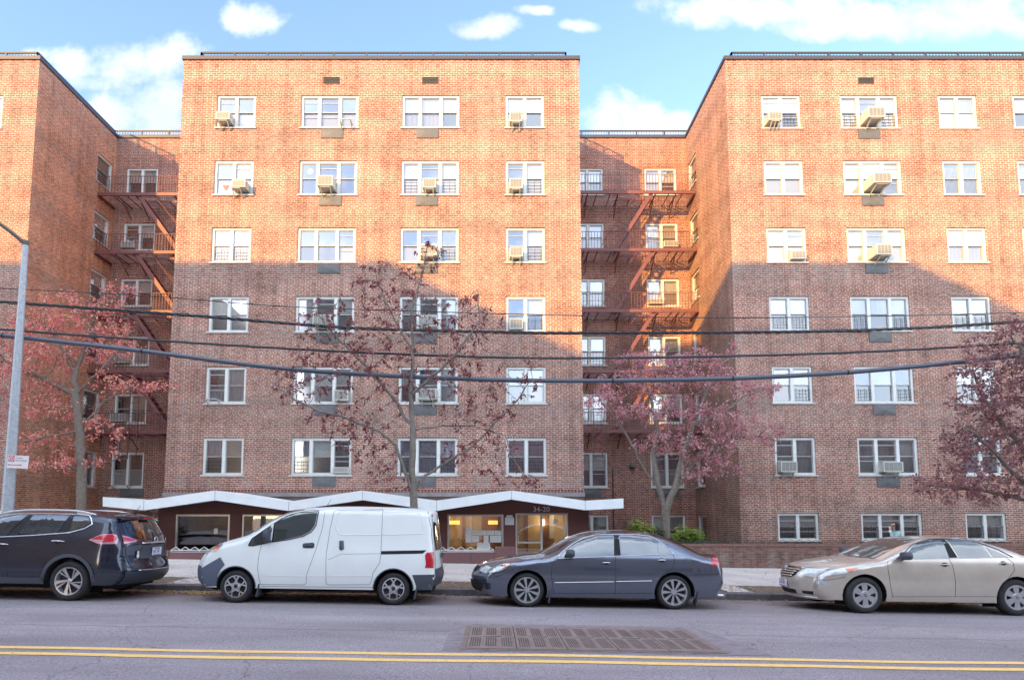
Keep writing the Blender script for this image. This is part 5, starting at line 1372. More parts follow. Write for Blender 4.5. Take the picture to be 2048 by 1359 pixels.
    def handle(s, x, z, w=.16, mat=None):
        mb = MB(); q = [s.side(x - w / 2 + w * i / 6, z + .004 * math.sin(math.pi * i / 6), .008 + .028 * math.sin(math.pi * i / 6) ** .5) for i in range(7)]
        mb.tube(q, [.006, .011, .012, .012, .012, .011, .006], 8); h = s.part(mb, 'door_handle', mat or M['chrome'])
        poly = [(x + .055 * math.cos(a * .524), z + .005 + .038 * math.sin(a * .524)) for a in range(12)]; s.spatch(poly, 'recess', M['gap'], .002, parent=h)
    def mirror(s, x, z, mat, size=(.085, .10, .075), out=.08):
        for sg in (-1, 1):
            w = s.wbase(x, z); mb = MB(); c = Vector((x, sg * (w + out + .06), z)); n, k = 10, 7; hx, hy, hz = size; base = len(mb.v)
            for i in range(k + 1):
                t = math.pi * i / k
                for j in range(n):
                    a = 2 * math.pi * j / n; sx_ = math.copysign(abs(math.cos(a)) ** .6, math.cos(a)); sz_ = math.copysign(abs(math.sin(a)) ** .6, math.sin(a)); sr = math.sin(t) ** .5 if 0 < i < k else 0
                    mb.v.append((c.x + hx * sx_ * sr, c.y + hy * -math.cos(t), c.z + hz * sz_ * sr))
            for i in range(k):
                for j in range(n): mb.f.append((base + i * n + j, base + i * n + (j + 1) % n, base + (i + 1) * n + (j + 1) % n, base + (i + 1) * n + j)); mb.uv.append([(0, 0)] * 4); mb.m.append(0)
            o = s.part(mb, 'mirror', mat)
            mb = MB(); mb.beam((x + .02, sg * (w - .02), z - hz - .01), (x + .02, sg * (w + out), z - hz + .03), .06, .03); s.part(mb, 'stalk', M['plastic_dark'], o, smooth=False)
    def cabin(s, seat_xs, ztop, mat, wheel_x=None):
        for x in seat_xs:
            mb = MB()
            for yy in (-.38, .38):
                mb.obox((x, yy, ztop - .40), (.97, 0, .22), (0, 1, 0), (-.22, 0, .97), .06, .22, .30); mb.obox((x + .08, yy, ztop - .05), (.97, 0, .22), (0, 1, 0), (-.22, 0, .97), .045, .11, .09); mb.box((x - .5, yy - .24, .42), (x, yy + .24, ztop - .62))
            mb.box((x - .45, -.2, .45), (x - .05, .2, .58))
            s.part(mb, 'seat', mat, smooth=False)
        mb = MB()
        if wheel_x is not None:
            pts_ = [(wheel_x + .08 * math.sin(a * .5236), -.38 + .18 * math.cos(a * .5236), ztop - .22 + .17 * math.sin(a * .5236)) for a in range(13)]; mb.tube(pts_, .014, 6, cap=False); s.part(mb, 'steering_wheel', M['plastic_dark'])
    def plate(s, c, ux, uz, w, h, text):
        """c centre, ux uz unit vectors in the plate"""
        ux, uz = Vector(ux).normalized(), Vector(uz).normalized(); n = ux.cross(uz)
        mb = MB(); mb.obox(c, ux, n, uz, w / 2, .005, h / 2); mb.cm = 1
        mb.obox(Vector(c) + uz * (h * .36) + n * .0055, ux, n, uz, w * .30, .0008, h * .05); mb.obox(Vector(c) - uz * (h * .42) + n * .0055, ux, n, uz, w * .42, .0008, h * .035)
        # indistinct characters : short upright strokes
        rg_ = random.Random(text); x = -w * .40
        for i in range(7):
            if i == 3: x += w * .06; continue
            cw = w * .085
            mb.obox(Vector(c) + ux * (x + cw * .1) + n * .0055, ux, n, uz, cw * .13, .0008, h * .19)
            if rg_.random() < .7: mb.obox(Vector(c) + ux * (x + cw * .7) + n * .0055, ux, n, uz, cw * .13, .0008, h * .19)
            for q in (-.17, 0, .17):
                if rg_.random() < .75: mb.obox(Vector(c) + ux * (x + cw * .4) + uz * (h * q) + n * .0055, ux, n, uz, cw * .32, .0008, h * .03)
            x += w * .115
        return s.part(mb, 'number_plate', [M['plate_white'], M['plate_blue']], smooth=False)
def car_at(pxf, pxr, wb, Yn, W0, py_f, dy=0):
    """near side wheels at pixel columns pxf, pxr -> location of the axle mid point"""
    xf, xr = W(pxf, py_f, Yn).x, W(pxr, py_f, Yn).x; xm = (xf + xr) / 2
    return xm
def gtilt(x0, x1, Y): return math.atan((GZ(x0, Y) - GZ(x1, Y)) / (x1 - x0))
# measured pixel of the picture -> car's own side plane (x, z)
def mk(car_x, car_z, Yn, ox, oy, sc):
    def f(cx, cy, dy=0.0):
        p = W(ox + cx / sc, oy + cy / sc, Yn + dy); return (p.x - car_x, p.z - (car_z - SL * (p.x - car_x)))
    return f
# ---- blue grey saloon ------------------------------------------------------
Yn = 11.23; W0 = .905; xm = car_at(1053.8, 1349.4, 2.74, Yn, W0, 1182); zc = GZ(xm, Yn) + .0
print('saloon wheelbase', W(1349.4, 1182, Yn).x - W(1053.8, 1182, Yn).x)
q = mk(xm, zc, Yn, 930, 1040, 3.7236)
wbh = (W(1349.4, 1182, Yn).x - W(1053.8, 1182, Yn).x) / 2
pairs = [((-2.06, .20), (-2.32, .20)), ((-2.14, .30), (-2.42, .31)), ((-2.17, .46), (-2.44, .47)), ((-2.13, .58), (-2.39, .60)), ((-2.0, .70), (-2.28, .71)), ((-1.78, .80), (-1.96, .815)), ((-1.35, .885), (-1.45, .91)),
         ((-.98, .93), (-1.10, .955)), ((-.80, 1.0), (-.92, 1.03)), ((-.45, 1.175), (-.56, 1.205)), ((-.10, 1.30), (-.20, 1.335)), ((.2, 1.335), (.15, 1.385)), ((.6, 1.34), (.6, 1.395)), ((1.0, 1.305), (1.02, 1.36)),
         ((1.32, 1.215), (1.40, 1.27)), ((1.62, 1.085), (1.74, 1.13)), ((1.86, .985), (1.99, 1.02)), ((2.05, .95), (2.16, .98)), ((2.24, .925), (2.38, .965)), ((2.28, .80), (2.45, .84)), ((2.32, .62), (2.49, .63)), ((2.31, .42), (2.48, .42)), ((2.2, .27), (2.38, .27))]
pairs = [tuple((x, z + .035 * max(0, min(1, (z - .95) / .2))) for x, z in p) for p in pairs]
c1 = Car('parked_saloon', 'blue grey saloon car parked in front of the lobby door', (xm, Yn + W0, zc), 0, math.atan(SL), pairs, W0, .90, .36, (-1.5, .16, .7), (1.7, .12, .65), (-wbh, wbh), .315, .375, .19, M['paint_blue'])
c1.body([(2.05, .22)] + c1.arcs(0, 0, .22, .19))
c1.wheel('ten', .238)
CG = [q(*p, .18) for p in ((690, 272), (770, 203), (860, 146), (960, 119), (1097, 113), (1091, 260), (820, 268))]
c1.spatch(CG, 'front_side_window', M['car_glass'], .007, True)
c1.spatch([q(*p, .18) for p in ((1145, 112), (1250, 114), (1370, 126), (1408, 143), (1412, 246), (1150, 258))], 'rear_side_window', M['car_glass'], .007, True)
c1.spatch([q(*p, .2) for p in ((1420, 149), (1465, 180), (1515, 238), (1421, 245))], 'quarter_window', M['car_glass'], .007, True)
c1.sline([q(*p, .18) for p in ((668, 279), (715, 232), (800, 170), (880, 130), (960, 110), (1110, 104), (1250, 106), (1370, 117), (1430, 148), (1480, 190), (1535, 246), (1300, 254), (1115, 262), (900, 270), (668, 279))], 'window_trim', M['chrome'], .008, .004)
c1.spatch([q(*p, .16) for p in ((1103, 113), (1139, 113), (1145, 258), (1096, 261))], 'pillar', M['gap'], .003)
c1.sline([q(*p) for p in ((672, 282), (645, 330), (640, 400), (650, 470), (660, 540))], 'door_gap', M['gap'], .005, -.001)
c1.sline([q(*p, .05) for p in ((1114, 262), (1116, 420), (1114, 548))], 'door_gap', M['gap'], .005, -.001)
c1.sline([q(*p, .05) for p in ((1548, 250), (1552, 310), (1530, 360), (1470, 395), (1428, 450), (1410, 520))], 'door_gap', M['gap'], .005, -.001)
c1.sline([q(*p) for p in ((655, 542), (1400, 542))], 'sill_gap', M['gap'], .005, -.001)
c1.sline([q(*p) for p in ((665, 462), (1105, 456))], 'side_moulding', M['chrome'], .009, .003); c1.sline([q(*p) for p in ((1120, 454), (1388, 449))], 'side_moulding', M['chrome'], .009, .003)
c1.handle(*q(1045, 315, .04)); c1.handle(*q(1458, 297, .04))
c1.sline([q(*p, .06) for p in ((1618, 312), (1622, 290), (1640, 281), (1672, 281), (1690, 292), (1696, 314))], 'fuel_flap', M['gap'], .003, 0)
c1.tpatch([(7.3, -.86), (10.2, -.80), (10.5, -.4), (10.55, 0), (10.5, .4), (10.2, .80), (7.3, .86), (7.15, .5), (7.1, 0), (7.15, -.5)], 'windscreen', M['car_glass'])
c1.tpatch([(13.2, -.80), (15.8, -.84), (15.9, 0), (15.8, .84), (13.2, .80), (13.05, 0)], 'rear_window', M['car_glass'])
c1.spatch([(-2.13, .60), (-2.10, .665), (-2.0, .735), (-1.86, .785), (-1.66, .795), (-1.78, .70), (-1.90, .645)], 'headlamp', M['headlamp'], .006, True)
c1.spatch([(-1.84, .70), (-1.68, .79), (-1.66, .795), (-1.80, .69)], 'indicator', M['amber'], .009, True)
c1.tpatch([(3.1, -1), (4.0, -1), (4.2, -.72), (3.3, -.66)], 'headlamp_front', M['headlamp']); c1.tpatch([(3.1, 1), (4.0, 1), (4.2, .72), (3.3, .66)], 'headlamp_front', M['headlamp'])
c1.tpatch([(3.0, -.5), (3.9, -.55), (3.9, .55), (3.0, .5)], 'grille', M['gap']); c1.tpatch([(.5, -.8), (1.2, -.95), (1.8, -.9), (1.8, .9), (1.2, .95), (.5, .8)], 'air_intake', M['gap'], .004)
c1.spatch([(-2.15, .30), (-2.15, .43), (-2.05, .42), (-2.04, .32)], 'fog_intake', M['gap'], .003, True)
c1.spatch([q(*p, .1) for p in ((1862, 248), (1886, 292), (1890, 338), (1812, 338))], 'tail_lamp', M['tail_red'], .006, True)
c1.tpatch([(18.3, -1), (19.3, -1), (19.3, -.6), (18.4, -.62)], 'tail_lamp', M['tail_red'], .006); c1.tpatch([(18.3, 1), (19.3, 1), (19.3, .6), (18.4, .62)], 'tail_lamp', M['tail_red'], .006)
c1.sline([(-2.16, .53), (-1.95, .55), (-1.78, .60)], 'bumper_gap', M['gap'], .004); c1.sline([q(*p) for p in ((1700, 405), (1900, 400))], 'bumper_gap', M['gap'], .004)
c1.tline([(5.0, -1), (4.6, -.6), (4.5, 0), (4.6, .6), (5.0, 1)], 'bonnet_gap', M['gap'], .004)
c1.mirror(q(775, 245)[0], q(775, 243)[1], M['plastic_dark'])
for sx in (-wbh + .42, wbh + .42):
    mb = MB(); mb.obox((sx, -W0 + .10, .22), (1, 0, 0), (0, 1, 0), (.15, 0, 1), .012, .10, .13); c1.part(mb, 'mud_flap', M['plastic_dark'], smooth=False)
mb = MB(); mb.tube([(2.2, -.55, .24), (2.42, -.55, .23)], .03, 10); c1.part(mb, 'exhaust', M['chrome'])
c1.cabin((.15, 1.2), 1.16, M['seat'], -.35)
# ---- gold saloon ------------------------------------------------------------
Yn = 11.08; W0 = .91; xm = car_at(1732.2, 2036.5, 2.776, Yn, W0, 1186); zc = GZ(xm, Yn)
q = mk(xm, zc, Yn, 1460, 1010, 3.483); wbh = (W(2036.5, 1186, Yn).x - W(1732.2, 1186, Yn).x) / 2
pairs = [((-2.02, .20), (-2.30, .20)), ((-2.12, .30), (-2.40, .31)), ((-2.15, .45), (-2.44, .46)), ((-2.12, .60), (-2.42, .62)), ((-2.04, .70), (-2.36, .745)), ((-1.86, .80), (-2.18, .84)), ((-1.5, .895), (-1.66, .92)),
         ((-1.10, .955), (-1.26, .985)), ((-.92, 1.02), (-1.08, 1.05)), ((-.55, 1.19), (-.68, 1.215)), ((-.12, 1.325), (-.24, 1.36)), ((.2, 1.365), (.15, 1.405)), ((.6, 1.365), (.6, 1.415)), ((1.0, 1.315), (1.05, 1.365)),
         ((1.34, 1.21), (1.44, 1.26)), ((1.62, 1.105), (1.76, 1.14)), ((1.86, 1.04), (1.99, 1.06)), ((2.05, 1.01), (2.14, 1.03)), ((2.2, .97), (2.33, 1.0)), ((2.24, .82), (2.40, .86)), ((2.28, .62), (2.43, .63)), ((2.27, .42), (2.42, .42)), ((2.16, .27), (2.32, .27))]
c2 = Car('parked_saloon', 'gold beige saloon car with a scraped front bumper parked at the right', (xm, Yn + W0, zc), 0, math.atan(SL), pairs, W0, .93, .38, (-1.35, .26, .8), (1.7, .12, .6), (-wbh, wbh), .33, .385, .225, M['paint_gold'])
c2.body([(2.0, .23)] + c2.arcs(0, 0, .24, .225))
c2.wheel('cap', .225)
c2.spatch([q(*p, .2) for p in ((1180, 345), (1250, 290), (1330, 253), (1400, 240), (1466, 238), (1482, 362), (1270, 366), (1160, 370))], 'front_side_window', M['car_glass'], .007, True)
c2.spatch([q(*p, .2) for p in ((1508, 238), (1600, 243), (1680, 256), (1742, 278), (1780, 358), (1552, 361))], 'rear_side_window', M['car_glass'], .007, True)
c2.spatch([q(*p, .2) for p in ((1754, 284), (1820, 312), (1898, 354), (1790, 358))], 'quarter_window', M['car_glass'], .007, True)
c2.sline([q(*p, .2) for p in ((1115, 372), (1180, 328), (1250, 282), (1330, 247), (1400, 233), (1500, 230), (1600, 236), (1680, 248), (1760, 274), (1840, 308), (1925, 358))], 'window_trim', M['plastic_dark'], .009, .004)
c2.sline([q(*p, .14) for p in ((1115, 373), (1500, 367), (1925, 359))], 'window_trim', M['chrome'], .005, .004)
c2.spatch([q(*p, .18) for p in ((1470, 238), (1502, 238), (1548, 361), (1486, 362))], 'pillar', M['gap'], .003)
c2.sline([q(*p, .02) for p in ((1100, 375), (1095, 440), (1110, 560), (1132, 634))], 'door_gap', M['gap'], .005, -.001)
c2.sline([q(*p, .02) for p in ((1528, 366), (1548, 420), (1562, 530), (1566, 636))], 'door_gap', M['gap'], .005, -.001)
c2.sline([q(*p, .02) for p in ((1930, 360), (1975, 400), (1978, 450), (1920, 520), (1880, 570), (1858, 630))], 'door_gap', M['gap'], .005, -.001)
c2.sline([q(*p) for p in ((1132, 636), (1858, 634))], 'sill_gap', M['gap'], .004, -.001)
c2.handle(*q(1492, 414, .03), .17, M['paint_gold']); c2.handle(*q(1903, 404, .03), .17, M['paint_gold'])
c2.tpatch([(7.35, -.88), (10.0, -.84), (10.35, -.45), (10.4, 0), (10.35, .45), (10.0, .84), (7.35, .88), (7.15, .5), (7.1, 0), (7.15, -.5)], 'windscreen', M['car_glass'])
c2.tpatch([(13.1, -.80), (15.8, -.84), (15.9, 0), (15.8, .84), (13.1, .80), (13.0, 0)], 'rear_window', M['car_glass'])
c2.tpatch([(7.55, -.42), (7.75, -.42), (7.75, -.26), (7.55, -.26)], 'sticker', M['paper'], .008, .05)
# front: headlamps, grille, plate
c2.spatch([(-2.10, .63), (-2.0, .72), (-1.86, .775), (-1.66, .815), (-1.50, .825), (-1.56, .77), (-1.70, .715), (-1.90, .68)], 'headlamp', M['headlamp'], .006, True)
c2.spatch([(-1.66, .735), (-1.50, .825), (-1.72, .80)], 'indicator', M['amber'], .010, True)
c2.tpatch([(3.1, -1), (3.15, -.80), (3.9, -.62), (4.35, -.66), (4.45, -1)], 'headlamp_front', M['headlamp'], .006, .07); c2.tpatch([(3.1, 1), (3.15, .80), (3.9, .62), (4.35, .66), (4.45, 1)], 'headlamp_front', M['headlamp'], .006, .07)
g = c2.tpatch([(2.75, -.36), (3.1, -.50), (4.15, -.56), (4.3, -.2), (4.3, .2), (4.15, .56), (3.1, .50), (2.75, .36)], 'grille', M['gap'], .006, .07)
for i in range(4): c2.tline([(2.95 + i * .33, -.40 - i * .05), (2.92 + i * .33, 0), (2.95 + i * .33, .40 + i * .05)], 'bar', M['paint_gold'], .016, .016, g)
c2.tline([(4.35, -.60), (4.42, 0), (4.35, .60)], 'trim', M['chrome'], .012, .01, g)
P0 = c2.strip(3.85, 0, .035); mb = MB(); mb.lathe([(.062, 0), (.055, -.012), (.045, 0)], 18, (P0.x, 0, P0.z), 'x'); mb.tube([(P0.x - .01, .035 * math.sin(a * .5), P0.z + .02 * math.cos(a * .5)) for a in range(13)], .006, 5); mb.tube([(P0.x - .01, .018 * math.sin(a * .5), P0.z + .045 * math.cos(a * .5)) for a in range(13)], .006, 5); c2.part(mb, 'emblem', M['chrome'])
P0 = c2.strip(2.05, -.0, .02); c2.plate((P0.x - .01, 0, P0.z), (0, -1, 0), (0, 0, 1), .30, .15, 'b')
c2.tpatch([(.75, -.50), (1.35, -.52), (1.35, .52), (.75, .50)], 'air_intake', M['gap'], .004); c2.tpatch([(.85, -.95), (1.35, -.98), (1.30, -.72), (.95, -.70)], 'fog_intake', M['gap'], .006); c2.tpatch([(.85, .95), (1.35, .98), (1.30, .72), (.95, .70)], 'fog_intake', M['gap'], .006)
c2.tline([(.45, -1), (.40, 0), (.45, 1)], 'lip', M['chrome'], .008, .004); c2.tline([(4.75, -1), (4.55, -.6), (4.5, 0), (4.55, .6), (4.75, 1)], 'bonnet_gap', M['gap'], .004)
c2.spatch([q(*p, .05) for p in ((650, 518), (672, 520), (700, 545), (720, 552), (690, 556), (664, 545))], 'scrape', plain('scraped_paint', (.35, .45, .58), .7), .003)
c2.sline([(-2.12, .56), (-1.9, .60), (-1.72, .66)], 'bumper_gap', M['gap'], .004)
c2.spatch([(2.24, .78), (2.2, .95), (2.02, .98), (2.05, .82)], 'tail_lamp', M['tail_red'], .006, True)
c2.mirror(q(1205, 352)[0], q(1205, 350)[1], M['plastic_dark'], (.09, .11, .075))
c2.cabin((.1, 1.15), 1.17, M['seat_tan'], -.4)
# ---- white van ---------------------------------------------------------------
Yn = 11.22; W0 = .86; xm = car_at(469.1, 785.4, 2.925, Yn, W0, 1170); zc = GZ(xm, Yn)
q = mk(xm, zc, Yn, 370, 980, 3.864); wbh = (W(785.4, 1170, Yn).x - W(469.1, 1170, Yn).x) / 2
pairs = [((-2.10, .20), (-2.34, .20)), ((-2.17, .30), (-2.44, .30)), ((-2.19, .46), (-2.47, .47)), ((-2.18, .62), (-2.45, .64)), ((-2.12, .78), (-2.38, .80)), ((-2.0, .92), (-2.22, .95)), ((-1.78, 1.03), (-1.94, 1.08)),
         ((-1.38, 1.15), (-1.52, 1.21)), ((-1.22, 1.24), (-1.36, 1.30)), ((-.85, 1.47), (-.98, 1.53)), ((-.52, 1.615), (-.62, 1.675)), ((-.15, 1.675), (-.2, 1.745)), ((.4, 1.70), (.4, 1.775)), ((1.1, 1.70), (1.1, 1.775)), ((1.75, 1.69), (1.8, 1.755)),
         ((2.06, 1.66), (2.10, 1.72)), ((2.11, 1.58), (2.16, 1.61)), ((2.15, 1.3), (2.20, 1.3)), ((2.19, .95), (2.25, .95)), ((2.21, .62), (2.27, .62)), ((2.22, .44), (2.30, .44)), ((2.18, .28), (2.26, .28))]
pairs = [tuple((x, .27 + (z - .20) * .98 if z < .5 else z + .045 if z > 1.4 else z + .02) for x, z in p) for p in pairs]
c3 = Car('parked_van', 'white panel van with grey bumpers parked under the bare tree', (xm, Yn + W0, zc), 0, math.atan(SL), pairs, W0, 1.02, .14, (-1.5, .14, .7), (1.8, .04, .4), (-wbh, wbh), .30, .365, .275, M['paint_white'], .075, kind='van')
c3.body([(2.1, .31)] + c3.arcs(0, 0, .31, .275))
c3.wheel('star', .205, mats=[M['chrome']])
c3.spatch([q(*p, .08) for p in ((672, 352), (678, 260), (760, 205), (850, 178), (1008, 166), (992, 268), (960, 315), (900, 348), (800, 372), (665, 396))], 'front_side_window', M['car_glass'], .007, True)
c3.sline([q(*p, .06) for p in ((668, 398), (674, 258), (760, 200), (850, 172), (1012, 162), (998, 270), (965, 320), (902, 354), (800, 378), (668, 398))], 'window_seal', M['gap'], .009, .003)
c3.spatch([q(*p, .05) for p in ((488, 424), (510, 382), (640, 285), (650, 300), (628, 400), (520, 422))], 'quarter_window', M['car_glass'], .007, True)
c3.sline([q(*p, .05) for p in ((484, 426), (506, 378), (644, 278), (655, 300), (630, 404), (518, 427))], 'window_seal', M['gap'], .010, .003, True)
SEAM = plain('seam_grey', (.16, .17, .18), .8)
for L_ in (((582, 418), (565, 520), (562, 600), (572, 680), (585, 725), (920, 728), (935, 715), (940, 650), (985, 520), (1010, 430), (1045, 290), (1058, 165), (1040, 152), (940, 150), (800, 180)),
           ((1090, 720), (1086, 500), (1105, 300), (1128, 165), (1145, 152), (1508, 148)), ((1508, 148), (1508, 500), (1500, 560), (1450, 640), (1440, 700), (1425, 726), (1110, 728), (1090, 718)),
           ((800, 178), (720, 215), (640, 268), (500, 372)), ((590, 740), (1455, 748)), ((1858, 160), (1890, 300), (1908, 470))):
    c3.sline([q(*p, .03) for p in L_], 'door_gap', SEAM, .0055, -.002)
M['emboss'] = plain('paint_white_edge', (.80, .82, .80), .3, 0, .5, .5)
c3.sline([q(*p, .05) for p in ((1500, 162), (1185, 160), (1165, 178), (1152, 290), (1175, 330), (1205, 344), (1500, 344))], 'pressed_panel', M['emboss'], .010, -.003)
c3.sline([q(*p, .05) for p in ((1518, 168), (1770, 170), (1812, 190), (1832, 310), (1822, 335), (1518, 342))], 'pressed_panel', M['emboss'], .010, -.003)
c3.sline([q(*p) for p in ((620, 658), (935, 662))], 'crease', M['emboss'], .008, -.003); c3.sline([q(*p) for p in ((945, 662), (1085, 662), (1430, 660))], 'crease', M['emboss'], .008, -.003)
c3.sline([q(*p, .01) for p in ((1100, 535), (1200, 492), (1500, 488))], 'crease', SEAM, .005, -.003)
c3.spatch([q(*p, .02) for p in ((1508, 468), (1860, 462), (1830, 488), (1508, 494))], 'slide_rail', M['gap'], .004)
c3.spatch([q(*p, .02) for p in ((895, 425), (905, 408), (975, 403), (990, 412), (990, 438), (978, 446), (905, 446))], 'handle_recess', M['plastic_dark'], .004)
mb = MB(); a, b = q(915, 428), q(975, 424); mb.tube([c3.side(*a, .012), c3.side((a[0] + b[0]) / 2, a[1], .03), c3.side(*b, .012)], .012, 8); c3.part(mb, 'door_handle', M['plastic_dark'])
c3.spatch([q(*p, .02) for p in ((1180, 388), (1215, 388), (1222, 455), (1200, 464), (1182, 452))], 'handle_recess', SEAM, .003); mb = MB(); a, b = q(1192, 392), q(1198, 458); mb.tube([c3.side(*a, .02), c3.side(*b, .02)], .016, 8); c3.part(mb, 'door_handle', M['plastic_dark'])
# bumpers: grey lower front, dark rear corner
fb = [p for p in c3.S if p[1] < .66 and p[0] < 0]
xa = -wbh - .365
c3.spatch([(-2.10, .275), (-2.165, .37), (-2.187, .46), (-2.178, .60)] + [q(*p) for p in ((262, 516), (302, 574), (270, 610), (245, 660), (232, 738))], 'front_bumper', M['plastic_grey'], .006, True)
c3.tpatch([(.0, -1), (3.0, -1), (2.8, -.5), (2.8, .5), (3.0, 1), (.0, 1)], 'front_bumper', M['plastic_grey'], .006, .12)
c3.spatch([q(*p) for p in ((1752, 652), (1918, 650))] + [(2.205, .66), (2.215, .44), (2.175, .29)] + [q(*p) for p in ((1790, 770), (1778, 720))], 'rear_bumper', M['plastic_dark'], .006, True)
c3.tpatch([(18.9, -1), (21, -1), (21, 1), (18.9, 1)], 'rear_bumper', M['plastic_dark'], .012, .12)
c3.spatch([q(*p, .05) for p in ((170, 480), (205, 440), (262, 405), (283, 402), (262, 450), (225, 475))], 'headlamp', M['headlamp'], .006, True)
c3.spatch([q(*p, .05) for p in ((198, 472), (222, 424), (262, 418), (248, 452), (225, 472))], 'indicator', M['amber'], .010, True)
c3.tpatch([(4.3, -1), (5.9, -1), (5.5, -.72), (4.5, -.6)], 'headlamp_front', M['headlamp']); c3.tpatch([(3.3, -.5), (4.4, -.5), (4.4, .5), (3.3, .5)], 'grille', M['gap'])
c3.tpatch([(8.1, -.9), (10.6, -.86), (10.9, 0), (10.6, .86), (8.1, .9), (7.9, 0)], 'windscreen', M['car_glass'])
c3.spatch([q(*p, .04) for p in ((1862, 480), (1912, 475), (1917, 600), (1850, 595), (1858, 570), (1850, 500))], 'tail_lamp', M['tail_red'], .010, True)
c3.tpatch([(16.3, -.86), (16.6, -.12), (17.5, -.08), (17.9, -.14), (17.9, -.86), (17.0, -.92)], 'rear_window', M['car_glass_dark'], .006, .1); c3.tpatch([(16.3, .86), (16.6, .12), (17.5, .08), (17.9, .14), (17.9, .86), (17.0, .92)], 'rear_window', M['car_glass_dark'], .006, .1)
c3.tline([(15.9, 0), (18.9, 0)], 'door_gap', M['gap'], .006, .002); c3.tline([(16, -.93), (18.9, -.93)], 'door_gap', M['gap'], .004, .002)
c3.tpatch([(15.6, -.92), (15.95, -.92), (15.95, -.84), (15.6, -.84)], 'marker', M['tail_red'], .008, .05)
mb = MB(); p = c3.strip(18.2, -.1, .03); mb.box((p.x - .02, p.y - .1, p.z - .05), (p.x + .03, p.y + .1, p.z + .03)); c3.part(mb, 'rear_handle', M['plastic_dark'], smooth=False)
# black arch edges
for wx in (-wbh, wbh): c3.sline([(wx + .37 * math.cos(a), .30 + .37 * math.sin(a)) for a in [math.pi * i / 16 for i in range(17)]], 'arch_trim', M['plastic_dark'], .014, -.004)
c3.mirror(q(625, 345)[0] + .02, q(625, 345)[1], M['plastic_dark'], (.06, .10, .13))
a = c3.strip(11.2, .15); mb = MB(); mb.tube([a, a + Vector((.09, 0, .17))], [.006, .003], 5); c3.part(mb, 'antenna', M['ink'])
for sx in (-wbh + .42, wbh + .42):
    mb = MB(); mb.obox((sx, -W0 + .10, .24), (1, 0, 0), (0, 1, 0), (.2, 0, 1), .012, .10, .12); c3.part(mb, 'mud_flap', M['plastic_dark'], smooth=False)
c3.cabin((-.35,), 1.38, M['seat'], -.85)
# ---- black SUV -----------------------------------------------------------------
Yn = 11.12; W0 = .92; xr_ = W(133.4, 1160, Yn).x; xm = xr_ - 1.3525; zc = GZ(xm, Yn)
q = mk(xm, zc, Yn, 0, 980, 5.12); wbh = 1.3525
pairs = [((-2.0, .25), (-2.2, .25)), ((-2.08, .45), (-2.28, .45)), ((-2.08, .75), (-2.26, .76)), ((-1.9, .93), (-2.1, .98)), ((-1.4, 1.03), (-1.5, 1.08)), ((-1.0, 1.09), (-1.12, 1.14)), ((-.85, 1.16), (-.98, 1.21)),
         ((-.45, 1.40), (-.56, 1.45)), ((-.1, 1.54), (-.2, 1.60)), ((.4, 1.60), (.4, 1.66)), ((1.0, 1.605), (1.0, 1.665)), ((1.6, 1.58), (1.65, 1.635)), ((1.98, 1.53), (2.12, 1.575)), ((2.04, 1.44), (2.18, 1.47)),
         ((2.12, 1.28), (2.30, 1.30)), ((2.19, 1.13), (2.38, 1.14)), ((2.22, 1.03), (2.42, 1.04)), ((2.23, .85), (2.42, .85)), ((2.26, .70), (2.46, .70)), ((2.29, .55), (2.52, .55)), ((2.27, .42), (2.50, .42)), ((2.16, .30), (2.38, .30))]
c4 = Car('parked_suv', 'black sport utility car with silver roof rails, cut off by the left edge', (xm, Yn + W0, zc), 0, math.atan(SL), pairs, W0, 1.08, .42, (-1.4, .18, .8), (1.85, .11, .5), (-wbh, wbh), .36, .435, .30, M['paint_black'], .10)
c4.body([(2.0, .28)] + c4.arcs(0, 0, .31, .29))
c4.wheel('swirl', .255, mats=[M['silver']])
c4.spatch([q(*p, .25) for p in ((-300, 380), (-150, 300), (0, 268), (120, 256), (268, 256), (130, 462), (0, 470), (-300, 480))], 'front_side_window', M['car_glass'], .007, True)
c4.spatch([q(*p, .25) for p in ((335, 254), (500, 252), (700, 258), (650, 410), (620, 440), (240, 458))], 'rear_side_window', M['car_glass_dark'], .007, True)
c4.spatch([q(*p, .25) for p in ((750, 258), (880, 270), (905, 290), (930, 340), (880, 372), (752, 408))], 'quarter_window', M['car_glass_dark'], .004, True)
c4.spatch([q(*p, .24) for p in ((272, 254), (330, 254), (232, 462), (140, 466))], 'pillar', M['gap'], .003); c4.spatch([q(*p, .24) for p in ((704, 256), (746, 256), (748, 412), (656, 436))], 'pillar', M['gap'], .003)
c4.sline([q(*p, .22) for p in ((-420, 480), (-300, 340), (-150, 285), (0, 262), (140, 244), (400, 240), (740, 245), (890, 262), (925, 290), (950, 345), (890, 390), (740, 432), (400, 458), (0, 478), (-420, 482))], 'window_trim', M['chrome'], .012, .005)
mb = MB()
for sg in (-1, 1):
    base = [c4.side(*q(x, y, .35), .0, sg) for x, y in ((-250, 238), (100, 215), (500, 205), (900, 212), (1000, 222))]
    base = [Vector((p.x, sg * .63, p.z)) for p in base]
    rail = [Vector((-.45, sg * .61, 1.46)), Vector((-.2, sg * .61, 1.57)), Vector((.2, sg * .61, 1.635)), Vector((.7, sg * .61, 1.65)), Vector((1.25, sg * .61, 1.64)), Vector((1.6, sg * .61, 1.575))]
    mb.tube(catmull([tuple(p) for p in rail], 4), .024, 8)
    for x, z in ((-.15, 1.55), (1.38, 1.59)): mb.box((x - .14, sg * .61 - .018, z - .05), (x + .14, sg * .61 + .018, z + .03))
c4.part(mb, 'roof_rail', M['silver'])
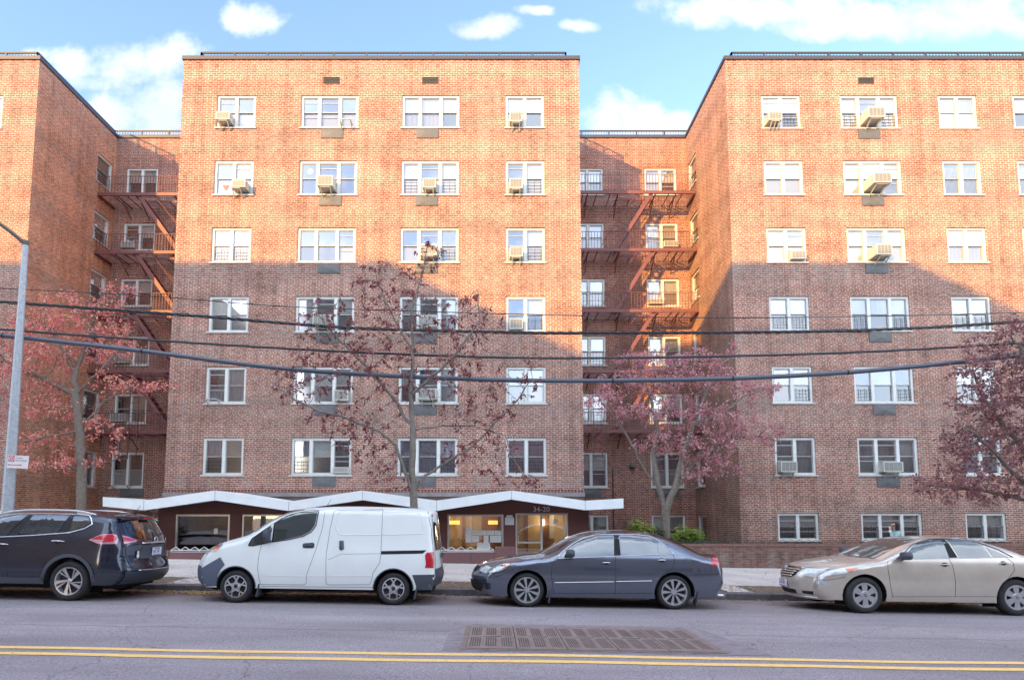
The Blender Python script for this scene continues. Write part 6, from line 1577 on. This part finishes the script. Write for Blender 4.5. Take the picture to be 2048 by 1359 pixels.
c4.sline([q(*p) for p in ((148, 468), (60, 560), (40, 700), (70, 850), (70, 900))], 'door_gap', M['gap'], .005, -.001); c4.sline([q(*p, .05) for p in ((735, 432), (735, 480), (680, 552), (560, 640), (470, 740), (430, 860))], 'door_gap', M['gap'], .005, -.001)
c4.handle(*q(578, 522, .04), .26); c4.handle(*q(10, 552, .04), .26)
# cladding around arches, sill, bumper
for wx in (-wbh, wbh):
    out_ = [(wx + .435 * math.cos(a), .36 + .435 * math.sin(a)) for a in [math.pi * i / 14 for i in range(15)]]; inn = [(wx + .50 * math.cos(a), .36 + .50 * math.sin(a)) for a in [math.pi * i / 14 for i in range(14, -1, -1)]]
    c4.spatch(out_ + inn, 'arch_cladding', M['plastic_dark'], .012, True)
c4.spatch([(-wbh + .44, .31), (wbh - .44, .31), (wbh - .44, .42), (-wbh + .44, .42)], 'sill_cladding', M['plastic_dark'], .012, True)
c4.spatch([(wbh + .44, .29), (2.12, .30), (2.235, .42), (2.255, .53), (1.95, .52), (wbh + .46, .46)], 'rear_bumper', M['bumper_black'], .012, True)
c4.tpatch([(19.15, -1), (21, -1), (21, 1), (19.15, 1)], 'rear_bumper', M['bumper_black'], .014, .12)
# lamps
c4.spatch([(1.66, 1.115), (1.86, 1.215), (2.04, 1.225), (2.11, 1.21), (2.16, 1.12), (2.16, 1.045), (1.86, 1.04)], 'tail_lamp', M['tail_pink'], .012, True)
c4.spatch([(1.70, 1.13), (1.88, 1.20), (2.06, 1.215), (2.13, 1.15), (2.12, 1.115), (1.9, 1.12)], 'tail_lamp', M['tail_red'], .018, True)
c4.spatch([(1.9, 1.075), (2.10, 1.09), (2.14, 1.12), (1.95, 1.11)], 'lamp_edge', M['tail_red'], .020, True)
for sg in (-1, 1):
    c4.tpatch([(14.5, sg * 1.0), (14.75, sg * .86), (15.35, sg * .66), (15.65, sg * .72), (15.9, sg * 1.0)], 'tail_lamp', M['tail_pink'], .010, .07); c4.tpatch([(14.7, sg * 1.0), (14.9, sg * .86), (15.35, sg * .71), (15.45, sg * .78), (15.4, sg * 1.0)], 'tail_lamp', M['tail_red'], .015, .07)
c4.tpatch([(12.75, -.80), (13.2, -.86), (14.3, -.82), (15.0, -.58), (15.2, 0), (15.0, .58), (14.3, .82), (13.2, .86), (12.75, .80)], 'rear_window', M['car_glass_dark'], .008, .08)
mb = MB(); pr = []
for sg in range(-8, 9):
    v = sg / 8; a = c4.strip(11.5, v * .93, .01); b = Vector((2.23 - .13 * abs(v) ** 2, v * .64, 1.545 - .04 * v * v)); pr.append((a, b, b + Vector((-.03, 0, -.045)), c4.strip(12.6, v * .93, .01)))
for A_, B_ in zip(pr, pr[1:]):
    for i in range(3): mb.quad([A_[i], A_[i + 1], B_[i + 1], B_[i]])
sp = c4.part(mb, 'spoiler', M['paint_black'], weld=True)
mb = MB(); mb.box((2.215, -.16, 1.50), (2.235, .16, 1.525)); c4.part(mb, 'brake_lamp', M['tail_red'], sp)
c4.tline([(12.9, -.94), (15.6, -.95), (17.5, -.93), (18.6, -.88), (18.9, -.7), (19.0, 0), (18.9, .7), (18.6, .88), (17.5, .93), (15.6, .95), (12.9, .94)], 'hatch_gap', M['gap'], .006, .001)
c4.tline([(15.95, -.55), (15.9, 0), (15.95, .55)], 'hatch_trim', M['chrome'], .016, .012); c4.tline([(19.05, -.72), (19.1, 0), (19.05, .85)], 'bumper_trim', M['chrome'], .010, .012)
c4.tpatch([(16.2, -.52), (16.2, .52), (17.6, .60), (17.6, -.60)], 'plate_recess', M['plastic_dark'], .004, .1)
p = c4.strip(16.85, .0, .02); c4.plate((p.x + .012, .0, p.z), (0, 1, 0), (.05, 0, 1), .31, .155, 'a')
p = c4.strip(15.45, 0, .02); mb = MB(); mb.lathe([(.062, .0), (.056, .014), (.045, .0)], 20, (p.x, 0, p.z), 'x'); mb.box((p.x, -.085, p.z - .012), (p.x + .016, .085, p.z + .012)); c4.part(mb, 'emblem', M['chrome'])
p = c4.strip(17.75, -.72, .012); o = txt('ROGUE', .055, M['chrome'], (p.x + .004, p.y + .07, p.z), (R(90), 0, R(78)), c4.root, 'lettering', 1.2, .002)
p = c4.strip(17.7, .8, .012); o = txt('AWD', .035, M['chrome'], (p.x + .006, p.y - .02, p.z), (R(90), 0, R(95)), c4.root, 'lettering', 1.1, .002)
mb = MB(); p = c4.strip(17.25, -.66, .014)
for r_, dz in ((.045, 0), (.032, .062)): 
    mb.quad([(p.x + .004, p.y + r_ * math.cos(a * .524) , p.z + dz + r_ * math.sin(a * .524)) for a in range(12)])
c4.part(mb, 'decal', M['paper'], smooth=False)
mb = MB(); p0, p1 = c4.strip(14.9, .12, .02), c4.strip(14.55, .62, .025); mb.tube([p0, p1], .010, 6); mb.tube([c4.strip(14.6, .2, .02), c4.strip(14.45, .68, .02)], .006, 5); c4.part(mb, 'wiper', M['ink'])
a = c4.strip(11.6, .0); mb = MB(); mb.tube([a, a + Vector((.10, 0, .17))], [.007, .004], 5); mb.box((a.x - .05, a.y - .03, a.z), (a.x + .03, a.y + .03, a.z + .02)); c4.part(mb, 'antenna', M['ink'])
c4.mirror(-.62, 1.14, M['paint_black']); c4.cabin((.1, 1.1), 1.35, M['seat_tan'], -.4)
# ------------------------------------------------------------------ trees
import numpy as np
def grow(seed, limbs, blobs, n_attr, step, infl, kill, iters, droop=0.0, jit=.25):
    """limbs: list of polylines [(vec, ...)] sharing points; blobs: (centre, (rx, ry, rz), weight). returns nodes, parents"""
    rng = np.random.default_rng(seed)
    nodes = []; par = []; key = {}
    def add(p, pa):
        nodes.append(np.array(p, float)); par.append(pa); return len(nodes) - 1
    for l in limbs:
        prev = None
        for a, b in zip(l, l[1:]):
            ka = tuple(round(c, 3) for c in a)
            ia = key.get(ka) if prev is None else prev
            if ia is None: ia = add(a, -1); key[ka] = ia
            a_, b_ = np.array(a, float), np.array(b, float); n = max(1, int(np.linalg.norm(b_ - a_) / step)); pv = ia
            for j in range(1, n + 1):
                w = 0 if j == n else jit * step * .35
                pv = add(a_ + (b_ - a_) * j / n + rng.normal(0, 1, 3) * w, pv)
            key[tuple(round(c, 3) for c in b)] = pv; prev = pv
    ws = np.array([b[2] for b in blobs], float); ws /= ws.sum(); A = []
    for i in rng.choice(len(blobs), n_attr, p=ws):
        c, r, _ = blobs[i]
        while True:
            v = rng.uniform(-1, 1, 3)
            if (v ** 2).sum() <= 1: break
        A.append(np.array(c) + v * np.array(r))
    A = np.array(A); P = np.array(nodes); near = np.full(len(A), -1); nd = np.full(len(A), 1e9)
    def upd(i0):
        nonlocal near, nd
        for i in range(i0, len(P)):
            d = np.linalg.norm(A - P[i], axis=1); m = d < nd; nd[m] = d[m]; near[m] = i
    upd(0); alive = np.ones(len(A), bool)
    for _ in range(iters):
        alive &= nd > kill
        m = alive & (nd < infl)
        if not m.any(): break
        new = []
        for i in np.unique(near[m]):
            s = A[m & (near == i)] - P[i]; s /= np.linalg.norm(s, axis=1)[:, None] + 1e-9; d = s.mean(0) + rng.normal(0, jit * .5, 3); d[2] -= droop
            l = np.linalg.norm(d)
            if l < 1e-6: continue
            new.append((P[i] + d / l * step, i))
        i0 = len(P)
        P = np.vstack([P, np.array([q[0] for q in new])]); par += [q[1] for q in new]; upd(i0)
        if len(P) > 9000: break
    return P, np.array(par)
def tree(name, label, seed, limbs, blobs, n_attr, step, infl, kill, base_r, tip_r, bark, leafm, n_leaf, leaf_len, leaf_w, droop=.0, hang=.5, expo=2.05, group=None, spread=.12, cat='tree', cluster=1, iters=60):
    P, par = grow(seed, limbs, blobs, n_attr, step, infl, kill, iters, droop); rng = np.random.default_rng(seed + 1); n = len(P)
    kids = [[] for _ in range(n)]
    for i, p in enumerate(par):
        if p >= 0: kids[p].append(i)
    rad = np.zeros(n)
    for i in range(n - 1, -1, -1):
        rad[i] = tip_r if not kids[i] else sum(rad[k] ** expo for k in kids[i]) ** (1 / expo)
    k = base_r / rad[0]; rad = tip_r + (rad - tip_r) * max(.2, (base_r - tip_r) / max(1e-6, rad[0] - tip_r))
    root = tag(empty(name, tuple(P[0])), label, cat, group)
    tr = MB(); br = MB(); done = set()
    starts = [(i, None) for i in range(n) if par[i] < 0]; stack = starts
    while stack:
        i, p = stack.pop(); path = [] if p is None else [p]; j = i
        while True:
            path.append(j)
            if not kids[j]: break
            ks = sorted(kids[j], key=lambda q: -rad[q]); 
            for q_ in ks[1:]: stack.append((q_, j))
            j = ks[0]
        r = [rad[q_] for q_ in path]
        if p is not None: r[0] = min(rad[path[1]] * 1.15, rad[p])
        if len(path) < 2: continue
        big = max(r) > base_r * .28
        (tr if big else br).tube([tuple(P[q_]) for q_ in path], r, 8 if big else (4 if max(r) < .02 else 5), cap=False)
    if tr.f: bpart(tr, 'trunk', bark, root, smooth=True)
    if br.f: bpart(br, 'branches', bark, root, smooth=True)
    # leaves on the thin ends
    tips = [i for i in range(n) if rad[i] < tip_r * 2.2 and par[i] >= 0]
    mb = MB(); 
    for _ in range(n_leaf // cluster):
        i = tips[rng.integers(len(tips))]; a, b = P[par[i]], P[i]; base = a + (b - a) * rng.random()
        for c in range(cluster):
            o = base + rng.normal(0, spread if cluster == 1 else spread * .5, 3); 
            d = (b - a) / (np.linalg.norm(b - a) + 1e-9) * .5 + rng.normal(0, .7, 3); d[2] -= hang; d /= np.linalg.norm(d)
            s = np.cross(d, rng.normal(0, 1, 3)); s /= np.linalg.norm(s) + 1e-9; nn = np.cross(d, s); L_ = leaf_len * rng.uniform(.6, 1.15); w = leaf_w * rng.uniform(.7, 1.15)
            m = o + d * L_ * .45; t = o + d * L_ - nn * L_ * .12
            mb.quad([o, m + s * w / 2 + nn * w * .22, t, m - s * w / 2 + nn * w * .22], [(0, 0), (1, 0), (1, 1), (0, 1)])
    bpart(mb, 'leaves', leafm, root)
    return root
def pl(Y, pts): return [tuple(W(x, y, Y + (p[0] if p else 0))) for x, y, *p in pts]
def bl(Y, items):
    out = []
    for x, y, rx, ry, dy, w in items:
        c = W(x, y, Y); s = (W(x + 100, y, Y).x - c.x) / 100; out.append((tuple(c), (rx * s, dy, ry * s), w))
    return out
M['bark_grey'] = plain('bark_grey', (.20, .175, .15), .9, noise=.3, nscale=12, bump=.5, bscale=40); M['bark_dark'] = plain('bark_dark', (.17, .145, .12), .9, noise=.3, nscale=12, bump=.5, bscale=40)
M['leaf_plum'] = leafmat('leaf_plum', [(0.22, 0.044, 0.061), (0.308, 0.066, 0.077), (0.154, 0.033, 0.05), (0.352, 0.099, 0.099), (0.22, 0.088, 0.077)], .5, .25)
M['leaf_purple'] = leafmat('leaf_purple', [(0.288, 0.125, 0.138), (0.388, 0.188, 0.188), (0.213, 0.094, 0.112), (0.463, 0.25, 0.213), (0.325, 0.15, 0.2)], .5, .25)
M['leaf_red'] = leafmat('leaf_red', [(0.715, 0.143, 0.156), (0.806, 0.338, 0.286), (0.546, 0.117, 0.182), (0.754, 0.52, 0.364), (0.85, 0.208, 0.13), (0.598, 0.312, 0.286)], .55, .3)
M['leaf_rust'] = leafmat('leaf_rust', [(.56, .17, .24), (.64, .36, .38), (.42, .16, .24), (.60, .48, .42), (.72, .19, .22), (.48, .33, .36), (.56, .24, .28)], .55, .3)
# bare young tree in the kerb strip
Y = 13.86; g0 = tuple((W(829, 1036, Y).x, Y, SZ(W(829, 1036, Y).x, Y) - .02))
F0 = W(827, 988, Y); T = [tuple(F0)]
limbs = [[g0, tuple(F0), *pl(Y, [(824, 930), (826, 860), (820, 790), (826, 700), (823, 620), (845, 545, .1), (858, 480, .1)])],
         [tuple(F0), *pl(Y, [(808, 940, -.1), (792, 890, -.2), (760, 862, -.3), (700, 838, -.3), (640, 822, -.35), (590, 800, -.4), (545, 765, -.4)])],
         [tuple(F0), *pl(Y, [(850, 950, .1), (890, 925, .15), (940, 895, .2), (985, 850, .25), (1035, 800, .3), (1065, 755, .3)])],
         [pl(Y, [(826, 860)])[0], *pl(Y, [(790, 800, .15), (745, 745, .2), (700, 700, .3), (650, 650, .3), (620, 600, .3)])],
         [pl(Y, [(820, 790)])[0], *pl(Y, [(880, 740, -.2), (925, 690, -.2), (960, 640, -.3), (955, 580, -.3)])],
         [pl(Y, [(826, 700)])[0], *pl(Y, [(790, 640, .2), (765, 590, .25), (750, 540, .3)])],
         [pl(Y, [(826, 860)])[0], *pl(Y, [(890, 850, .2), (950, 852, .3), (1010, 870, .3)])]]
blobs = bl(Y, [(760, 560, 70, 45, .5, 1.2), (860, 520, 45, 60, .4, .7), (700, 640, 110, 60, .8, 2.2), (830, 640, 90, 70, .8, 1.6), (930, 650, 80, 75, .7, 1.8), (640, 730, 80, 70, .8, 2.2), (760, 740, 110, 70, .9, 2), (880, 740, 100, 70, .9, 1.6),
               (590, 770, 55, 60, .5, 1.2), (700, 850, 90, 50, .8, 1.6), (980, 780, 90, 70, .7, 1.6), (1060, 740, 30, 60, .4, .6), (960, 900, 90, 50, .7, 1.4), (1040, 960, 60, 28, .5, .9), (790, 950, 60, 35, .5, .7), (740, 900, 50, 40, .6, .7)])
tree('street_tree', 'slender half-bare street tree with sparse dark red leaves behind the white van', 11, limbs, blobs, 2200, .15, 1.1, .18, .088, .0032, M['bark_grey'], M['leaf_plum'], 4200, .12, .044, droop=.02, hang=.75, cluster=2, spread=.03)
# dense purple tree at the right edge
Y = 13.6; g0x = W(2120, 1036, Y).x; g0 = (g0x, Y, SZ(g0x, Y) - .02)
f0 = tuple(W(2112, 1010, Y))
limbs = [[g0, f0, *pl(Y, [(2095, 930), (2080, 850), (2060, 760), (2040, 690)])], [f0, *pl(Y, [(2075, 985, -.2), (2030, 950, -.3), (1985, 900, -.3), (1940, 860, -.3)])],
         [pl(Y, [(2095, 930)])[0], *pl(Y, [(2040, 890, .3), (1990, 830, .4), (1960, 780, .4)])], [f0, *pl(Y, [(2060, 1000, .2), (1990, 985, .3), (1920, 975, .4), (1860, 970, .4)])], [pl(Y, [(2080, 850)])[0], *pl(Y, [(2130, 780, .3), (2180, 700, .3)])]]
blobs = bl(Y, [(2010, 900, 110, 80, .9, 3), (2060, 820, 110, 80, 1., 3), (1960, 800, 60, 60, .6, 1.3), (1945, 745, 42, 50, .4, .8), (2050, 720, 85, 70, .8, 2), (2030, 660, 28, 32, .4, .5), (1900, 965, 75, 32, .6, 1.2), (1850, 978, 45, 16, .3, .4), (1920, 900, 50, 40, .5, 1), (1915, 865, 50, 22, .4, .5), (2150, 800, 90, 120, 1., 2), (1945, 690, 28, 28, .25, .4), (1985, 985, 60, 30, .5, .6), (1895, 1005, 22, 14, .2, .15)])
tree('street_tree', 'dense purple-leaved tree reaching in from the right edge above the gold car', 23, limbs, blobs, 1700, .15, 1.0, .18, .13, .0035, M['bark_dark'], M['leaf_purple'], 9500, .12, .046, hang=.35, cluster=2, spread=.10)
# red layered tree, left recess
Y = 19.8; zg = .47; gx = W(166, 1036, Y).x; g0 = (gx, Y, zg)
a_ = pl(Y, [(164, 940), (160, 860), (152, 790), (150, 750)])
limbs = [[g0, *a_], [a_[3], *pl(Y, [(168, 700, .2), (180, 650, .3), (210, 610, .3), (245, 585, .3)])], [a_[3], *pl(Y, [(135, 710, -.2), (110, 670, -.3), (80, 640, -.4)])], [a_[2], *pl(Y, [(110, 770, .3), (60, 745, .3), (10, 720, .3)])],
         [a_[1], *pl(Y, [(110, 870, -.3), (60, 880, -.5), (0, 885, -.6)])], [a_[0], *pl(Y, [(120, 925, .2), (70, 945, .2), (30, 940, .2)])], [a_[1], *pl(Y, [(210, 800, .2), (260, 775, .2), (330, 768, .3)])], [a_[2], *pl(Y, [(200, 740, -.4), (240, 700, -.4), (260, 660, -.4)])], [a_[0], *pl(Y, [(200, 925, 0), (240, 915, 0)])]]
blobs = bl(Y, [(150, 650, 120, 32, 1.3, 3.2), (60, 665, 90, 40, 1.2, 2.2), (245, 580, 32, 22, .5, .8), (200, 610, 60, 22, .7, 1.0), (120, 590, 45, 18, .6, .5), (110, 705, 120, 28, 1.2, 1.8), (230, 690, 60, 30, .8, 1), (40, 760, 80, 40, 1., 1.2), (250, 770, 80, 18, .8, .9), (330, 770, 38, 10, .4, .3), (100, 820, 110, 25, 1., .9), (60, 880, 110, 28, 1., 1.0), (130, 925, 100, 18, .8, .8), (220, 870, 50, 22, .5, .4), (-30, 720, 60, 90, 1, 1)])
tree('dogwood_tree', 'tall layered tree with bright red leaves in the left recess behind the light pole', 31, limbs, blobs, 1300, .22, 1.6, .26, .15, .005, M['bark_dark'], M['leaf_red'], 7200, .12, .065, hang=.55, cluster=3, spread=.16)
# red-brown tree, right recess
Y = 20.4; gx = W(1333, 1036, Y).x; g0 = (gx, Y, .5)
f0 = pl(Y, [(1331, 1022)])[0]
limbs = [[g0, f0, *pl(Y, [(1318, 975), (1308, 920, .1), (1312, 850, .2), (1300, 790, .2), (1280, 740, .2), (1270, 705, .2)])], [f0, *pl(Y, [(1350, 975, -.1), (1362, 920, -.2), (1385, 850, -.2), (1410, 790, -.3), (1440, 730, -.3), (1478, 700, -.3)])],
         [pl(Y, [(1318, 975)])[0], *pl(Y, [(1290, 940, .4), (1272, 900, .4), (1240, 850, .5), (1200, 800, .5)])], [pl(Y, [(1350, 975, -.1)])[0], *pl(Y, [(1390, 925, .3), (1450, 880, .4), (1510, 870, .4), (1550, 880, .4)])],
         [pl(Y, [(1312, 850, .2)])[0], *pl(Y, [(1340, 800, .5), (1360, 750, .6), (1370, 710, .6)])], [pl(Y, [(1385, 850, -.2)])[0], *pl(Y, [(1440, 830, -.5), (1490, 790, -.5), (1540, 775, -.5)])]]
blobs = bl(Y, [(1340, 722, 120, 24, 1.3, 2), (1260, 712, 45, 14, .5, .5), (1470, 695, 24, 13, .3, .4), (1280, 762, 90, 28, 1.2, 1.6), (1420, 760, 110, 26, 1.2, 1.7), (1515, 775, 55, 16, .5, .8), (1205, 800, 52, 26, .7, 1.2), (1310, 815, 100, 30, 1.2, 1.6), (1420, 830, 100, 30, 1.2, 1.5), (1500, 860, 75, 28, .8, 1.5), (1545, 885, 32, 24, .4, .7), (1400, 885, 90, 34, 1.2, 1.5), (1440, 930, 60, 26, .8, .7), (1330, 880, 60, 30, 1, .8), (1380, 950, 50, 22, .6, .3)])
tree('dogwood_tree', 'twin-stemmed tree with dusty red leaves in the right recess above the low wall', 47, limbs, blobs, 1300, .22, 1.6, .26, .15, .005, M['bark_dark'], M['leaf_rust'], 8000, .125, .062, hang=.6, cluster=3, spread=.15)
# ------------------------------------------------------------------ shrubs
M['leaf_lime'] = leafmat('leaf_lime', [(.20, .34, .05), (.32, .44, .07), (.12, .22, .05), (.42, .40, .10), (.25, .38, .06)], .55, .35)
M['leaf_deep'] = leafmat('leaf_deep', [(.03, .07, .025), (.06, .11, .04), (.02, .05, .02), (.08, .12, .05)], .5, .2)
def shrub(label, cx, cy_top, wpx, hpx, Y, zg, leafm, n, ll, lw, seed, spreadz=1.0):
    c = W(cx, cy_top, Y); s = (W(cx + 100, cy_top, Y).x - c.x) / 100; w, top = wpx * s / 2, c.z
    rng = np.random.default_rng(seed); root = tag(empty('shrub', (c.x, Y, zg)), label, 'shrub'); st = MB(); lf = MB()
    for k in range(16):
        a = rng.uniform(0, 6.28); r = w * rng.uniform(.3, 1); hgt = (top - zg) * rng.uniform(.65, 1.0) * (1 - .25 * (r / w) ** 2)
        e = np.array([c.x + math.cos(a) * r, Y + math.sin(a) * r * .7, zg + hgt]); b = np.array([c.x + rng.normal(0, .06), Y + rng.normal(0, .06), zg - .03]); m = (b + e) / 2 + np.array([0, 0, .12])
        st.tube([tuple(b), tuple(m), tuple(e)], [.012, .008, .004], 4)
        for j in range(n // 16):
            t = rng.uniform(.3, 1.02); p = b * (1 - t) ** 2 + 2 * m * t * (1 - t) + e * t * t + rng.normal(0, w * .16, 3); d = rng.normal(0, 1, 3); d[2] = abs(d[2]) * .3 - .2; d /= np.linalg.norm(d)
            s_ = np.cross(d, [0, 0, 1]) + rng.normal(0, .3, 3); s_ /= np.linalg.norm(s_); nn = np.cross(d, s_); L_, W2 = ll * rng.uniform(.6, 1.2), lw * rng.uniform(.7, 1.2)
            lf.quad([p, p + d * L_ * .5 + s_ * W2 / 2 + nn * .01, p + d * L_ - nn * .01, p + d * L_ * .5 - s_ * W2 / 2 + nn * .01])
    bpart(st, 'stems', M['bark_dark'], root); bpart(lf, 'foliage', leafm, root)
shrub('rounded yellow-green shrub left of the twin-stemmed tree', 1282, 1037, 62, 50, 20.2, .5, M['leaf_lime'], 1000, .15, .10, 61)
shrub('taller yellow-green shrub right of the twin-stemmed tree', 1372, 1051, 66, 45, 19.5, .5, M['leaf_lime'], 1100, .15, .10, 62)
shrub('small dark shrub close to the twin-stemmed trunk', 1316, 1050, 22, 40, 20.2, .5, M['leaf_deep'], 260, .10, .06, 63)
shrub('tall dark green shrub beside the left end of the white canopy', 297, 984, 60, 80, 21.8, .45, M['leaf_deep'], 1300, .12, .06, 64)
shrub('dark green shrub in the planter under the left end of the canopy', 292, 1030, 50, 60, 20.4, .45, M['leaf_deep'], 900, .12, .05, 65)
shrub('small leafy weed at the foot of the right recess window', 1402, 1061, 14, 20, 21.5, .53, M['leaf_lime'], 120, .10, .06, 66)
# ------------------------------------------------------------------ the passer-by
def person():
    Yp = 16.3; hp_ = W(1790, 1042, Yp); X = hp_.x; zg = SZ(X, Yp); H = hp_.z - zg; k = H / 1.62
    root = tag(empty('person', (X, Yp, zg)), 'dark-haired person in a pale aqua sweater walking behind the gold car', 'person')
    # facing -X ; joints (x, y, z, rx, ry)
    J = {'pelvis': (0, 0, .88, .13, .15), 'waist': (.0, 0, 1.02, .11, .135), 'chest': (.0, 0, 1.20, .125, .165), 'neck0': (.01, 0, 1.335, .07, .09), 'neck': (-.01, 0, 1.40, .05, .05), 'head0': (-.025, 0, 1.455, .065, .06), 'head1': (-.02, 0, 1.535, .088, .073), 'head2': (-.01, 0, 1.585, .05, .045)}
    E = [('pelvis', 'waist'), ('waist', 'chest'), ('chest', 'neck0'), ('neck0', 'neck'), ('neck', 'head0'), ('head0', 'head1'), ('head1', 'head2')]
    J['nose'] = (-.118, 0, 1.505, .012, .012); E.append(('head1', 'nose')); J['chin'] = (-.085, 0, 1.445, .024, .028); E.append(('head0', 'chin'))
    for s, n in ((-1, 'n'), (1, 'f')):
        J['hip' + n] = (.0, s * .085, .84, .095, .085); J['knee' + n] = (-.14 if s < 0 else .06, s * .09, .47, .06, .058); J['ank' + n] = (-.20 if s < 0 else .28, s * .09, .085, .038, .035); J['toe' + n] = (-.36 if s < 0 else .14, s * .09, .035, .03, .04)
        J['sh' + n] = (.01, s * .165, 1.30, .062, .058); E += [('pelvis', 'hip' + n), ('hip' + n, 'knee' + n), ('knee' + n, 'ank' + n), ('ank' + n, 'toe' + n), ('chest', 'sh' + n)]
    J['elbn'] = (-.20, -.20, 1.10, .045, .045); J['wrn'] = (-.20, -.07, 1.36, .03, .028); J['palmn'] = (-.165, -.035, 1.415, .03, .022)
    J['elbf'] = (.03, .23, 1.04, .042, .042); J['wrf'] = (-.10, .22, .84, .028, .026); J['palmf'] = (-.13, .22, .77, .028, .018)
    E += [('shn', 'elbn'), ('elbn', 'wrn'), ('wrn', 'palmn'), ('shf', 'elbf'), ('elbf', 'wrf'), ('wrf', 'palmf')]
    for i, (dy, L_) in enumerate(((-.026, .06), (-.009, .068), (.009, .064), (.026, .052))):
        J['f%d' % i] = (-.165 + .0, -.035 + dy * .6 - .01, 1.445 + dy * .2, .009, .009); J['g%d' % i] = (-.148, -.0 + dy * .3, 1.452 + dy * .6, .008, .008); E += [('palmn', 'f%d' % i), ('f%d' % i, 'g%d' % i)]
        J['u%d' % i] = (-.135 + dy, .22, .725, .009, .009); J['w%d' % i] = (-.125 + dy, .212, .725 - L_ * .55, .008, .008); E += [('palmf', 'u%d' % i), ('u%d' % i, 'w%d' % i)]
    J['thn'] = (-.19, -.03, 1.40, .010, .010); E.append(('palmn', 'thn')); J['thf'] = (-.165, .20, .765, .010, .010); J['thf2'] = (-.172, .20, .735, .009, .009); E += [('palmf', 'thf'), ('thf', 'thf2')]
    names = list(J); me = bpy.data.meshes.new('body'); me.from_pydata([tuple(c * k for c in J[n][:3]) for n in names], [(names.index(a), names.index(b)) for a, b in E], [])
    o = bpy.data.objects.new('body', me); C.objects.link(o); o.modifiers.new('Skin', 'SKIN')
    for i, n in enumerate(names):
        sv = me.skin_vertices[0].data[i]; sv.radius = (J[n][3] * k, J[n][4] * k); sv.use_root = n == 'pelvis'
    ss = o.modifiers.new('Sub', 'SUBSURF'); ss.levels = 2; ss.render_levels = 2
    dg = bpy.context.evaluated_depsgraph_get(); m2 = bpy.data.meshes.new_from_object(o.evaluated_get(dg)); bpy.data.objects.remove(o)
    m2.name = 'body'; skin = plain('skin', (.50, .30, .22), .5); swt = plain('aqua_sweater', (.34, .50, .50), .9, noise=.1, nscale=20); trs = plain('dark_trousers', (.05, .055, .08), .85); shoe = plain('shoes', (.5, .5, .5), .7)
    m2.materials.clear()
    for m in (skin, swt, trs, shoe): m2.materials.append(m)
    for f in m2.polygons:
        c = f.center / k; f.use_smooth = True; hand = (c - Vector((-.17, -.035, 1.42))).length < .075 or (c - Vector((-.13, .22, .76))).length < .085
        f.material_index = 0 if (c.z > 1.385 and c.x > -.15 and abs(c.y) < .12) or hand else 3 if c.z < .09 else 2 if c.z < .90 and abs(c.y) < .19 else 1
    b = bpy.data.objects.new('body', m2); C.objects.link(b); b.parent = root
    # hair, shoulder length
    mb = MB(); nu, nv = 22, 14; cx, cz = .012, 1.53
    for i in range(nv + 1):
        t = i / nv
        for j in range(nu):
            a = 2 * math.pi * j / nu; face = max(0, -math.cos(a))
            if t < .5: ph = t * math.pi; r = math.sin(ph); z = cz + .092 * math.cos(ph)
            else: r = 1 - .12 * (t - .5); z = cz - (t - .5) * .30
            front = face ** 3 * (1 if z < cz + .05 else .0)
            rx, ry = .112 * r * (1 - .72 * front), .098 * r * (1 + .05 * math.sin(j * 3)) * (1 - .1 * front)
            mb.v.append(((cx + rx * math.cos(a)) * k, ry * math.sin(a) * k, z * k))
    for i in range(nv):
        for j in range(nu): mb.f.append((i * nu + j, i * nu + (j + 1) % nu, (i + 1) * nu + (j + 1) % nu, (i + 1) * nu + j)); mb.uv.append([(0, 0)] * 4); mb.m.append(0)
    h = _build(mb, 'hair', plain('dark_hair', (.028, .018, .022), .5), None, True); h.parent = root
    mb = MB()
    for s in (-1, 1): mb.lathe([(.0, -.004), (.008, 0), (.0, .004)], 8, (-.098 * k, s * .03 * k, 1.522 * k), 'x')
    e = _build(mb, 'eyes', M['ink'], None); e.parent = root
    mb = MB(); mb.lathe([(.0, 0), (.026, 0), (.034, .085), (.0, .085)], 14, (-.148 * k, .0, 1.395 * k), 'z'); e = _build(mb, 'cup', M['paper'], None); e.location = root.location; tag(e, 'white paper cup held to the mouth by the person behind the gold car', 'cup')
    mb = MB(); mb.tube([(-.20 * k, -.085 * k, 1.325 * k), (-.20 * k, -.068 * k, 1.365 * k)], .036 * k, 10); e = _build(mb, 'cuff', M['paper'], None); e.parent = root
person()
